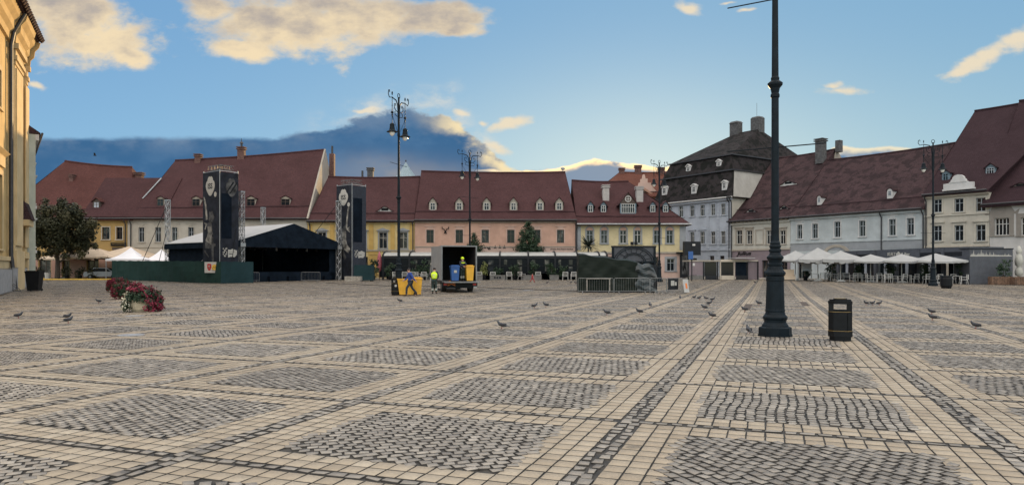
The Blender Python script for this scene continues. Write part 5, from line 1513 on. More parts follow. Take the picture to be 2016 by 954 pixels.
popup('white pop-up tent beside the black stage wall behind the hoarding', atx(318, 94.2), 4.0, 2.4, 3.9)
def parasol(label, c, w, h0, h1, m, group, rz=0.0, base=True, lobes=False, flat=0.0):
    t = thing('parasol', label, 'parasol', c, rz, group)
    q = MB(); v = [(0, 0, h1)]; f = []; e = w / 2; n = 6; rings = 5
    for i in range(1, rings + 1):
        u = i / rings
        for k in range(4 * n):
            sd, fr = divmod(k, n); a = fr / n
            c0 = [(-1, -1), (1, -1), (1, 1), (-1, 1)]; x = c0[sd][0] + (c0[(sd + 1) % 4][0] - c0[sd][0]) * a; y = c0[sd][1] + (c0[(sd + 1) % 4][1] - c0[sd][1]) * a
            sag = -.10 * math.sin(math.pi * a) * u
            v.append((x * e * u, y * e * u, h1 + (h0 - h1) * (u ** .88) + sag * (w / 4)))
    N4 = 4 * n
    for k in range(N4): f.append((0, 1 + k, 1 + (k + 1) % N4))
    for i in range(rings - 1):
        for k in range(N4): a = 1 + i * N4 + k; b_ = 1 + i * N4 + (k + 1) % N4; f.append((a, a + N4, b_ + N4, b_))
    nv = len(v); v += [(x, y, z - .03) for x, y, z in v]; f += [tuple(reversed([i + nv for i in g])) for g in f]
    for k in range(N4): a = 1 + (rings - 1) * N4 + k; b_ = 1 + (rings - 1) * N4 + (k + 1) % N4; f.append((a, a + nv, b_ + nv, b_))
    q.add(v, f); q.build('canopy', M[m], t)
    q = MB()
    for sd in range(4):
        for k in range(8):
            a0, a1 = -1 + k * .25, -1 + (k + 1) * .25; dp = .16 if not lobes else .34 + .08 * math.sin(k * 2.4)
            P_ = lambda a, z: ((a * e, -e * 1.0, z) if sd == 0 else (e, a * e, z) if sd == 1 else (-a * e, e, z) if sd == 2 else (-e, -a * e, z))
            g = lambda a: h0 - .10 * math.sin(math.pi * (a + 1) / 2) * (w / 4)
            q.poly([P_(a0, g(a0) - .02), P_(a1, g(a1) - .02), P_(a1, g(a1) - dp), P_((a0 + a1) / 2, g(a0) - dp * 1.15), P_(a0, g(a0) - dp)])
    q.build('valance', M[m], t)
    q = MB(); q.tube([(0, 0, .1), (0, 0, h1 - .05)], .05, 8); q.build('pole', M['white'] if m != 'beige_cloth' else M['wood'], t)
    q = MB()
    for sx, sy in ((-1, -1), (1, -1), (1, 1), (-1, 1)): q.tube([(0, 0, h1 - .12), (sx * e * .97, sy * e * .97, h0 - .05)], .018, 4); q.tube([(0, 0, h0 - .35), (sx * e * .5, sy * e * .5, (h0 + h1) / 2 - .1)], .016, 4)
    q.build('ribs', M['wood'], t)
    if base: q = MB(); q.box(-.45, .45, -.45, .45, .0, .12); q.box(-.3, .3, -.3, .3, .12, .2); q.build('base', M['white'] if m != 'beige_cloth' else M['pave_grey'], t)
    return t
G1 = 'beige parasols in front of the ochre house'
parasol('wide beige parasol nearest the tree before the ochre house', atx(186, 93), 6.6, 2.9, 4.15, 'beige_cloth', G1, R(4))
parasol('wide beige parasol partly behind the white tents', atx(254, 95), 6.4, 3.0, 4.3, 'beige_cloth', G1, R(-3))
parasol('beige parasol deep under the tree beside the mint house', atx(128, 94.6), 5.2, 2.7, 3.3, 'beige_cloth', G1, R(3))
G2 = 'white parasols along the right terrace'
pw = (('square white parasol nearest the tall street lamp', 1566, 85, 4.6, 2.45, 3.55), ('pointed white parasol second from the tall street lamp', 1610, 82, 4.8, 2.5, 3.85), ('white parasol third from the tall street lamp, before the portal arch', 1655, 79.5, 4.4, 2.5, 3.45),
      ('flat white parasol fourth from the tall street lamp', 1714, 77, 4.3, 2.3, 3.02), ('flat white parasol below the light lettering on the slate pavilion', 1775, 74.5, 4.3, 2.3, 3.02), ('flat white parasol right behind the far street lamp', 1842, 71.5, 4.4, 2.3, 3.05))
for i, (lb, px, Y, w, h0, h1) in enumerate(pw): parasol(lb, atx(px, Y), w, h0, h1, 'white_cloth', G2, R(-14), lobes=i in (1, 2))
# folded parasols
p = ground(2006, 559); fp = thing('folded_parasol', 'tied up cream parasol standing at the right edge', 'parasol', p)
q = MB(); q.lathe([(.10, .75), (.30, .85), (.36, 1.2), (.26, 1.55), (.14, 1.68), (.30, 1.85), (.36, 2.3), (.27, 2.8), (.16, 2.95), (.22, 3.05), (.27, 3.3), (.14, 3.65), (.03, 3.75)], (0, 0, 0), 10); q.build('canopy', M['ivory'], fp, smooth=True)
q = MB(); q.tube([(0, 0, .05), (0, 0, 3.7)], .045, 6); q.build('pole', M['wood'], fp); q = MB(); q.box(-.35, .35, -.35, .35, 0, .1); q.build('base', M['black'], fp)
p = atx(747, 88.5); fp = thing('folded_parasol', 'folded pink parasol at the left end of the glazed terrace', 'parasol', p)
q = MB(); q.lathe([(.05, .9), (.28, 1.3), (.36, 2.0), (.22, 2.9), (.05, 3.5)], (0, 0, 0), 9); q.build('canopy', M['pinkcloth'], fp, smooth=True); q = MB(); q.tube([(0, 0, 0), (0, 0, 3.6)], .04, 6); q.build('pole', M['wood'], fp)
# ------------------------------------------------------------------ glazed terrace in front of the hotel
YT = 87.3; YB = 92.5
x0, x1 = (752 - CX) / F * YT, (1196 - CX) / F * YT
gt = thing('glazed_terrace', 'long glazed terrace with a milky white roof and black hoops before the pink hotel', 'terrace pavilion', (x0, YT, gz(YT)))
L = x1 - x0
arc = [(0.0, 2.95), (.25, 3.14), (.8, 3.30), (1.6, 3.42), (2.6, 3.46), (YB - YT, 3.44)]
q = MB(); v = []; f = []
for s_ in (0, L):
    for (d_, z) in arc: v.append((s_, d_, z))
n = len(arc)
for i in range(n - 1): f.append((i, n + i, n + i + 1, i + 1))
nv = len(v); v += [(a, b_, c - .04) for a, b_, c in v]; f += [tuple(reversed([i + nv for i in g])) for g in f]
q.add(v, f); q.build('roof', M['poly'], gt)
posts = [(p - CX) / F * YT - x0 for p in (754, 806, 866, 926, 984, 1040, 1093, 1137, 1180, 1195)]
for s_ in posts:
    q = MB(); q.box(s_ - .11, s_ + .11, -.06, .16, 0, 2.95); q.build('post', M['charcoal'], gt)
    q = MB(); q.tube([(s_, d_ - (.06 if k_ == 0 else 0), z + .07) for k_, (d_, z) in enumerate(arc)], .10, 6); q.build('hoop', M['charcoal'], gt)
q = MB(); q.box(0, L, -.05, .12, 2.62, 2.95); q.build('beam', M['charcoal'], gt)
q = MB(); q.box(0.02, L, 3.0, 3.06, .0, 2.9); q.build('dark_screen', M['black_cloth'], gt)
for i in range(len(posts) - 1):
    a, c = posts[i] + .11, posts[i + 1] - .11
    if c - a < .5: continue
    q = MB(); q.box(a, c, .03, .05, .85, 2.62); q.build('glass_panel', M['glass_dark'], gt)
    q = MB(); q.box(a, c, .0, .08, .80, .86); q.box(a, c, .0, .08, 1.70, 1.75); q.build('rail', M['charcoal'], gt)
    if i not in (0, 2):
        w = (c - a)
        for u0, u1, z0_, z1_ in ((.62, .80, 1.85, 2.45), (.62, .80, 1.05, 1.6), (.12, .24, 1.85, 2.45)): q = MB(); q.box(a + w * u0, a + w * u1, -.012, .026, z0_, z1_); q.build('light_pane', M['curtain'], gt)
# low pavilion near the corner (brown panels and cream frames)
xa = atx(1355, 88); lp = thing('low_terrace', 'low terrace shelter with a cream beam and dark screens before the mansion', 'terrace pavilion', xa)
Ls = (1492 - 1355) / F * 88
q = MB(); q.box(0, Ls, -.1, 3.0, 2.25, 2.42); q.build('roof', M['taupe'], lp); q = MB(); q.box(Ls * .46, Ls * .85, -.14, -.11, 2.2, 2.5); q.build('cream_beam', M['sand'], lp)
for k, u in enumerate((.0, .22, .42, .46, .66, .85, 1.0)):
    q = MB(); q.box(Ls * u - .07, Ls * u + .07, -.08, .06, 0, 2.25); q.build('post', M['sand'] if k in (3, 4) else M['charcoal'], lp)
q = MB(); q.box(.1, Ls * .21, -.02, .03, .55, 2.2); q.build('brown_screen', M['mauve'], lp)
for a, c, m in ((.225, .415, 'glass'), (.465, .655, 'glass'), (.67, .845, 'black_cloth')): q = MB(); q.box(Ls * a + .08, Ls * c - .08, .0, .03, .5, 2.2); q.build('dark_screen', M[m], lp)
for a, c, m in ((.02, .2, 'pave_grey'), (.47, .65, 'sand'), (.24, .40, 'charcoal'), (.68, .84, 'charcoal')): q = MB(); q.box(Ls * a, Ls * c, -.25, -.11, 0.02, .52); q.build('planter_box', M[m], lp)
q = MB(); q.box(Ls * .855, Ls * 1.0, .07, .12, 0, 2.25); q.build('grey_screen', M['mauve'], lp)
q = MB(); q.box(Ls * .62, Ls * .90, -1.6, 1.5, 2.62, 2.70); q.build('canopy', M['membrane'], lp)
# slate pavilion along the right terrace
pa = Vector(((1650 - CX) / F * 87.5, 87.5, 0)); pb_ = Vector(((1909 - CX) / F * 69.5, 69.5, 0))
dv = pb_ - pa; Lp = dv.length
sp = thing('slate_pavilion', 'long slate grey restaurant pavilion behind the white parasols', 'terrace pavilion', (pa.x, pa.y, gz(75)), math.atan2(dv.y, dv.x))
q = MB(); q.box(0, Lp, 0, 4.2, 3.35, 3.62); q.build('roof', M['slate'], sp)
q = MB(); q.box(0, Lp, -.06, .1, 2.5, 3.4); fas = q.build('fascia', M['slate'], sp)
nb = 6
for k in range(nb + 1):
    s_ = Lp * k / nb; q = MB(); q.box(s_ - .16, s_ + .16, -.12, .2, 0, 3.5); q.build('post', M['slate'], sp)
    if k < nb:
        if k not in (2, 3):
            q = MB(); q.box(s_ + .25, s_ + Lp / nb - .25, -.09, -.05, 2.72, 3.15); q.build('louvre_panel', M['charcoal'], sp)
        q = MB(); q.box(s_ + .17, s_ + Lp / nb - .17, .5, .55, .3, 2.5); q.build('glass_panel', M['glass'], sp)
        q = MB(); q.box(s_ + .8, s_ + 1.2, .44, .49, .9, 2.4); q.box(s_ + 2.4, s_ + 2.6, .44, .49, .9, 2.4); q.build('pale_curtain', M['bluegrey'], sp)
        q = MB(); q.box(s_ + .16, s_ + Lp / nb - .16, .3, .5, 0, .3); q.build('low_wall', M['charcoal'], sp)
s_ = Lp * 3 / nb - 1.15
lettering('KULT', .50, fas, (s_, -.13, 2.92), 0, M['print_white'], width=1.15); lettering('& Bay', .46, fas, (s_ + 1.95, -.13, 2.90), 0, M['print_white'], width=1.2)
q = MB(); q.ball((s_ + 1.45, -.15, 3.06), (.22, .03, .16)); q.ball((s_ + 1.6, -.15, 3.2), (.15, .03, .15)); q.ball((s_ + 1.75, -.15, 3.07), (.18, .03, .14)); q.build('cloud_mark', M['print_white'], fas)
gbx = atx(1909, 69); gw = (1992 - 1909) / F * 69
sb = thing('slate_kiosk', 'slate grey kiosk with a white skyline print at the right end of the terrace', 'kiosk', gbx, R(-2))
q = MB(); q.box(0, gw, 0, 2.6, 0.02, 3.4); q.build('body', M['slate'], sb)
q = MB(); q.box(-.05, gw + .05, -.05, 2.65, 3.4, 3.5); q.build('roof_edge', M['charcoal'], sb)
q = MB(); zl = 2.78; q.box(.05, gw - .1, -.015, -.003, zl - .06, zl)
hs = [.25, .3, .7, .25, .15, .25, .35, .3, .75, .4, .35, .2, .5, .2, .15, .5, .2, .15, .45, .2, .15, .12, .14, .12, .1, .12, .1, .3, .1, .1, .25, .1]
for i, h in enumerate(hs): a = .08 + i * (gw - .3) / len(hs); q.prism([(a, -.012, zl), (a + (gw - .3) / len(hs) * .95, -.012, zl), (a + .07, -.012, zl + h * .85)], (0, .01, 0))
q.build('skyline_print', M['print_white'], sb)
# dark kiosk with iron arches before the corner house
ka = atx(1206, 90.5); kw = (1290 - 1206) / F * 90.5
ik = thing('iron_arch_kiosk', 'dark kiosk with wrought iron arches over its roof before the corner house', 'kiosk', ka)
q = MB(); q.box(0, kw, .3, 3.0, 0, 2.3); q.build('body', M['charcoal'], ik)
q = MB(); q.box(-.1, kw + .1, .1, .16, 2.3, 4.1); q.build('back_panel', M['slate'], ik); q = MB(); q.box(-.15, kw + .15, .0, .3, 4.05, 4.25); q.build('top_rail', M['charcoal'], ik)
q = MB()
for ro, zc in ((2.6, 2.0), (2.35, 2.0), (1.5, 2.1), (1.3, 2.1)):
    q.tube([(kw / 2 + ro * math.cos(math.pi * i / 18), -.05, zc + ro * .82 * math.sin(math.pi * i / 18)) for i in range(19)], .045, 5)
for a in range(1, 9): w = math.pi * a / 9; q.tube([(kw / 2 + 1.5 * math.cos(w), -.05, 2.1 + 1.23 * math.sin(w)), (kw / 2 + 2.35 * math.cos(w), -.05, 2.0 + 1.93 * math.sin(w))], .03, 4)
q.box(-.2, kw + .2, -.1, .1, 2.1, 2.28)
for x in (0, .12, kw - .12, kw): q.box(x - .06, x + .06, -.12, .12, 0, 4.0)
q.build('iron_arches', M['iron'], ik)
for x in (2.5, 3.0): q = MB(); q.obox((x, .15, 4.55), (.36, .4, .4)); q.tube([(x, .15, 4.2), (x, .15, 4.4)], .05, 5); q.build('floodlight', M['black'], ik)
for k in range(4): q = MB(); q.box(.4 + k * 1.2, 1.4 + k * 1.2, -.3, .0, .02, .6); q.build('planter_box', M['pave_grey'], ik)
# dark box with signs in the passage
pb2 = atx(1347, 94); q = MB(); q.box(0, 2.2, 0, .8, 3.1, 4.9); o = q.build('advertising_box', M['charcoal']); o.location = pb2; tag(o, 'large dark box high in the passage beside the corner house', 'sign box')
# ------------------------------------------------------------------ street lamps
LAMP_PROF = [(.40, .0), (.40, .02), (.385, .04), (.385, .235), (.33, .25), (.315, .29), (.265, .36), (.27, .42), (.30, .46), (.30, .50), (.25, .56), (.232, .62), (.24, .63), (.24, .68), (.232, .69),
             (.208, 1.40), (.22, 1.42), (.22, 1.50), (.21, 1.52), (.25, 1.57), (.255, 1.62), (.19, 1.70), (.165, 1.78), (.18, 1.80), (.185, 1.84), (.155, 1.87), (.17, 1.93), (.205, 1.98), (.205, 2.02), (.15, 2.07),
             (.128, 2.13), (.15, 2.16), (.15, 2.20), (.12, 2.23), (.142, 2.27), (.142, 2.30), (.118, 2.33), (.13, 2.37), (.10, 2.42), (.095, 2.6), (.088, 6.05), (.11, 6.08), (.11, 6.14), (.09, 6.18),
             (.115, 6.30), (.18, 6.38), (.185, 6.43), (.10, 6.50), (.105, 6.56), (.085, 6.60), (.072, 8.6), (.07, 10.4), (.095, 10.45), (.095, 10.6), (.07, 10.7), (.06, 13.0)]
def lamp():
    t = thing('street_lamp', 'tall blue black cast iron lamp post in the foreground beside the litter bin', 'street lamp', (0, 0, 0), 0, 'cast iron street lamps')
    q = MB(); q.lathe([(.425, 0), (.425, .05)], (0, 0, 0), 8, math.pi / 8); q.lathe([(.405, .05), (.405, .225), (.37, .25)], (0, 0, .0), 8, math.pi / 8); q.build('plinth', M['iron'], t)
    q = MB(); q.lathe(LAMP_PROF[4:], (0, 0, 0), 20); q.build('shaft', M['iron'], t, smooth=False)
    for z in (4.80, 8.57):
        q = MB(); q.tube([(-1.2, 0, z), (1.2, 0, z)], .016, 6); q.build('banner_rod', M['iron'], t)
    q = MB()
    for sg in (-1, 1):
        q.tube([(sg * .08, 0, 10.5), (sg * .10, 0, 11.9), (sg * .18, 0, 12.5), (sg * .38, 0, 12.72), (sg * .92, 0, 12.80)], [.035, .035, .035, .04, .035], 6)
        q.tube([(sg * .92, 0, 12.8), (sg * 1.3, 0, 12.72), (sg * 1.45, 0, 12.9), (sg * 1.42, 0, 13.15), (sg * 1.3, 0, 13.2), (sg * 1.26, 0, 13.05)], .028, 5)
        q.tube([(sg * .12, 0, 12.0), (sg * .4, 0, 12.05), (sg * .62, 0, 12.2), (sg * .62, 0, 12.45), (sg * .45, 0, 12.5), (sg * .42, 0, 12.35)], .026, 5)
        q.tube([(sg * .12, 0, 11.7), (sg * .5, 0, 11.75), (sg * .55, 0, 11.95), (sg * .42, 0, 12.0)], .022, 5)
        q.tube([(sg * .06, 0, 10.6), (sg * .86, 0, 11.6)], .016, 4)
    q.tube([(.16 * math.cos(a * .63), 0, 13.08 + .17 * math.sin(a * .63)) for a in range(11)], .025, 5)
    q.build('scroll_arms', M['iron'], t)
    for sg in (-1, 1):
        q = MB(); x = sg * .92
        q.lathe([(.02, 1.75), (.022, 1.2), (.05, 1.17), (.022, 1.14), (.022, .82), (.09, .76), (.10, .70), (.03, .64), (.06, .55), (.03, .50), (.02, .30), (.02, 0)], (x, 0, 11.1), 8); q.lathe([(.02, .4), (.05, .3), (.02, .15)], (x, 0, 12.78), 6); q.build('hanger', M['iron'], t)
        q = MB(); q.lathe([(.36, -.50), (.355, -.47), (.26, -.43), (.19, -.35), (.15, -.10), (.165, -.04), (.12, .05), (.04, .10)], (x, 0, 11.05), 14); c = q.build('lantern', M['iron'], t, smooth=False)
        q = MB(); q.lathe([(.185, -.49), (.17, -.60), (.10, -.72), (.03, -.76)], (x, 0, 11.05), 12); q.build('glass_bowl', M['lampglass'], c, smooth=True)
    return t
L0 = lamp()
p = ground(1526, 661.5); L0.location = p; L0.rotation_euler = (0, 0, R(-32))
dup(L0, atx(785, 46.9), R(72), 'lamp post just behind the yellow wheelie bins')
dup(L0, atx(925, 70.5), R(38), 'lamp post rising behind the box truck before the pink hotel')
dup(L0, atx(1298, 77.5), R(40), 'lamp post before the yellow corner house behind the covered stall')
dup(L0, atx(1837, 64.5), R(6), 'lamp post by the right terrace before the flat white parasol')
# ------------------------------------------------------------------ litter bins
def litter_bin(label, loc, rz):
    t = thing('litter_bin', label, 'litter bin', loc, rz, 'black litter bins')
    def shell(mb, hw, hd, z0, z1, c=.12, k=1.0):
        pts = []
        for sx, sy in ((-1, -1), (1, -1), (1, 1), (-1, 1)):
            if sx * sy > 0: pts += [(sx * (hw), sy * (hd - c), 0), (sx * (hw - c), sy * hd, 0)]
            else: pts += [(sx * (hw - c), sy * hd, 0), (sx * hw, sy * (hd - c), 0)]
        mb.prism([(x, y, z0) for x, y, _ in pts], (0, 0, z1 - z0))
    q = MB(); shell(q, .235, .20, 0, .11); shell(q, .265, .235, .11, .24, .13); q.build('base', M['black'], t)
    q = MB(); shell(q, .258, .225, .24, .70, .11)
    for x in (-.16, -.05, .06, .17): q.box(x - .003, x + .003, -.228, -.21, .27, .68)
    q.build('body', M['black'], t)
    q = MB()
    for z in (.245, .695): shell(q, .264, .231, z, z + .008, .11)
    q.build('gold_trim', M['gold_line'], t)
    q = MB()
    for sx in (-1, 1): q.box(sx * .258 - .0 if sx > 0 else -.258, sx * .14 if sx < 0 else .258, -.225, .225, .71, .86) if False else None
    q.box(-.255, -.14, -.16, .16, .70, .90); q.box(.14, .255, -.16, .16, .70, .90); q.box(-.141, .141, -.17, -.12, .70, .745); q.box(-.141, .141, .12, .17, .70, .745)
    q.build('hood_posts', M['black'], t)
    q = MB(); shell(q, .262, .225, .885, .955, .12); shell(q, .235, .20, .955, .99, .14); shell(q, .15, .13, .99, 1.01, .06); q.build('hood', M['black'], t)
    q = MB(); shell(q, .13, .11, 1.01, 1.016, .05); q.build('stub_plate', M['gold_line'], t)
    return t
B0 = litter_bin('black litter bin with gold trim standing right of the foreground lamp post', ground(1654, 670.5), R(-24))
b2 = dup(B0, atx(779, 46.2), R(10), 'black litter bin touching the yellow wheelie bins'); b2.scale = (1.1, 1.1, 1.12)
q = MB(); q.lathe([(.07, 0), (.07, .005)], (0, 0, 0), 10); o = q.build('white_badge', M['white'], b2); o.location = (0, -.228, .56); o.rotation_euler = (R(90), 0, 0)
p = ground(1863, 567.5)
t = thing('litter_bin', 'round black tub bin beside the lamp post at the right terrace', 'litter bin', p); q = MB(); q.lathe([(.34, 0), (.44, .25), (.46, .8), (.40, 1.0), (.40, 1.04)], (0, 0, 0), 12); q.build('body', M['black'], t); q = MB(); q.lathe([(.45, .97), (.47, 1.0), (.45, 1.05)], (0, 0, 0), 12); q.build('rim', M['iron'], t)
# ------------------------------------------------------------------ wheelie bins
def wheelie(label, loc, rz, m, h=1.07, w=.58, d=.70, lid_open=False):
    t = thing('wheelie_bin', label, 'wheelie bin', loc, rz)
    q = MB(); z0 = .06; zt = h - .07; a, b_ = w / 2, d / 2
    v = [(-a * .78, -b_ * .78, z0), (a * .78, -b_ * .78, z0), (a * .78, b_ * .70, z0), (-a * .78, b_ * .70, z0), (-a, -b_, zt), (a, -b_, zt), (a, b_, zt), (-a, b_, zt)]
    k = .93; v += [(x * k, y * k, zt) for x, y, _ in v[4:8]] + [(x * .75, y * .75, z0 + .2) for x, y, _ in v[4:8]]
    f = [(3, 2, 1, 0), (0, 1, 5, 4), (1, 2, 6, 5), (2, 3, 7, 6), (3, 0, 4, 7), (4, 5, 9, 8), (5, 6, 10, 9), (6, 7, 11, 10), (7, 4, 8, 11), (8, 9, 13, 12), (9, 10, 14, 13), (10, 11, 15, 14), (11, 8, 12, 15), (12, 13, 14, 15)]
    q.add(v, f)
    for s_ in (-1, 1): q.bar((-a, s_ * b_, zt + .0), (a, s_ * b_, zt), .05, .07); q.bar((s_ * a, -b_, zt), (s_ * a, b_, zt), .05, .07)
    q.box(-.2, .2, -b_ * .88 - .02, -b_ * .86, .38, .8) if False else None
    q.build('body', m, t)
    if not lid_open:
        q = MB(); q.prism([(-a - .02, -b_ - .05, zt + .035), (a + .02, -b_ - .05, zt + .035), (a + .02, b_ + .02, zt + .035), (-a - .02, b_ + .02, zt + .035)], (0, 0, .035)); q.prism([(-a + .05, -b_ + .05, zt + .0701), (a - .05, -b_ + .05, zt + .0701), (a - .05, b_ - .05, zt + .0701), (-a + .05, b_ - .05, zt + .0701)], (0, 0, .05)); q.build('lid', m, t)
    else:
        q = MB(); q.obox((0, b_ + .09, zt - .26), (w + .04, .04, .6), 0, R(-8)); q.build('lid', m, t)
    q = MB(); q.tube([(-a * .8, b_ + .06, zt - .02), (a * .8, b_ + .06, zt - .02)], .018, 6); q.build('handle', m, t)
    for s_ in (-1, 1):
        q = MB(); q.tube([(s_ * a * .8 - .03, b_ * .72, .1), (s_ * a * .8 + .03, b_ * .72, .1)], .1, 12); q.build('wheel', M['rubber'], t)
    return t
wheelie('big yellow wheelie bin with its lid open, held by the man in blue', atx(801, 46.0), R(-12), M['yellow_plastic'], 1.12, 1.0, .78, True)
wheelie('yellow wheelie bin partly behind the open yellow bin', atx(820, 46.6), R(14), M['yellow_plastic'], 1.12, .66, .74)
wheelie('large black wheelie bin at the end of the church barriers', ground(68, 573), R(14), M['black'], 1.48, .92, .95)
# ------------------------------------------------------------------ box truck
TP = ground(899, 577.5); TRZ = R(14.5)
tk = thing('box_truck', 'grey box truck with its back open and tail lift down', 'truck', (TP.x, 51.0, gz(51)), TRZ)
bw, bl, zb, zt_ = 1.27, 5.2, .86, 3.28
q = MB(); th = .06
q.box(-bw, -bw + th, 0, bl, zb, zt_); q.box(bw - th, bw, 0, bl, zb, zt_); q.box(-bw, bw, .0, bl, zt_ + .001, zt_ + th); q.box(-bw + th, bw - th, bl - th, bl, zb, zt_ - .001); q.build('box_body', M['truck_grey'], tk)
q = MB(); q.box(-bw + th + .003, -bw + th + .02, .05, bl - .1, zb + .002, zt_ - .02); q.box(bw - th - .02, bw - th - .003, .05, bl - .1, zb + .002, zt_ - .02); q.box(-bw + .09, bw - .09, bl - .10, bl - .07, zb + .002, zt_ - .02); q.box(-bw + .09, bw - .09, .05, bl - .12, zt_ - .03, zt_ - .005); q.build('box_lining', M['truck_dark'], tk)
q = MB(); q.box(-bw, bw, .0, bl, zb - .12, zb - .001); q.build('box_floor', M['truck_dark'], tk)
q = MB(); q.box(-bw - .03, -bw + .06, -.05, -.001, zb, zt_ + .06); q.box(bw - .06, bw + .03, -.05, -.001, zb, zt_ + .06); q.box(-bw + .06, bw - .06, -.05, -.001, zt_ - .02, zt_ + .06); q.build('rear_frame', M['galv'], tk)
q = MB(); q.prism([(-bw, -1.35, zb - .16), (bw, -1.35, zb - .16), (bw, -.06, zb - .12), (-bw, -.06, zb - .12)], (0, 0, .07)); q.build('tail_lift', M['galv'], tk)
q = MB(); q.box(-bw, bw, -.35, -.12, .42, .70); q.box(-1.0, 1.0, -.25, -.15, .30, .42); q.build('underrun_bar', M['charcoal'], tk)
q = MB(); q.box(-.45, .45, .3, bl + 1.6, .5, .72); q.build('chassis', M['charcoal'], tk)
for x in (-1, 1):
    q = MB(); q.box(x * 1.05 - .12, x * 1.05 + .12, -.375, -.355, .50, .64); q.build('tail_light', M['red_lens'], tk)
    for y in (.95, 5.9):
        q = MB(); q.tube([(x * .98 - .16, y, .42), (x * .98 + .16, y, .42)], .42, 16); w = q.build('wheel', M['rubber'], tk); q = MB(); q.tube([(x * (.98 + .165), y, .42), (x * (.98 + .17), y, .42)], .2, 12); q.build('hub', M['galv'], w)
q = MB()
for k in range(3):
    z = .45 + k * .13; q.prism([(-.62 - .28, -.364, z), (-.62, -.364, z + .12), (-.62 + .28, -.364, z), (-.62 + .28, -.364, z + .06), (-.62, -.364, z + .18), (-.62 - .28, -.364, z + .06)], (0, -.004, 0))
q.build('chevrons', M['orange'], tk)
q = MB(); q.box(.98, 1.22, -.38, -.36, .30, .42); q.build('number_plate', M['white'], tk)
q = MB(); q.prism([(-1.1, bl + .15, .5), (-1.1, bl + 2.1, .5), (-1.1, bl + 2.1, 1.3), (-1.1, bl + 1.6, 2.15), (-1.1, bl + .15, 2.25)], (2.2, 0, 0)); c_ = q.build('cab', M['white'], tk)
q = MB(); q.box(-1.112, -1.102, bl + .45, bl + 1.5, 1.35, 2.0); q.box(1.102, 1.112, bl + .45, bl + 1.5, 1.35, 2.0); q.build('side_window', M['glass'], c_)
def in_truck(x, y, z=0.0):
    c, s_ = math.cos(TRZ), math.sin(TRZ); return Vector((tk.location.x + x * c - y * s_, tk.location.y + x * s_ + y * c, tk.location.z + zb + z))
bb = wheelie('blue wheelie bin with a white badge inside the truck', in_truck(-.42, -.55, -.085), TRZ, M['blue_plastic'], 1.12, .60, .70)
q = MB(); q.box(-.1, .1, -.345, -.33, .62, .80); o = q.build('white_badge', M['print_white'], bb); o.rotation_euler = (0, 0, 0)
wheelie('yellow wheelie bin standing inside the truck', in_truck(.68, -.35, -.085), TRZ, M['yellow_plastic'], 1.12, .56, .66)
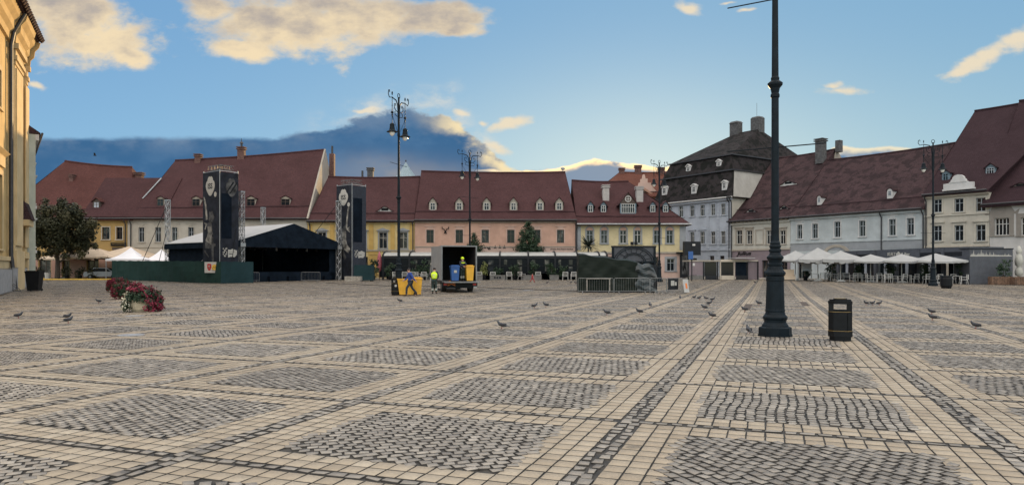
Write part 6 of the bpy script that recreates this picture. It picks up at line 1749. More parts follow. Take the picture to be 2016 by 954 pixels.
# ------------------------------------------------------------------ covered stall with barriers
cs_ = thing('covered_stall', 'market stall wrapped in dark green tarpaulin inside the steel barriers', 'stall', ground(1215, 577) + Vector((0, 1.2, 0)), R(-2))
def tarpaulin():
    # draped cover as a displaced grid box: front, top and sides
    W, Dp = 5.2, 2.2; n = 30; mrows = 14
    hgt = lambda u: 2.62 - .55 * max(0, u - .05) ** 1.1 + (.03 * math.sin(u * 17))
    q = MB(); v = []; f = []
    path = []   # profile going up the front, across the top, down the back
    for j in range(mrows + 1): path.append(('f', j / mrows))
    for j in range(1, 6): path.append(('t', j / 5))
    for j in range(1, mrows + 1): path.append(('b', 1 - j / mrows))
    for k, (fc, w) in enumerate(path):
        for i in range(n + 1):
            u = i / n; H = hgt(u); x = -2.55 + u * W * .80
            y = -.05; z = 0
            wr = .05 * math.sin(u * 9 + w * 6) * math.sin(w * 3.1) + .03 * math.sin(u * 23 - w * 11) + .04 * max(0, math.sin((u * 1.0 + w * 1.3) * 8)) ** 4
            if fc == 'f': y = 0 - .05 * (1 - w) + wr * (.3 + w * (1 - w) * 3); z = .55 * (1 - w) * .15 + H * w
            elif fc == 't': y = Dp * w; z = H + .04 * math.sin(u * 14 + w * 5) + .10 * math.sin(math.pi * w)
            else: y = Dp + wr; z = H * w
            v.append((x + .03 * math.sin(w * 9 + u * 4), y, z + .05))
    m = len(path)
    for k in range(m - 1):
        for i in range(n): a = k * (n + 1) + i; f.append((a, a + 1, a + n + 2, a + n + 1))
    f.append(tuple(k * (n + 1) for k in range(m))); f.append(tuple(k * (n + 1) + n for k in reversed(range(m))))
    q.add(v, f); q.build('tarpaulin', M['tarp'], cs_)
    # blue-grey side sheet bunched at the right end
    q = MB(); v = []; f = []; nx, nz = 14, 16
    for j in range(nz + 1):
        for i in range(nx + 1):
            u, w = i / nx, j / nz
            bulge = .16 * math.sin(w * 12 + 1) * math.sin(u * 3.0 + 1) + .08 * math.sin(w * 23 + u * 5) + .07 * math.sin(u * 9 + w * 4)
            x = 1.45 + u * 1.55 - .25 * math.sin(w * 5.2) ** 2 * u + .04 * math.sin(w * 17)
            v.append((x, .0 + bulge * .6 - .25 * (1 - w) + .1, .08 + w * (2.02 - .12 * u) + .07 * math.sin(u * 11)))
    for j in range(nz):
        for i in range(nx): a = j * (nx + 1) + i; f.append((a, a + 1, a + nx + 2, a + nx + 1))
    nv = len(v); v += [(x, y + .9, z) for x, y, z in v]; f += [tuple(reversed([i + nv for i in g])) for g in f]
    rim = [i for i in range(nx + 1)] + [(j + 1) * (nx + 1) - 1 for j in range(1, nz + 1)] + [nz * (nx + 1) + i for i in reversed(range(nx))] + [j * (nx + 1) for j in reversed(range(1, nz))]
    for a, b_ in zip(rim, rim[1:] + rim[:1]): f.append((b_, a, a + nv, b_ + nv))
    q.add(v, f); q.build('side_sheet', M['tarp_blue'], cs_)
    q = MB(); q.box(1.6, 3.05, .35, 1.9, .1, 1.98); q.build('dark_box', M['charcoal'], cs_)
    q = MB(); q.box(-2.5, 3.0, -.1, 2.2, .0, .1); q.build('skid', M['charcoal'], cs_)
    q = MB(); q.box(-2.0, -.3, -.35, -.1, .98, 1.04); q.box(-2.0, -1.95, -.3, -.25, 0.1, .98); q.box(-.4, -.35, -.3, -.25, .1, .98); q.build('counter', M['pallet'], cs_)
tarpaulin()
sc = ground(1138, 579)
barrier('steel crowd barrier before the dark left end of the covered stall', sc, R(-1), 2.35)
barrier('steel crowd barrier in the middle before the covered stall', sc + Vector((2.42, -.05, 0)), R(0), 2.35)
barrier('steel crowd barrier before the bunched blue sheet of the stall', sc + Vector((4.85, -.02, 0)), R(8), 1.1)
bb2 = barrier('steel barrier with a dark printed panel at the right end of the stall', sc + Vector((5.98, .15, 0)), R(38), 1.7)
q = MB(); q.box(.06, 1.1, -.06, -.035, .3, 1.05); o = q.build('dark_panel', M['charcoal'], bb2); q = MB(); q.obox((.5, -.07, .74), (.34, .01, .34)); q.obox((.82, -.07, .7), (.2, .01, .24)); q.build('white_print', M['print_white'], o)
ab = thing('advert_board', 'white board with an orange patch leaning at the right end of the stall', 'board', sc + Vector((7.15, .5, .0)), R(50)); q = MB(); q.obox((.42, 0, .55), (.7, .05, .9), 0, R(-8)); o = q.build('board', M['white'], ab)
q = MB(); q.obox((.42, -.035, .55), (.24, .01, .36), 0, R(-8)); q.build('orange_patch', M['orange'], o); q = MB(); q.bar((.1, .02, .1), (.1, .4, .0), .04); q.bar((.74, .02, .1), (.74, .4, .0), .04); q.build('foot', M['galv'], ab)
# ------------------------------------------------------------------ barriers along the church
def mesh_panel(label, a, c):
    d = c - a; t = thing('site_barrier', label, 'barrier', a, math.atan2(d.y, d.x), 'grey cloth barriers along the church'); L = d.length
    q = MB(); q.tube([(0, 0, .12), (0, 0, 1.75), (L, 0, 1.75), (L, 0, .12), (0, 0, .12)], .028, 6); q.build('frame', M['galv'], t)
    q = MB(); q.box(.04, L - .04, -.012, .012, .16, 1.70); q.build('cloth', M['barrier_cloth'], t)
    for x in (.15, L - .15): q = MB(); q.prism([(x - .06, -.5, 0), (x + .06, -.5, 0), (x + .06, .5, 0), (x - .06, .5, 0)], (0, 0, .1)); q.tube([(x, -.45, .1), (x, -.02, .6)], .022, 5); q.build('foot', M['pave_grey'], t)
g0, g1, g2 = ground(-30, 592), ground(24, 574), ground(54, 566)
mesh_panel('grey cloth barrier by the church, cut by the left edge', g0, g1); mesh_panel('grey cloth barrier by the church ending at the black bin', g1 + (g2 - g1) * .03, g2)
# ------------------------------------------------------------------ white terrace chairs and tables
def armchair(m='white'):
    t = thing('armchair', 'chair', 'chair', (0, 0, 0), 0, 'white terrace chairs'); w, d = .29, .27
    q = MB(); q.box(-w, w, -d, d, .41, .45); q.build('seat', M[m], t)
    q = MB()
    for k in range(2): q.obox((0, d + .02 + k * .015, .58 + k * .14), (2 * w - .06, .025, .045))
    q.box(-w, -w + .05, d, d + .06, .45, .9); q.box(w - .05, w, d, d + .06, .45, .9); q.box(-w + .05, w - .05, d + .01, d + .06, .85, .9); q.build('backrest', M[m], t)
    for sx in (-1, 1):
        for sy in (-1, 1): q = MB(); q.bar((sx * (w - .025), sy * (d - .02), .41), (sx * (w + .0), sy * (d + .03), 0), .032); q.build('leg', M[m], t)
        q = MB(); q.box(sx * w - .03, sx * w + .03, -d - .02, d, .64, .67); q.box(sx * w - .022, sx * w + .022, -d, -d + .04, .45, .64); q.build('arm', M[m], t)
    return t
def table(m='white'):
    t = thing('cafe_table', 'table', 'table', (0, 0, 0), 0, 'white terrace tables'); w = .38
    q = MB(); q.box(-w, w, -w, w, .71, .75); q.build('tabletop', M[m], t)
    for sx in (-1, 1):
        for sy in (-1, 1): q = MB(); q.box(sx * (w - .04) - .03, sx * (w - .04) + .03, sy * (w - .04) - .03, sy * (w - .04) + .03, 0, .71); q.build('leg', M[m], t)
    return t
ORD = ['first', 'second', 'third', 'fourth', 'fifth', 'sixth', 'seventh', 'eighth', 'ninth', 'tenth', 'eleventh', 'twelfth', 'thirteenth', 'fourteenth', 'fifteenth', 'sixteenth', 'seventeenth']
CH = armchair(); TB = table(); usedC = usedT = False
def put(proto, first, loc, rz, label, sc=1.0):
    o = proto if first else copy_tree(proto)
    o.location = loc; o.rotation_euler = (0, 0, rz); o['label'] = label; o.scale = (sc, sc, sc); return o
rc = [(1619, 552.5, 170), (1632, 552.5, 20), (1651, 553, 200), (1667, 553.5, 150), (1681, 554.5, 190), (1697, 554.5, 100), (1712, 555.5, 80), (1727, 555.5, 190), (1745, 556.5, 170), (1758, 556.5, 100), (1777, 557, 200), (1800, 557, 280), (1826, 558, 175), (1846, 558.5, 195), (1872, 558.5, 190), (1897, 559.5, 250)]
for i, (px, py, a) in enumerate(rc):
    put(CH, i == 0, ground(px, py), R(a), 'white armchair, %s from the left along the right terrace' % ORD[i], 1.08)
rt = [(1605, 552), (1643, 553), (1692, 554.5), (1736, 556), (1787, 557), (1853, 558.5), (1886, 559)]
for i, (px, py) in enumerate(rt):
    p = ground(px, py) + Vector((.2, .6, 0)); put(TB, i == 0, p, R(-20), 'square white table, %s from the left on the right terrace' % ORD[i], 1.1)
lc = [(779, 'white armchair left of the lamp post behind the wheelie bins', 175), (797, 'white armchair just right of the lamp post behind the wheelie bins', 185), (812, 'white armchair behind the head of the man in blue', 190), (826, 'white armchair between the man in blue and the truck, turned sideways', 120), (836, 'white armchair half hidden by the truck side', 170),
      (1113, 'left one of two white armchairs beside the covered stall', 178), (1129, 'right one of two white armchairs beside the covered stall', 184), (1147, 'white armchair peeping out behind the covered stall edge', 180),
      (944, 'white armchair right beside the truck box', 180), (970, 'white armchair behind the pale planter box right of the truck', 185), (1003, 'white armchair between the planter boxes of the terrace', 170), (1027, 'tilted white armchair left of the child in red', 140), (1059, 'white armchair right behind the child in red', 182)]
for px, lb, a in lc: put(CH, False, atx(px, 85.6 if px > 1100 or px < 840 else 86.3), R(a), lb, 1.12)
# tan lounge bench, wooden planters and menu board on the right
p = ground(1553, 552); tb = thing('lounge_bench', 'tan padded lounge bench seen from behind the foreground lamp', 'bench', p, R(170)); q = MB(); q.box(-.65, .65, -.35, .35, .12, .5); q.build('seat', M['beige_cloth'], tb); q = MB(); q.obox((0, -.4, .75), (1.35, .16, 1.1), 0, R(8)); q.build('backrest', M['beige_cloth'], tb); q = MB(); q.box(-.76, -.65, -.45, .4, .02, .75); q.box(.65, .76, -.45, .4, .02, .75); q.build('arm', M['white'], tb)
for px, py, w, lb in ((1969, 560.5, 1.9, 'long brown plank planter before the slate kiosk'), (2008, 561, 1.3, 'brown plank planter under the folded parasol')):
    p = ground(px, py); t = thing('plank_planter', lb, 'planter', p, R(-4)); q = MB(); q.box(-w / 2, w / 2, -.3, .3, 0.03, .78); q.build('box', M['wood'], t)
    q = MB()
    for k in range(8): q.box(-w / 2 + k * w / 8 + .02, -w / 2 + (k + 1) * w / 8 - .02, -.325, -.301, .05, .8)
    q.build('planks', M['wood'], t)
p = atx(1588, 83.2); t = thing('menu_board', 'white framed menu board hanging under the pointed white parasol', 'menu board', p); q = MB(); q.box(-.5, .5, -.02, .02, 1.15, 2.1); q.build('board', M['bluegrey'], t); q = MB(); q.box(-.58, -.5, -.04, .03, 1.05, 2.2); q.box(.5, .58, -.04, .03, 1.05, 2.2); q.box(-.5, .5, -.04, .03, 2.1, 2.2); q.box(-.56, -.52, -.02, .02, 0, 1.05); q.box(.52, .56, -.02, .02, 0, 1.05); q.build('frame', M['white'], t)
# terrace planter boxes of the glazed terrace
pbx = [(980, 'concrete planter box with dark lettering panel right of the truck', 30), (1048, 'concrete planter box behind the child in red', 36), (1091, 'plain concrete planter box left of the white armchairs', 18), (865, 'concrete planter box hidden mostly by the truck', 20), (943, 'narrow planter box at the truck corner', 14)]
for i, (px, lb, w) in enumerate(pbx):
    p = atx(px, 86.0); t = thing('planter_box', lb, 'planter', p, 0, 'concrete planter boxes'); w = w / F * 86; q = MB(); q.box(-w / 2, w / 2, -.25, .25, 0, .62); q.box(-w / 2 - .03, w / 2 + .03, -.28, .28, .56, .621); q.build('box', M['pave_grey'], t)
    if i == 0: q = MB(); q.box(-.45, -.25, -.29, -.255, .2, .42); q.box(-.15, .05, -.29, -.255, .2, .42); q.box(.15, .4, -.29, -.255, .2, .42); q.build('dark_lettering', M['charcoal'], t)
# sign post with blue sign near the passage
p = atx(1362, 82); t = thing('sign_post', 'thin pole with a blue sign and a white box before the mansion', 'sign post', p); q = MB(); q.tube([(0, 0, 0), (0, 0, 5.3)], .07, 6); q.build('pole', M['charcoal'], t); q = MB(); q.obox((-.15, -.1, 2.95), (.55, .05, .9)); q.build('sign', M['blue_plastic'], t); q = MB(); q.obox((.2, -.1, 4.15), (.32, .1, .2)); q.obox((.2, -.1, 1.9), (.26, .08, .3)); q.build('white_box', M['white'], t)
# ground cables
def cable(label, pts, r=.02):
    q = MB(); q.tube([ground(*p) + Vector((0, 0, r + .018)) for p in pts], r, 5); o = q.build('ground_cable', M['rubber']); tag(o, label, 'cable')
cable('black cable lying across the square from stage to truck', [(640, 557), (700, 560), (760, 563), (800, 563.5), (850, 564), (905, 565.5), (960, 566.3)]); cable('black cable lying across the square from truck to covered stall', [(960, 566.5), (1010, 569), (1060, 571), (1100, 572), (1140, 573.5)])
# silver car and bucket by the hoarding
p = ground(206, 547); p.y = 90.5; p = atx(204, 91.5); car = thing('parked_car', 'silver car half hidden behind the left end of the hoarding', 'car', p, R(196))
q = MB(); sec = [(-2.1, .35), (-2.15, .65), (-2.05, .85), (-1.2, .95), (-.6, 1.42), (.9, 1.45), (1.6, .98), (2.05, .9), (2.12, .6), (2.05, .32)]
q.prism([(x, -.82, z) for x, z in sec], (0, 1.64, 0)); q.build('body', M['silver'], car)
q = MB(); q.prism([(-1.05, -.835, .97), (-.55, -.835, 1.36), (.85, -.835, 1.38), (1.35, -.835, .98)], (0, .01, 0)); q.prism([(-1.05, .825, .97), (-.55, .825, 1.36), (.85, .825, 1.38), (1.35, .825, .98)], (0, .01, 0)); q.build('side_window', M['glass'], car)
q = MB(); q.prism([(-1.19, -.7, .975), (-1.19, .7, .975), (-.64, .62, 1.40), (-.64, -.62, 1.40)], (-.02, 0, .02)); q.prism([(1.59, -.7, 1.0), (.93, -.62, 1.42), (.93, .62, 1.42), (1.59, .7, 1.0)], (.02, 0, .02)); q.build('windscreen', M['glass'], car)
for x in (-1.35, 1.3):
    for y in (-.78, .78): q = MB(); q.tube([(x, y - .1, .32), (x, y + .1, .32)], .32, 14); w = q.build('wheel', M['rubber'], car); q = MB(); q.tube([(x, y * 1.14 - .02, .32), (x, y * 1.14 + .02, .32)], .18, 10); q.build('rim', M['galv'], w)
for y in (-.6, .6): q = MB(); q.obox((-2.11, y, .72), (.08, .32, .16)); q.build('headlight', M['lampglass'], car)
p = atx(94, 88.5); t = thing('bucket', 'white bucket standing at the foot of the dark tree', 'bucket', p); q = MB(); q.lathe([(.26, 0), (.34, .8), (.36, .82), (.36, .86)], (0, 0, 0), 12); q.build('body', M['white'], t); q = MB(); q.tube([(-.34, 0, .8), (-.2, 0, 1.0), (.2, 0, 1.0), (.34, 0, .8)], .015, 4); q.build('handle', M['galv'], t)
# ------------------------------------------------------------------ plants
def leaf_mat(name, a, b_, c):
    m = bpy.data.materials.new(name); m.use_nodes = True; nt = m.node_tree; X.nt = nt
    p = nt.nodes['Principled BSDF']; p.inputs['Roughness'].default_value = .6; p.inputs['Specular IOR Level'].default_value = .3
    at_ = nt.nodes.new('ShaderNodeAttribute'); at_.attribute_name = 'tint'
    r = nt.nodes.new('ShaderNodeValToRGB'); e = r.color_ramp.elements; e[0].color = (*a, 1); e[1].color = (*c, 1); k = e.new(.5); k.color = (*b_, 1)
    nt.links.new(at_.outputs['Fac'], r.inputs[0]); nt.links.new(r.outputs[0], p.inputs['Base Color']); return m
M['leaf_dark'] = leaf_mat('dark autumn leaves', (.016, .021, .010), (.038, .040, .017), (.075, .066, .028))
M['leaf_green'] = leaf_mat('deep green leaves', (.012, .026, .016), (.022, .045, .024), (.045, .075, .035))
M['leaf_light'] = leaf_mat('fresh green leaves', (.05, .07, .02), (.12, .14, .04), (.26, .27, .09))
M['petal_red'] = leaf_mat('crimson petals', (.09, .008, .020), (.19, .016, .040), (.31, .05, .085))
M['petal_white'] = leaf_mat('cream petals', (.5, .46, .34), (.66, .62, .48), (.78, .74, .62))
M['bark'] = mat('bark', (.05, .04, .032), .95, .3, 8, .6, 18)
def leaves(name, centres, radii, count, size, material, parent, shell=.55, squash=1.0, up=.3, aspect=.55):
    """many small leaf quads spread through a cloud of clumps"""
    c = np.array(centres, float); rr = np.array(radii, float); k = len(c)
    w = rr ** 2; idx = RNG.choice(k, count, p=w / w.sum())
    d = RNG.normal(0, 1, (count, 3)); d /= np.linalg.norm(d, axis=1)[:, None]
    t = shell + (1 - shell) * RNG.random(count); t = t * (0.75 + .45 * RNG.random(count))
    P = c[idx] + d * (rr[idx] * t)[:, None] * np.array([1, 1, squash])
    n = d + RNG.normal(0, .7, (count, 3)); n[:, 2] += up; n /= np.linalg.norm(n, axis=1)[:, None]
    a = np.cross(n, RNG.normal(0, 1, (count, 3))); a /= np.linalg.norm(a, axis=1)[:, None]; b_ = np.cross(n, a)
    s = size * (.6 + .8 * RNG.random(count)); a *= s[:, None]; b_ *= (s * aspect)[:, None]
    V = np.stack([P - a, P + b_, P + a, P - b_], 1).reshape(-1, 3)
    me = bpy.data.meshes.new(name); me.vertices.add(len(V)); me.vertices.foreach_set('co', V.ravel().astype(np.float32))
    me.loops.add(count * 4); me.loops.foreach_set('vertex_index', np.arange(count * 4, dtype=np.int32)); me.polygons.add(count)
    me.polygons.foreach_set('loop_start', np.arange(0, count * 4, 4, dtype=np.int32)); me.polygons.foreach_set('loop_total', np.full(count, 4, dtype=np.int32))
    tint = np.clip(RNG.normal(0, .2, count) + RNG.normal(.45, .2, k)[idx], 0, 1)
    q = me.attributes.new('tint', 'FLOAT', 'FACE'); q.data.foreach_set('value', tint.astype(np.float32))
    me.materials.append(material); me.update(calc_edges=True)
    o = bpy.data.objects.new(name, me); COL.objects.link(o); o.parent = parent; return o
# the dark tree at the left
tp = atx(113, 88.0); tr = thing('broadleaf_tree', 'dark bushy broadleaf tree before the ochre house at the left', 'tree', tp)
q = MB(); q.tube([(0, 0, 0), (.05, 0, 1.2), (0, .05, 2.3), (-.1, 0, 3.4)], [.34, .27, .24, .2], 9)
cl = []; rad = []
for i in range(9):
    a = i * 2.4; L = random.uniform(1.6, 3.4); z = 2.2 + i * .35; e = (L * math.cos(a), L * math.sin(a) * .8, z + random.uniform(1.2, 2.4))
    q.tube([(0, 0, z - .2), (e[0] * .45, e[1] * .45, z + .7), e], [.14, .09, .03], 6)
q.build('trunk', M['bark'], tr)
for i in range(110):
    a = random.uniform(0, 6.28); z = random.uniform(-1, 1); rxy = math.sqrt(max(0, 1 - z * z)); k = random.uniform(.45, 1.0)
    cl.append((4.4 * rxy * math.cos(a) * k + .5, 3.5 * rxy * math.sin(a) * k, 6.35 + 3.5 * z * k)); rad.append(random.uniform(.6, 1.1))
for x, y, z, r_ in ((4.3, 0, 5.2, .6), (4.5, .3, 4.1, .5), (-3.9, 0, 4.0, .8), (3.2, -.5, 3.2, .7), (-2.6, .3, 3.0, .8), (1.6, -1, 2.9, .6), (-.6, -1.2, 3.1, .5), (2.2, 0, 9.0, .6), (-1.5, 0, 9.7, .5)): cl.append((x, y, z)); rad.append(r_)
leaves('crown', cl, rad, 26000, .15, M['leaf_dark'], tr, .25)
# conifers and the palm behind the glazed terrace
def conifer(label, px, Y, top_py, w, n, z0=.5):
    p = atx(px, Y); H = at(px, top_py, Y).z - p.z; t = thing('conifer', label, 'tree', p)
    q = MB(); q.tube([(0, 0, 0), (0, 0, H * .95)], [.16, .02], 7); q.build('trunk', M['bark'], t)
    c = []; r_ = []
    for i in range(130):
        u = random.random(); z = z0 + (H - z0) * u; rr = w * (1 - u) ** .6 * random.uniform(.15, .95); a = random.uniform(0, 6.28)
        c.append((rr * math.cos(a), rr * math.sin(a) * .8, z)); r_.append(.3 + .5 * (1 - u))
    c.append((0, 0, H - .25)); r_.append(.25)
    leaves('crown', c, r_, n, .11, M['leaf_green'], t, .3, 1.1)
conifer('tall dark conifer before the hotel wall between two windows', 1040, 94.3, 437, 2.3, 11000, 2.2)
conifer('smaller dark conifer behind the right top corner of the truck', 934, 94.3, 460, 1.5, 5000, 2.2)
p = atx(1158, 94.2); pt_ = thing('palm_plant', 'spiky dark palm rising over the terrace roof before the yellow corner house', 'palm', p)
q = MB(); q.tube([(0, 0, 0), (.05, 0, 2), (0, 0, 4.2)], [.14, .12, .1], 7); q.build('trunk', M['bark'], pt_)
q = MB()
for i in range(90):
    a = random.uniform(0, 6.28); e = random.uniform(-.3, 1.2); L = random.uniform(1.5, 2.4); pts = []
    for k in range(5): u = k / 4; pts.append((L * u * math.cos(a) * math.cos(e), L * u * math.sin(a) * math.cos(e), 4.3 + L * u * math.sin(e) - .5 * u * u))
    for k in range(4):
        wd = .15 * (1 - k / 4); wd2 = .15 * (1 - (k + 1) / 4) + .004; sx, sy = -math.sin(a), math.cos(a)
        A, B_ = pts[k], pts[k + 1]; q.poly([(A[0] - sx * wd, A[1] - sy * wd, A[2]), (A[0] + sx * wd, A[1] + sy * wd, A[2]), (B_[0] + sx * wd2, B_[1] + sy * wd2, B_[2]), (B_[0] - sx * wd2, B_[1] - sy * wd2, B_[2])])
q.build('fronds', mat('palm frond', (.03, .04, .03), .6, .3, 5), pt_)
def shrub(label, px, Y, w, h, n, m='leaf_green', z0=.5, group='terrace shrubs'):
    p = atx(px, Y); t = thing('shrub', label, 'shrub', p, 0, group); q = MB(); q.lathe([(.2, 0), (.28, .45), (.28, .5)], (0, 0, 0), 10); q.build('pot', M['black'], t)
    q = MB(); q.tube([(0, 0, .4), (0, 0, h * .8)], .04, 5); q.build('stem', M['bark'], t)
    c = [(random.uniform(-w, w) * .6, random.uniform(-.3, .3), random.uniform(z0, h)) for _ in range(16)]
    leaves('foliage', c, [random.uniform(.2, .42) for _ in c], n, .09, M[m], t, .3)
for px, Y, w, h, n, m, lb in ((735, 86.2, .9, 2.4, 900, 'leaf_green', 'dark clipped shrub left of the folded pink parasol'), (768, 86.0, .9, 1.9, 700, 'leaf_green', 'shrub left of the lamp post at the glazed terrace'), (818, 86.3, .8, 2.2, 700, 'leaf_green', 'shrub behind the man in blue at the terrace glass'), (835, 86.5, .7, 2.6, 600, 'leaf_green', 'taller shrub close to the truck side'),
                             (953, 86.2, .5, 2.1, 420, 'leaf_light', 'yellowish young shrub just right of the truck'), (981, 86.6, .9, 1.5, 600, 'leaf_green', 'dark shrub in the lettered planter right of the truck'), (1013, 86.6, .7, 2.0, 600, 'leaf_green', 'shrub left of the child in red'), (1050, 86.5, 1.0, 2.1, 800, 'leaf_green', 'shrub below the tall conifer'), (1086, 86.5, 1.0, 1.9, 800, 'leaf_green', 'shrub in the plain planter left of the white armchairs'), (1108, 86.6, .6, 1.6, 500, 'leaf_green', 'low shrub behind the left white armchair')):
    shrub(lb, px, Y, w, h, n, m)
for i, (px, Y, lb) in enumerate(((1586, 84.6, 'dark shrub under the pointed white parasol'), (1634, 82.5, 'dark shrub below the portal arch'), (1690, 79, 'potted shrub between third and fourth white parasol'), (1752, 76.3, 'potted shrub before the slate pavilion glass'), (1820, 73.3, 'potted shrub left of the far right lamp post'), (1893, 70.6, 'tall potted shrub beside the slate kiosk'), (1975, 67.8, 'dark shrub behind the long plank planter'))):
    shrub(lb, px, Y, .8, 1.9 if i < 5 else 2.3, 500, 'leaf_green', .5, 'shrubs of the right terrace')
for i, (px, lb) in enumerate(((75, 'low dark shrub before the leftmost shop opening'), (132, 'low dark shrub right of the tree trunk'), (157, 'low dark shrub under the beige parasol'), (183, 'dark shrub by the shop door left of the car'))):
    shrub(lb, px, 90.5, 1.0, 1.5, 450, 'leaf_dark', .4, 'shrubs before the ochre house')
# flower tubs
def flower_tub(label, c, r_, white, rz, flowers=2400):
    t = thing('flower_tub', label, 'flower tub', c, rz, 'round flower tubs')
    q = MB(); q.lathe([(r_ * .58, 0), (r_ * .75, .12), (r_ * .90, .42), (r_ * .92, .54), (r_ * .85, .56), (r_ * .8, .48)], (0, 0, 0), 20); q.build('bowl', M['stone_pot'], t, smooth=False)
    def dome(n, a0, a1, zlo, zhi, k, rr):
        cs = []
        for _ in range(n):
            a = random.uniform(a0, a1); z = random.uniform(zlo, zhi); k_ = k * (1.0 - .42 * max(0, (z - .42)) ** 1.0)
            cs.append((k_ * math.cos(a), k_ * math.sin(a), z))
        return cs
    g = dome(90, 0, 6.28, .14, .80, r_ * 1.0, .2) + dome(30, 0, 6.28, .5, .9, r_ * .5, .2)
    g = [c_ for c_ in g if not (-1.95 < math.atan2(c_[1], c_[0]) < -1.25 and c_[2] < .50 and math.hypot(c_[0], c_[1]) > r_ * .5)]
    leaves('foliage', g, [random.uniform(.13, .22) for _ in g], 5200, .045, M['leaf_dark'] if False else M['leaf_green'], t, .3)
    rd = dome(60, -1.0, 2.5, .10, .82, r_ * 1.10, .2) + dome(34, 0, 6.28, .70, .95, r_ * .62, .2) + dome(16, 1.0, 4.0, .4, .9, r_ * .9, .2)
    if not white: rd += dome(70, -3.14, 3.14, .1, .9, r_ * 1.08, .2)
    leaves('red_flowers', rd, [random.uniform(.09, .17) for _ in rd], int(flowers * 1.5), .034, M['petal_red'], t, .6, aspect=.9)
    if white:
        wh = dome(34, -3.3, -1.95, .10, .78, r_ * 1.1, .2); leaves('white_flowers', wh, [random.uniform(.07, .12) for _ in wh], 280, .034, M['petal_white'], t, .6, aspect=.9)
    return t
flower_tub('round stone tub with cream flowers left and crimson flowers right, nearest of the three', ground(281, 613), .62, True, 0)
flower_tub('crimson flower tub in the middle of the three', ground(251, 588), .70, False, 1.0, 3000)
flower_tub('farthest crimson flower tub, close to the yellow kerb', ground(232, 574), .62, False, 2.0, 2000)
# ------------------------------------------------------------------ people
def skin_mesh(name, verts, edges, radii, material, parent, root=0, sub=2, smooth=True):
    me = bpy.data.meshes.new(name); me.from_pydata(verts, edges, []); me.update()
    o = bpy.data.objects.new(name, me); COL.objects.link(o)
    o.modifiers.new('skin', 'SKIN'); s = o.modifiers.new('sub', 'SUBSURF'); s.levels = sub; s.render_levels = sub
    sv = me.skin_vertices[0].data
    for i, r_ in enumerate(radii): sv[i].radius = (r_, r_) if not isinstance(r_, tuple) else r_; sv[i].use_root = (i == root)
    dg = bpy.context.evaluated_depsgraph_get(); m2 = bpy.data.meshes.new_from_object(o.evaluated_get(dg))
    bpy.data.objects.remove(o); m2.name = name
    m2.materials.clear(); m2.materials.append(material)
    m2.polygons.foreach_set('use_smooth', [smooth] * len(m2.polygons))
    o = bpy.data.objects.new(name, m2); COL.objects.link(o); o.parent = parent; return o
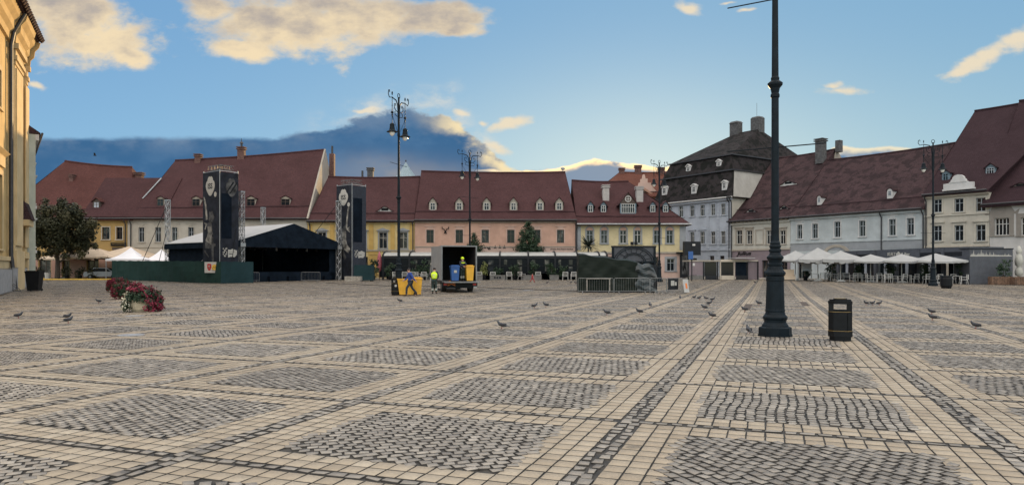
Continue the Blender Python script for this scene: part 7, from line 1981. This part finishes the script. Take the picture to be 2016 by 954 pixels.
def person(label, loc, rz, J, top, trousers, hair='hair', H=1.0, vest=None, hat=None, sleeves=True):
    """faces local -y; J gives joints in metres for a 1.75 m figure"""
    t = thing('person', label, 'person', loc, rz); t.scale = (H, H, H)
    D = dict(pel=(0, 0, .95), wai=(0, 0, 1.12), che=(0, 0, 1.32), nek=(0, 0, 1.47), hd0=(0, -.01, 1.57), hd1=(0, -.015, 1.68),
             shL=(.19, 0, 1.42), shR=(-.19, 0, 1.42), elL=(.24, .02, 1.14), elR=(-.24, .02, 1.14), wrL=(.25, -.06, .90), wrR=(-.25, -.06, .90),
             hiL=(.09, 0, .90), hiR=(-.09, 0, .90), knL=(.1, -.01, .49), knR=(-.1, -.01, .49), anL=(.1, .02, .09), anR=(-.1, .02, .09), toL=(.11, -.15, .04), toR=(-.11, -.15, .04))
    D.update(J)
    K = ['pel', 'wai', 'che', 'nek', 'hd0', 'hd1', 'shL', 'elL', 'wrL', 'shR', 'elR', 'wrR', 'hiL', 'knL', 'anL', 'toL', 'hiR', 'knR', 'anR', 'toR']
    rad = dict(pel=.13, wai=.125, che=.145, nek=.06, hd0=.088, hd1=.092, shL=.07, elL=.045, wrL=.032, shR=.07, elR=.045, wrR=.032, hiL=.095, knL=.062, anL=.045, toL=.04, hiR=.095, knR=.062, anR=.045, toR=.04)
    E = [('pel', 'wai'), ('wai', 'che'), ('che', 'nek'), ('nek', 'hd0'), ('hd0', 'hd1'), ('che', 'shL'), ('shL', 'elL'), ('elL', 'wrL'), ('che', 'shR'), ('shR', 'elR'), ('elR', 'wrR'), ('pel', 'hiL'), ('hiL', 'knL'), ('knL', 'anL'), ('anL', 'toL'), ('pel', 'hiR'), ('hiR', 'knR'), ('knR', 'anR'), ('anR', 'toR')]
    verts = [D[k] for k in K]; edges = [(K.index(a), K.index(b_)) for a, b_ in E]
    body = skin_mesh('body', verts, edges, [rad[k] * .93 for k in K], M['skin'], t)
    # hands and face are grown into the body mesh
    q = MB()
    for s_ in ('L', 'R'):
        w = Vector(D['wr' + s_]); d = (w - Vector(D['el' + s_])).normalized(); side = Vector((1, 0, 0)).cross(d)
        if side.length < .1: side = Vector((0, 1, 0))
        side.normalize(); nrm = d.cross(side)
        palm = w + d * .055
        q.tube([w - d * .02, w + d * .03, palm + d * .03], [.028, .036, .030], 8)
        for k, (o_, l_) in enumerate(((-.030, .062), (-.010, .078), (.010, .072), (.028, .054))):
            b0 = palm + side * o_ + d * .02; b1 = b0 + d * l_ * .55 + nrm * .008; b2 = b1 + d * l_ * .4 + nrm * .03
            q.tube([b0, b1, b2], [.0095, .009, .007], 5)
        th0 = w + side * .030 + d * .02; q.tube([th0, th0 + side * .028 + d * .028, th0 + side * .03 + d * .065 + nrm * .012], [.011, .010, .008], 5)
    h0, h1 = Vector(D['hd0']), Vector(D['hd1']); hv = h1 - h0
    f = h0 + hv * .35; q.tube([f + Vector((0, -.078, .045)), f + Vector((0, -.112, .005)), f + Vector((0, -.085, -.01))], [.010, .017, .014], 6)
    for sx in (-1, 1): q.ball(tuple(f + Vector((sx * .092, .01, .01))), (.014, .022, .034), 6, 5)
    q.ball(tuple(f + Vector((0, -.075, -.045))), (.028, .02, .010), 6, 4)
    hm = q.mesh('face', M['skin'], True)
    bm = bmesh.new(); bm.from_mesh(body.data); bm.from_mesh(hm); bm.to_mesh(body.data); bm.free(); body.data.polygons.foreach_set('use_smooth', [True] * len(body.data.polygons))
    q = MB()
    for sx in (-1, 1): q.ball(tuple(f + Vector((sx * .034, -.084, .035))), (.012, .008, .007), 6, 4)
    q.build('eyes', M['black'], t, smooth=True)
    if hat is None:
        q = MB(); c = h0 + hv * .8; q.ball(tuple(c + Vector((0, .018, .02))), (.098, .105, .092), 10, 8); q.build('hair', M[hair], t, smooth=True)
    else:
        q = MB(); c = h0 + hv * .85; q.ball(tuple(c + Vector((0, .012, .03))), (.112, .125, .10), 12, 8); q.lathe([(.13, 0), (.135, .015), (.12, .03)], tuple(c + Vector((0, -.01, -.02))), 12); o = q.build('cap', M[hat], t, smooth=True)
    KT = ['wai', 'che', 'shL', 'elL', 'wrL', 'shR', 'elR', 'wrR', 'pel', 'nek']
    ET = [('wai', 'che'), ('che', 'shL'), ('shL', 'elL'), ('elL', 'wrL'), ('che', 'shR'), ('shR', 'elR'), ('elR', 'wrR'), ('wai', 'pel'), ('che', 'nek')]
    rt = dict(wai=.148, che=.168, shL=.088, elL=.062, wrL=.046, shR=.088, elR=.062, wrR=.046, pel=.15, nek=.075)
    skin_mesh('jacket', [D[k] for k in KT], [(KT.index(a), KT.index(b_)) for a, b_ in ET], [rt[k] for k in KT], M[top], t)
    KL = ['pel', 'hiL', 'knL', 'anL', 'hiR', 'knR', 'anR']; EL = [('pel', 'hiL'), ('hiL', 'knL'), ('knL', 'anL'), ('pel', 'hiR'), ('hiR', 'knR'), ('knR', 'anR')]
    rl = dict(pel=.14, hiL=.112, knL=.078, anL=.066, hiR=.112, knR=.078, anR=.066)
    skin_mesh('trousers', [D[k] for k in KL], [(KL.index(a), KL.index(b_)) for a, b_ in EL], [rl[k] for k in KL], M[trousers], t)
    for s_ in ('L', 'R'):
        a, o_ = Vector(D['an' + s_]), Vector(D['to' + s_]); d = (o_ - a); d.z = 0
        skin_mesh('shoe', [tuple(a - d * .25 + Vector((0, 0, -.03))), tuple(a + d * .4 + Vector((0, 0, -.025))), tuple(a + d * 1.15 + Vector((0, 0, -.04)))], [(0, 1), (1, 2)], [.052, .055, .045], M['black'], t, sub=1)
    if vest:
        KV = ['pel', 'wai', 'che', 'shL', 'shR']; EV = [('pel', 'wai'), ('wai', 'che'), ('che', 'shL'), ('che', 'shR')]
        v = skin_mesh('safety_vest', [D[k] for k in KV], [(KV.index(a), KV.index(b_)) for a, b_ in EV], [.20, .20, .225, .125, .125], M[vest], t)
        q = MB(); w, c = Vector(D['wai']), Vector(D['che'])
        for u in (.05, .75): z = w + (c - w) * u; q.lathe([(.188 + .016 * u, -.022), (.188 + .016 * u, .022)], tuple(z), 14)
        q.build('reflective_band', M['reflect'], v)
    return t
P1 = atx(808, 44.9); pm = person('man in a royal blue jacket striding left while pulling the yellow bin', P1, R(-62),
   dict(knL=(.09, -.28, .53), anL=(.09, -.30, .10), toL=(.10, -.47, .04), knR=(-.09, .16, .50), anR=(-.09, .46, .16), toR=(-.10, .33, .05), che=(0, -.05, 1.32), shL=(.19, -.05, 1.42), shR=(-.19, -.05, 1.42), nek=(0, -.07, 1.47), hd0=(0, -.10, 1.57), hd1=(0, -.11, 1.68),
        elL=(.27, .06, 1.16), wrL=(.25, .24, .98), elR=(-.25, -.12, 1.15), wrR=(-.25, -.32, 1.02)), 'bluecloth', 'navy', H=1.0)
for o in pm.children:
    if o.name.startswith('hair'): pass
P2 = ground(855, 578); pv_ = person('worker in a yellow safety vest seen from behind beside the truck', P2, R(176),
   dict(elL=(.26, -.02, 1.16), wrL=(.20, -.22, 1.02), elR=(-.26, -.02, 1.16), wrR=(-.20, -.22, 1.02), hd0=(0, -.06, 1.56), hd1=(0, -.08, 1.66), knL=(.11, -.02, .49), knR=(-.11, .0, .49), anL=(.12, .02, .09), anR=(-.12, .0, .09), toL=(.13, -.15, .04), toR=(-.13, -.15, .04)), 'navy', 'workgreen', vest='hivis', H=1.02)
q = MB()
for sx in (-1, 1):
    for z in (.26, .34): q.lathe([(.088, -.02), (.088, .02)], (sx * .118, .008, z), 12)
q.build('reflective_band', M['reflect'], pv_)
p3 = person('worker in dark clothes and a yellow helmet between the bins in the truck', in_truck(.22, -.15, -.085), TRZ + R(20),
   dict(elR=(-.25, -.15, 1.18), wrR=(-.12, -.36, 1.1), elL=(.25, -.12, 1.18), wrL=(.22, -.38, 1.12)), 'navy', 'workgreen', hat='hivis', H=.98)
q = MB()
for sx in (-1, 1):
    for z in (.28, .36): q.lathe([(.088, -.02), (.088, .02)], (sx * .1, .01, z), 12)
q.build('reflective_band', M['reflect'], p3)
q = MB(); q.lathe([(.187, -.03), (.187, .03)], (0, 0, 1.36), 14); q.build('reflective_band', M['hivis'], p3)
person('small child in red running before the glazed terrace', ground(1048, 556.5), R(70),
   dict(knL=(.09, -.26, .55), anL=(.09, -.38, .13), toL=(.10, -.54, .09), knR=(-.09, .2, .5), anR=(-.09, .46, .22), toR=(-.1, .36, .1), elL=(.25, .15, 1.2), wrL=(.22, .05, 1.0), elR=(-.25, -.15, 1.2), wrR=(-.2, -.3, 1.1)), 'redcloth', 'redcloth', H=.56)
# ------------------------------------------------------------------ pigeons
def pigeon():
    t = thing('pigeon', 'pigeon', 'pigeon', (0, 0, 0), 0, 'pigeons on the square')
    # faces local +x
    v = [(0, 0, .125), (.07, 0, .15), (.115, 0, .205), (.135, 0, .245), (-.08, 0, .105), (-.16, 0, .085)]
    skin_mesh('body', v, [(0, 1), (1, 2), (2, 3), (0, 4), (4, 5)], [.062, .055, .030, .030, .045, (.03, .014)], M['pig'], t, sub=2)
    for s_ in (-1, 1):
        q = MB(); q.ball((-.03, s_ * .052, .135), (.105, .016, .040), 8, 6); q.build('wing', M['pig_wing'], t, smooth=True)
        q = MB(); q.tube([(.0, s_ * .025, .085), (.005, s_ * .025, .012)], .006, 5); q.tube([(-.012, s_ * .025, .01), (.03, s_ * .025, .008)], .005, 4); q.build('leg', M['pig_leg'], t)
    q = MB(); q.tube([(.158, 0, .245), (.185, 0, .232)], [.010, .002], 5); q.build('beak', M['black'], t)
    q = MB(); q.prism([(-.14, -.03, .082), (-.25, -.045, .062), (-.25, .045, .062), (-.14, .03, .082)], (0, 0, .012)); q.build('tail', M['pig_wing'], t)
    return t
M['pig'] = mat('slate grey feathers', (.035, .04, .05), .6, .3, 12); M['pig_wing'] = mat('dark wing feathers', (.03, .03, .036), .65, .3, 20); M['pig_leg'] = mat('pigeon leg', (.25, .07, .06), .6)
PG = pigeon()
pg = [(36, 627, 20, 'pigeon nearest the left edge, facing right'), (133, 629, 0, 'pigeon standing just behind another one left of the near flower tub'), (134, 637, 40, 'pigeon with a pale wing patch, in front of a pair'), (194, 597, 200, 'lone pigeon between the black bin and the near flower tub'), (787, 596, 170, 'pigeon below the litter bin and yellow wheelie bins'),
      (988, 648, 165, 'largest pigeon alone in the middle of the pavement'), (1052, 607, 15, 'left one of two pigeons below the hotel terrace'), (1075, 605, 160, 'right one of two pigeons, head up'), (1195, 621, 165, 'pigeon below the left half of the covered stall'), (1259, 618.5, 165, 'pigeon below the right half of the covered stall'),
      (1280, 605, 90, 'small pigeon just below the right end of the tarpaulin'), (1339, 589, 80, 'pigeon right of the stall board, alone'), (1367, 588.5, 30, 'leftmost of four pigeons in a row left of the foreground lamp'), (1377, 590, 20, 'second of four pigeons in a row left of the foreground lamp'), (1390, 591, 170, 'third of four pigeons in a row left of the foreground lamp'),
      (1403, 593, 10, 'rightmost of four pigeons in a row left of the foreground lamp'), (1397, 601, 10, 'pigeon just below the row of four pigeons'), (1387, 610, 160, 'pigeon two below the row of four pigeons'), (1402, 627, 160, 'pigeon below all the others left of the paving band'), (1466, 614, 175, 'pigeon on the paving band left of the foreground lamp'),
      (1494, 601, 170, 'pigeon close to the left side of the lamp shaft'), (1474, 658, 90, 'pigeon at the left foot of the foreground lamp, seen head on'), (1705, 601, 200, 'left one of three pigeons right of the near litter bin'), (1718, 601, 10, 'middle one of three pigeons right of the near litter bin'), (1731, 601.5, 350, 'right one of three pigeons right of the near litter bin'),
      (1834, 619, 170, 'upper one of two pigeons right of the three'), (1836, 631, 160, 'lower one of two pigeons right of the three'), (1921, 648, 165, 'pigeon nearest the right edge'), (1486, 557, 200, 'far pigeon left of the lamp before the ivory house'), (1078, 558, 10, 'far pigeon before the plain planter box'), (1124, 558, 10, 'far pigeon before the white armchairs'), (1133, 558.5, 170, 'far pigeon touching the covered stall barrier end')]
for i, (px, py, a, lb) in enumerate(pg):
    o = put(PG, i == 0, ground(px, py) + Vector((0, 0, .016)), R(a), lb, .95)
fb = thing('flying_bird', 'small dark bird flying before the dark cloud at the left', 'bird', at(187, 306, 70), R(30)); q = MB(); q.ball((0, 0, 0), (.16, .05, .05), 8, 6); q.build('body', M['pig'], fb, smooth=True)
for s_ in (-1, 1): q = MB(); q.prism([(.08, s_ * .04, .0), (-.08, s_ * .04, 0), (-.12, s_ * .3, .2), (.02, s_ * .28, .2)], (0, 0, .012)); q.build('wing', M['pig_wing'], fb)
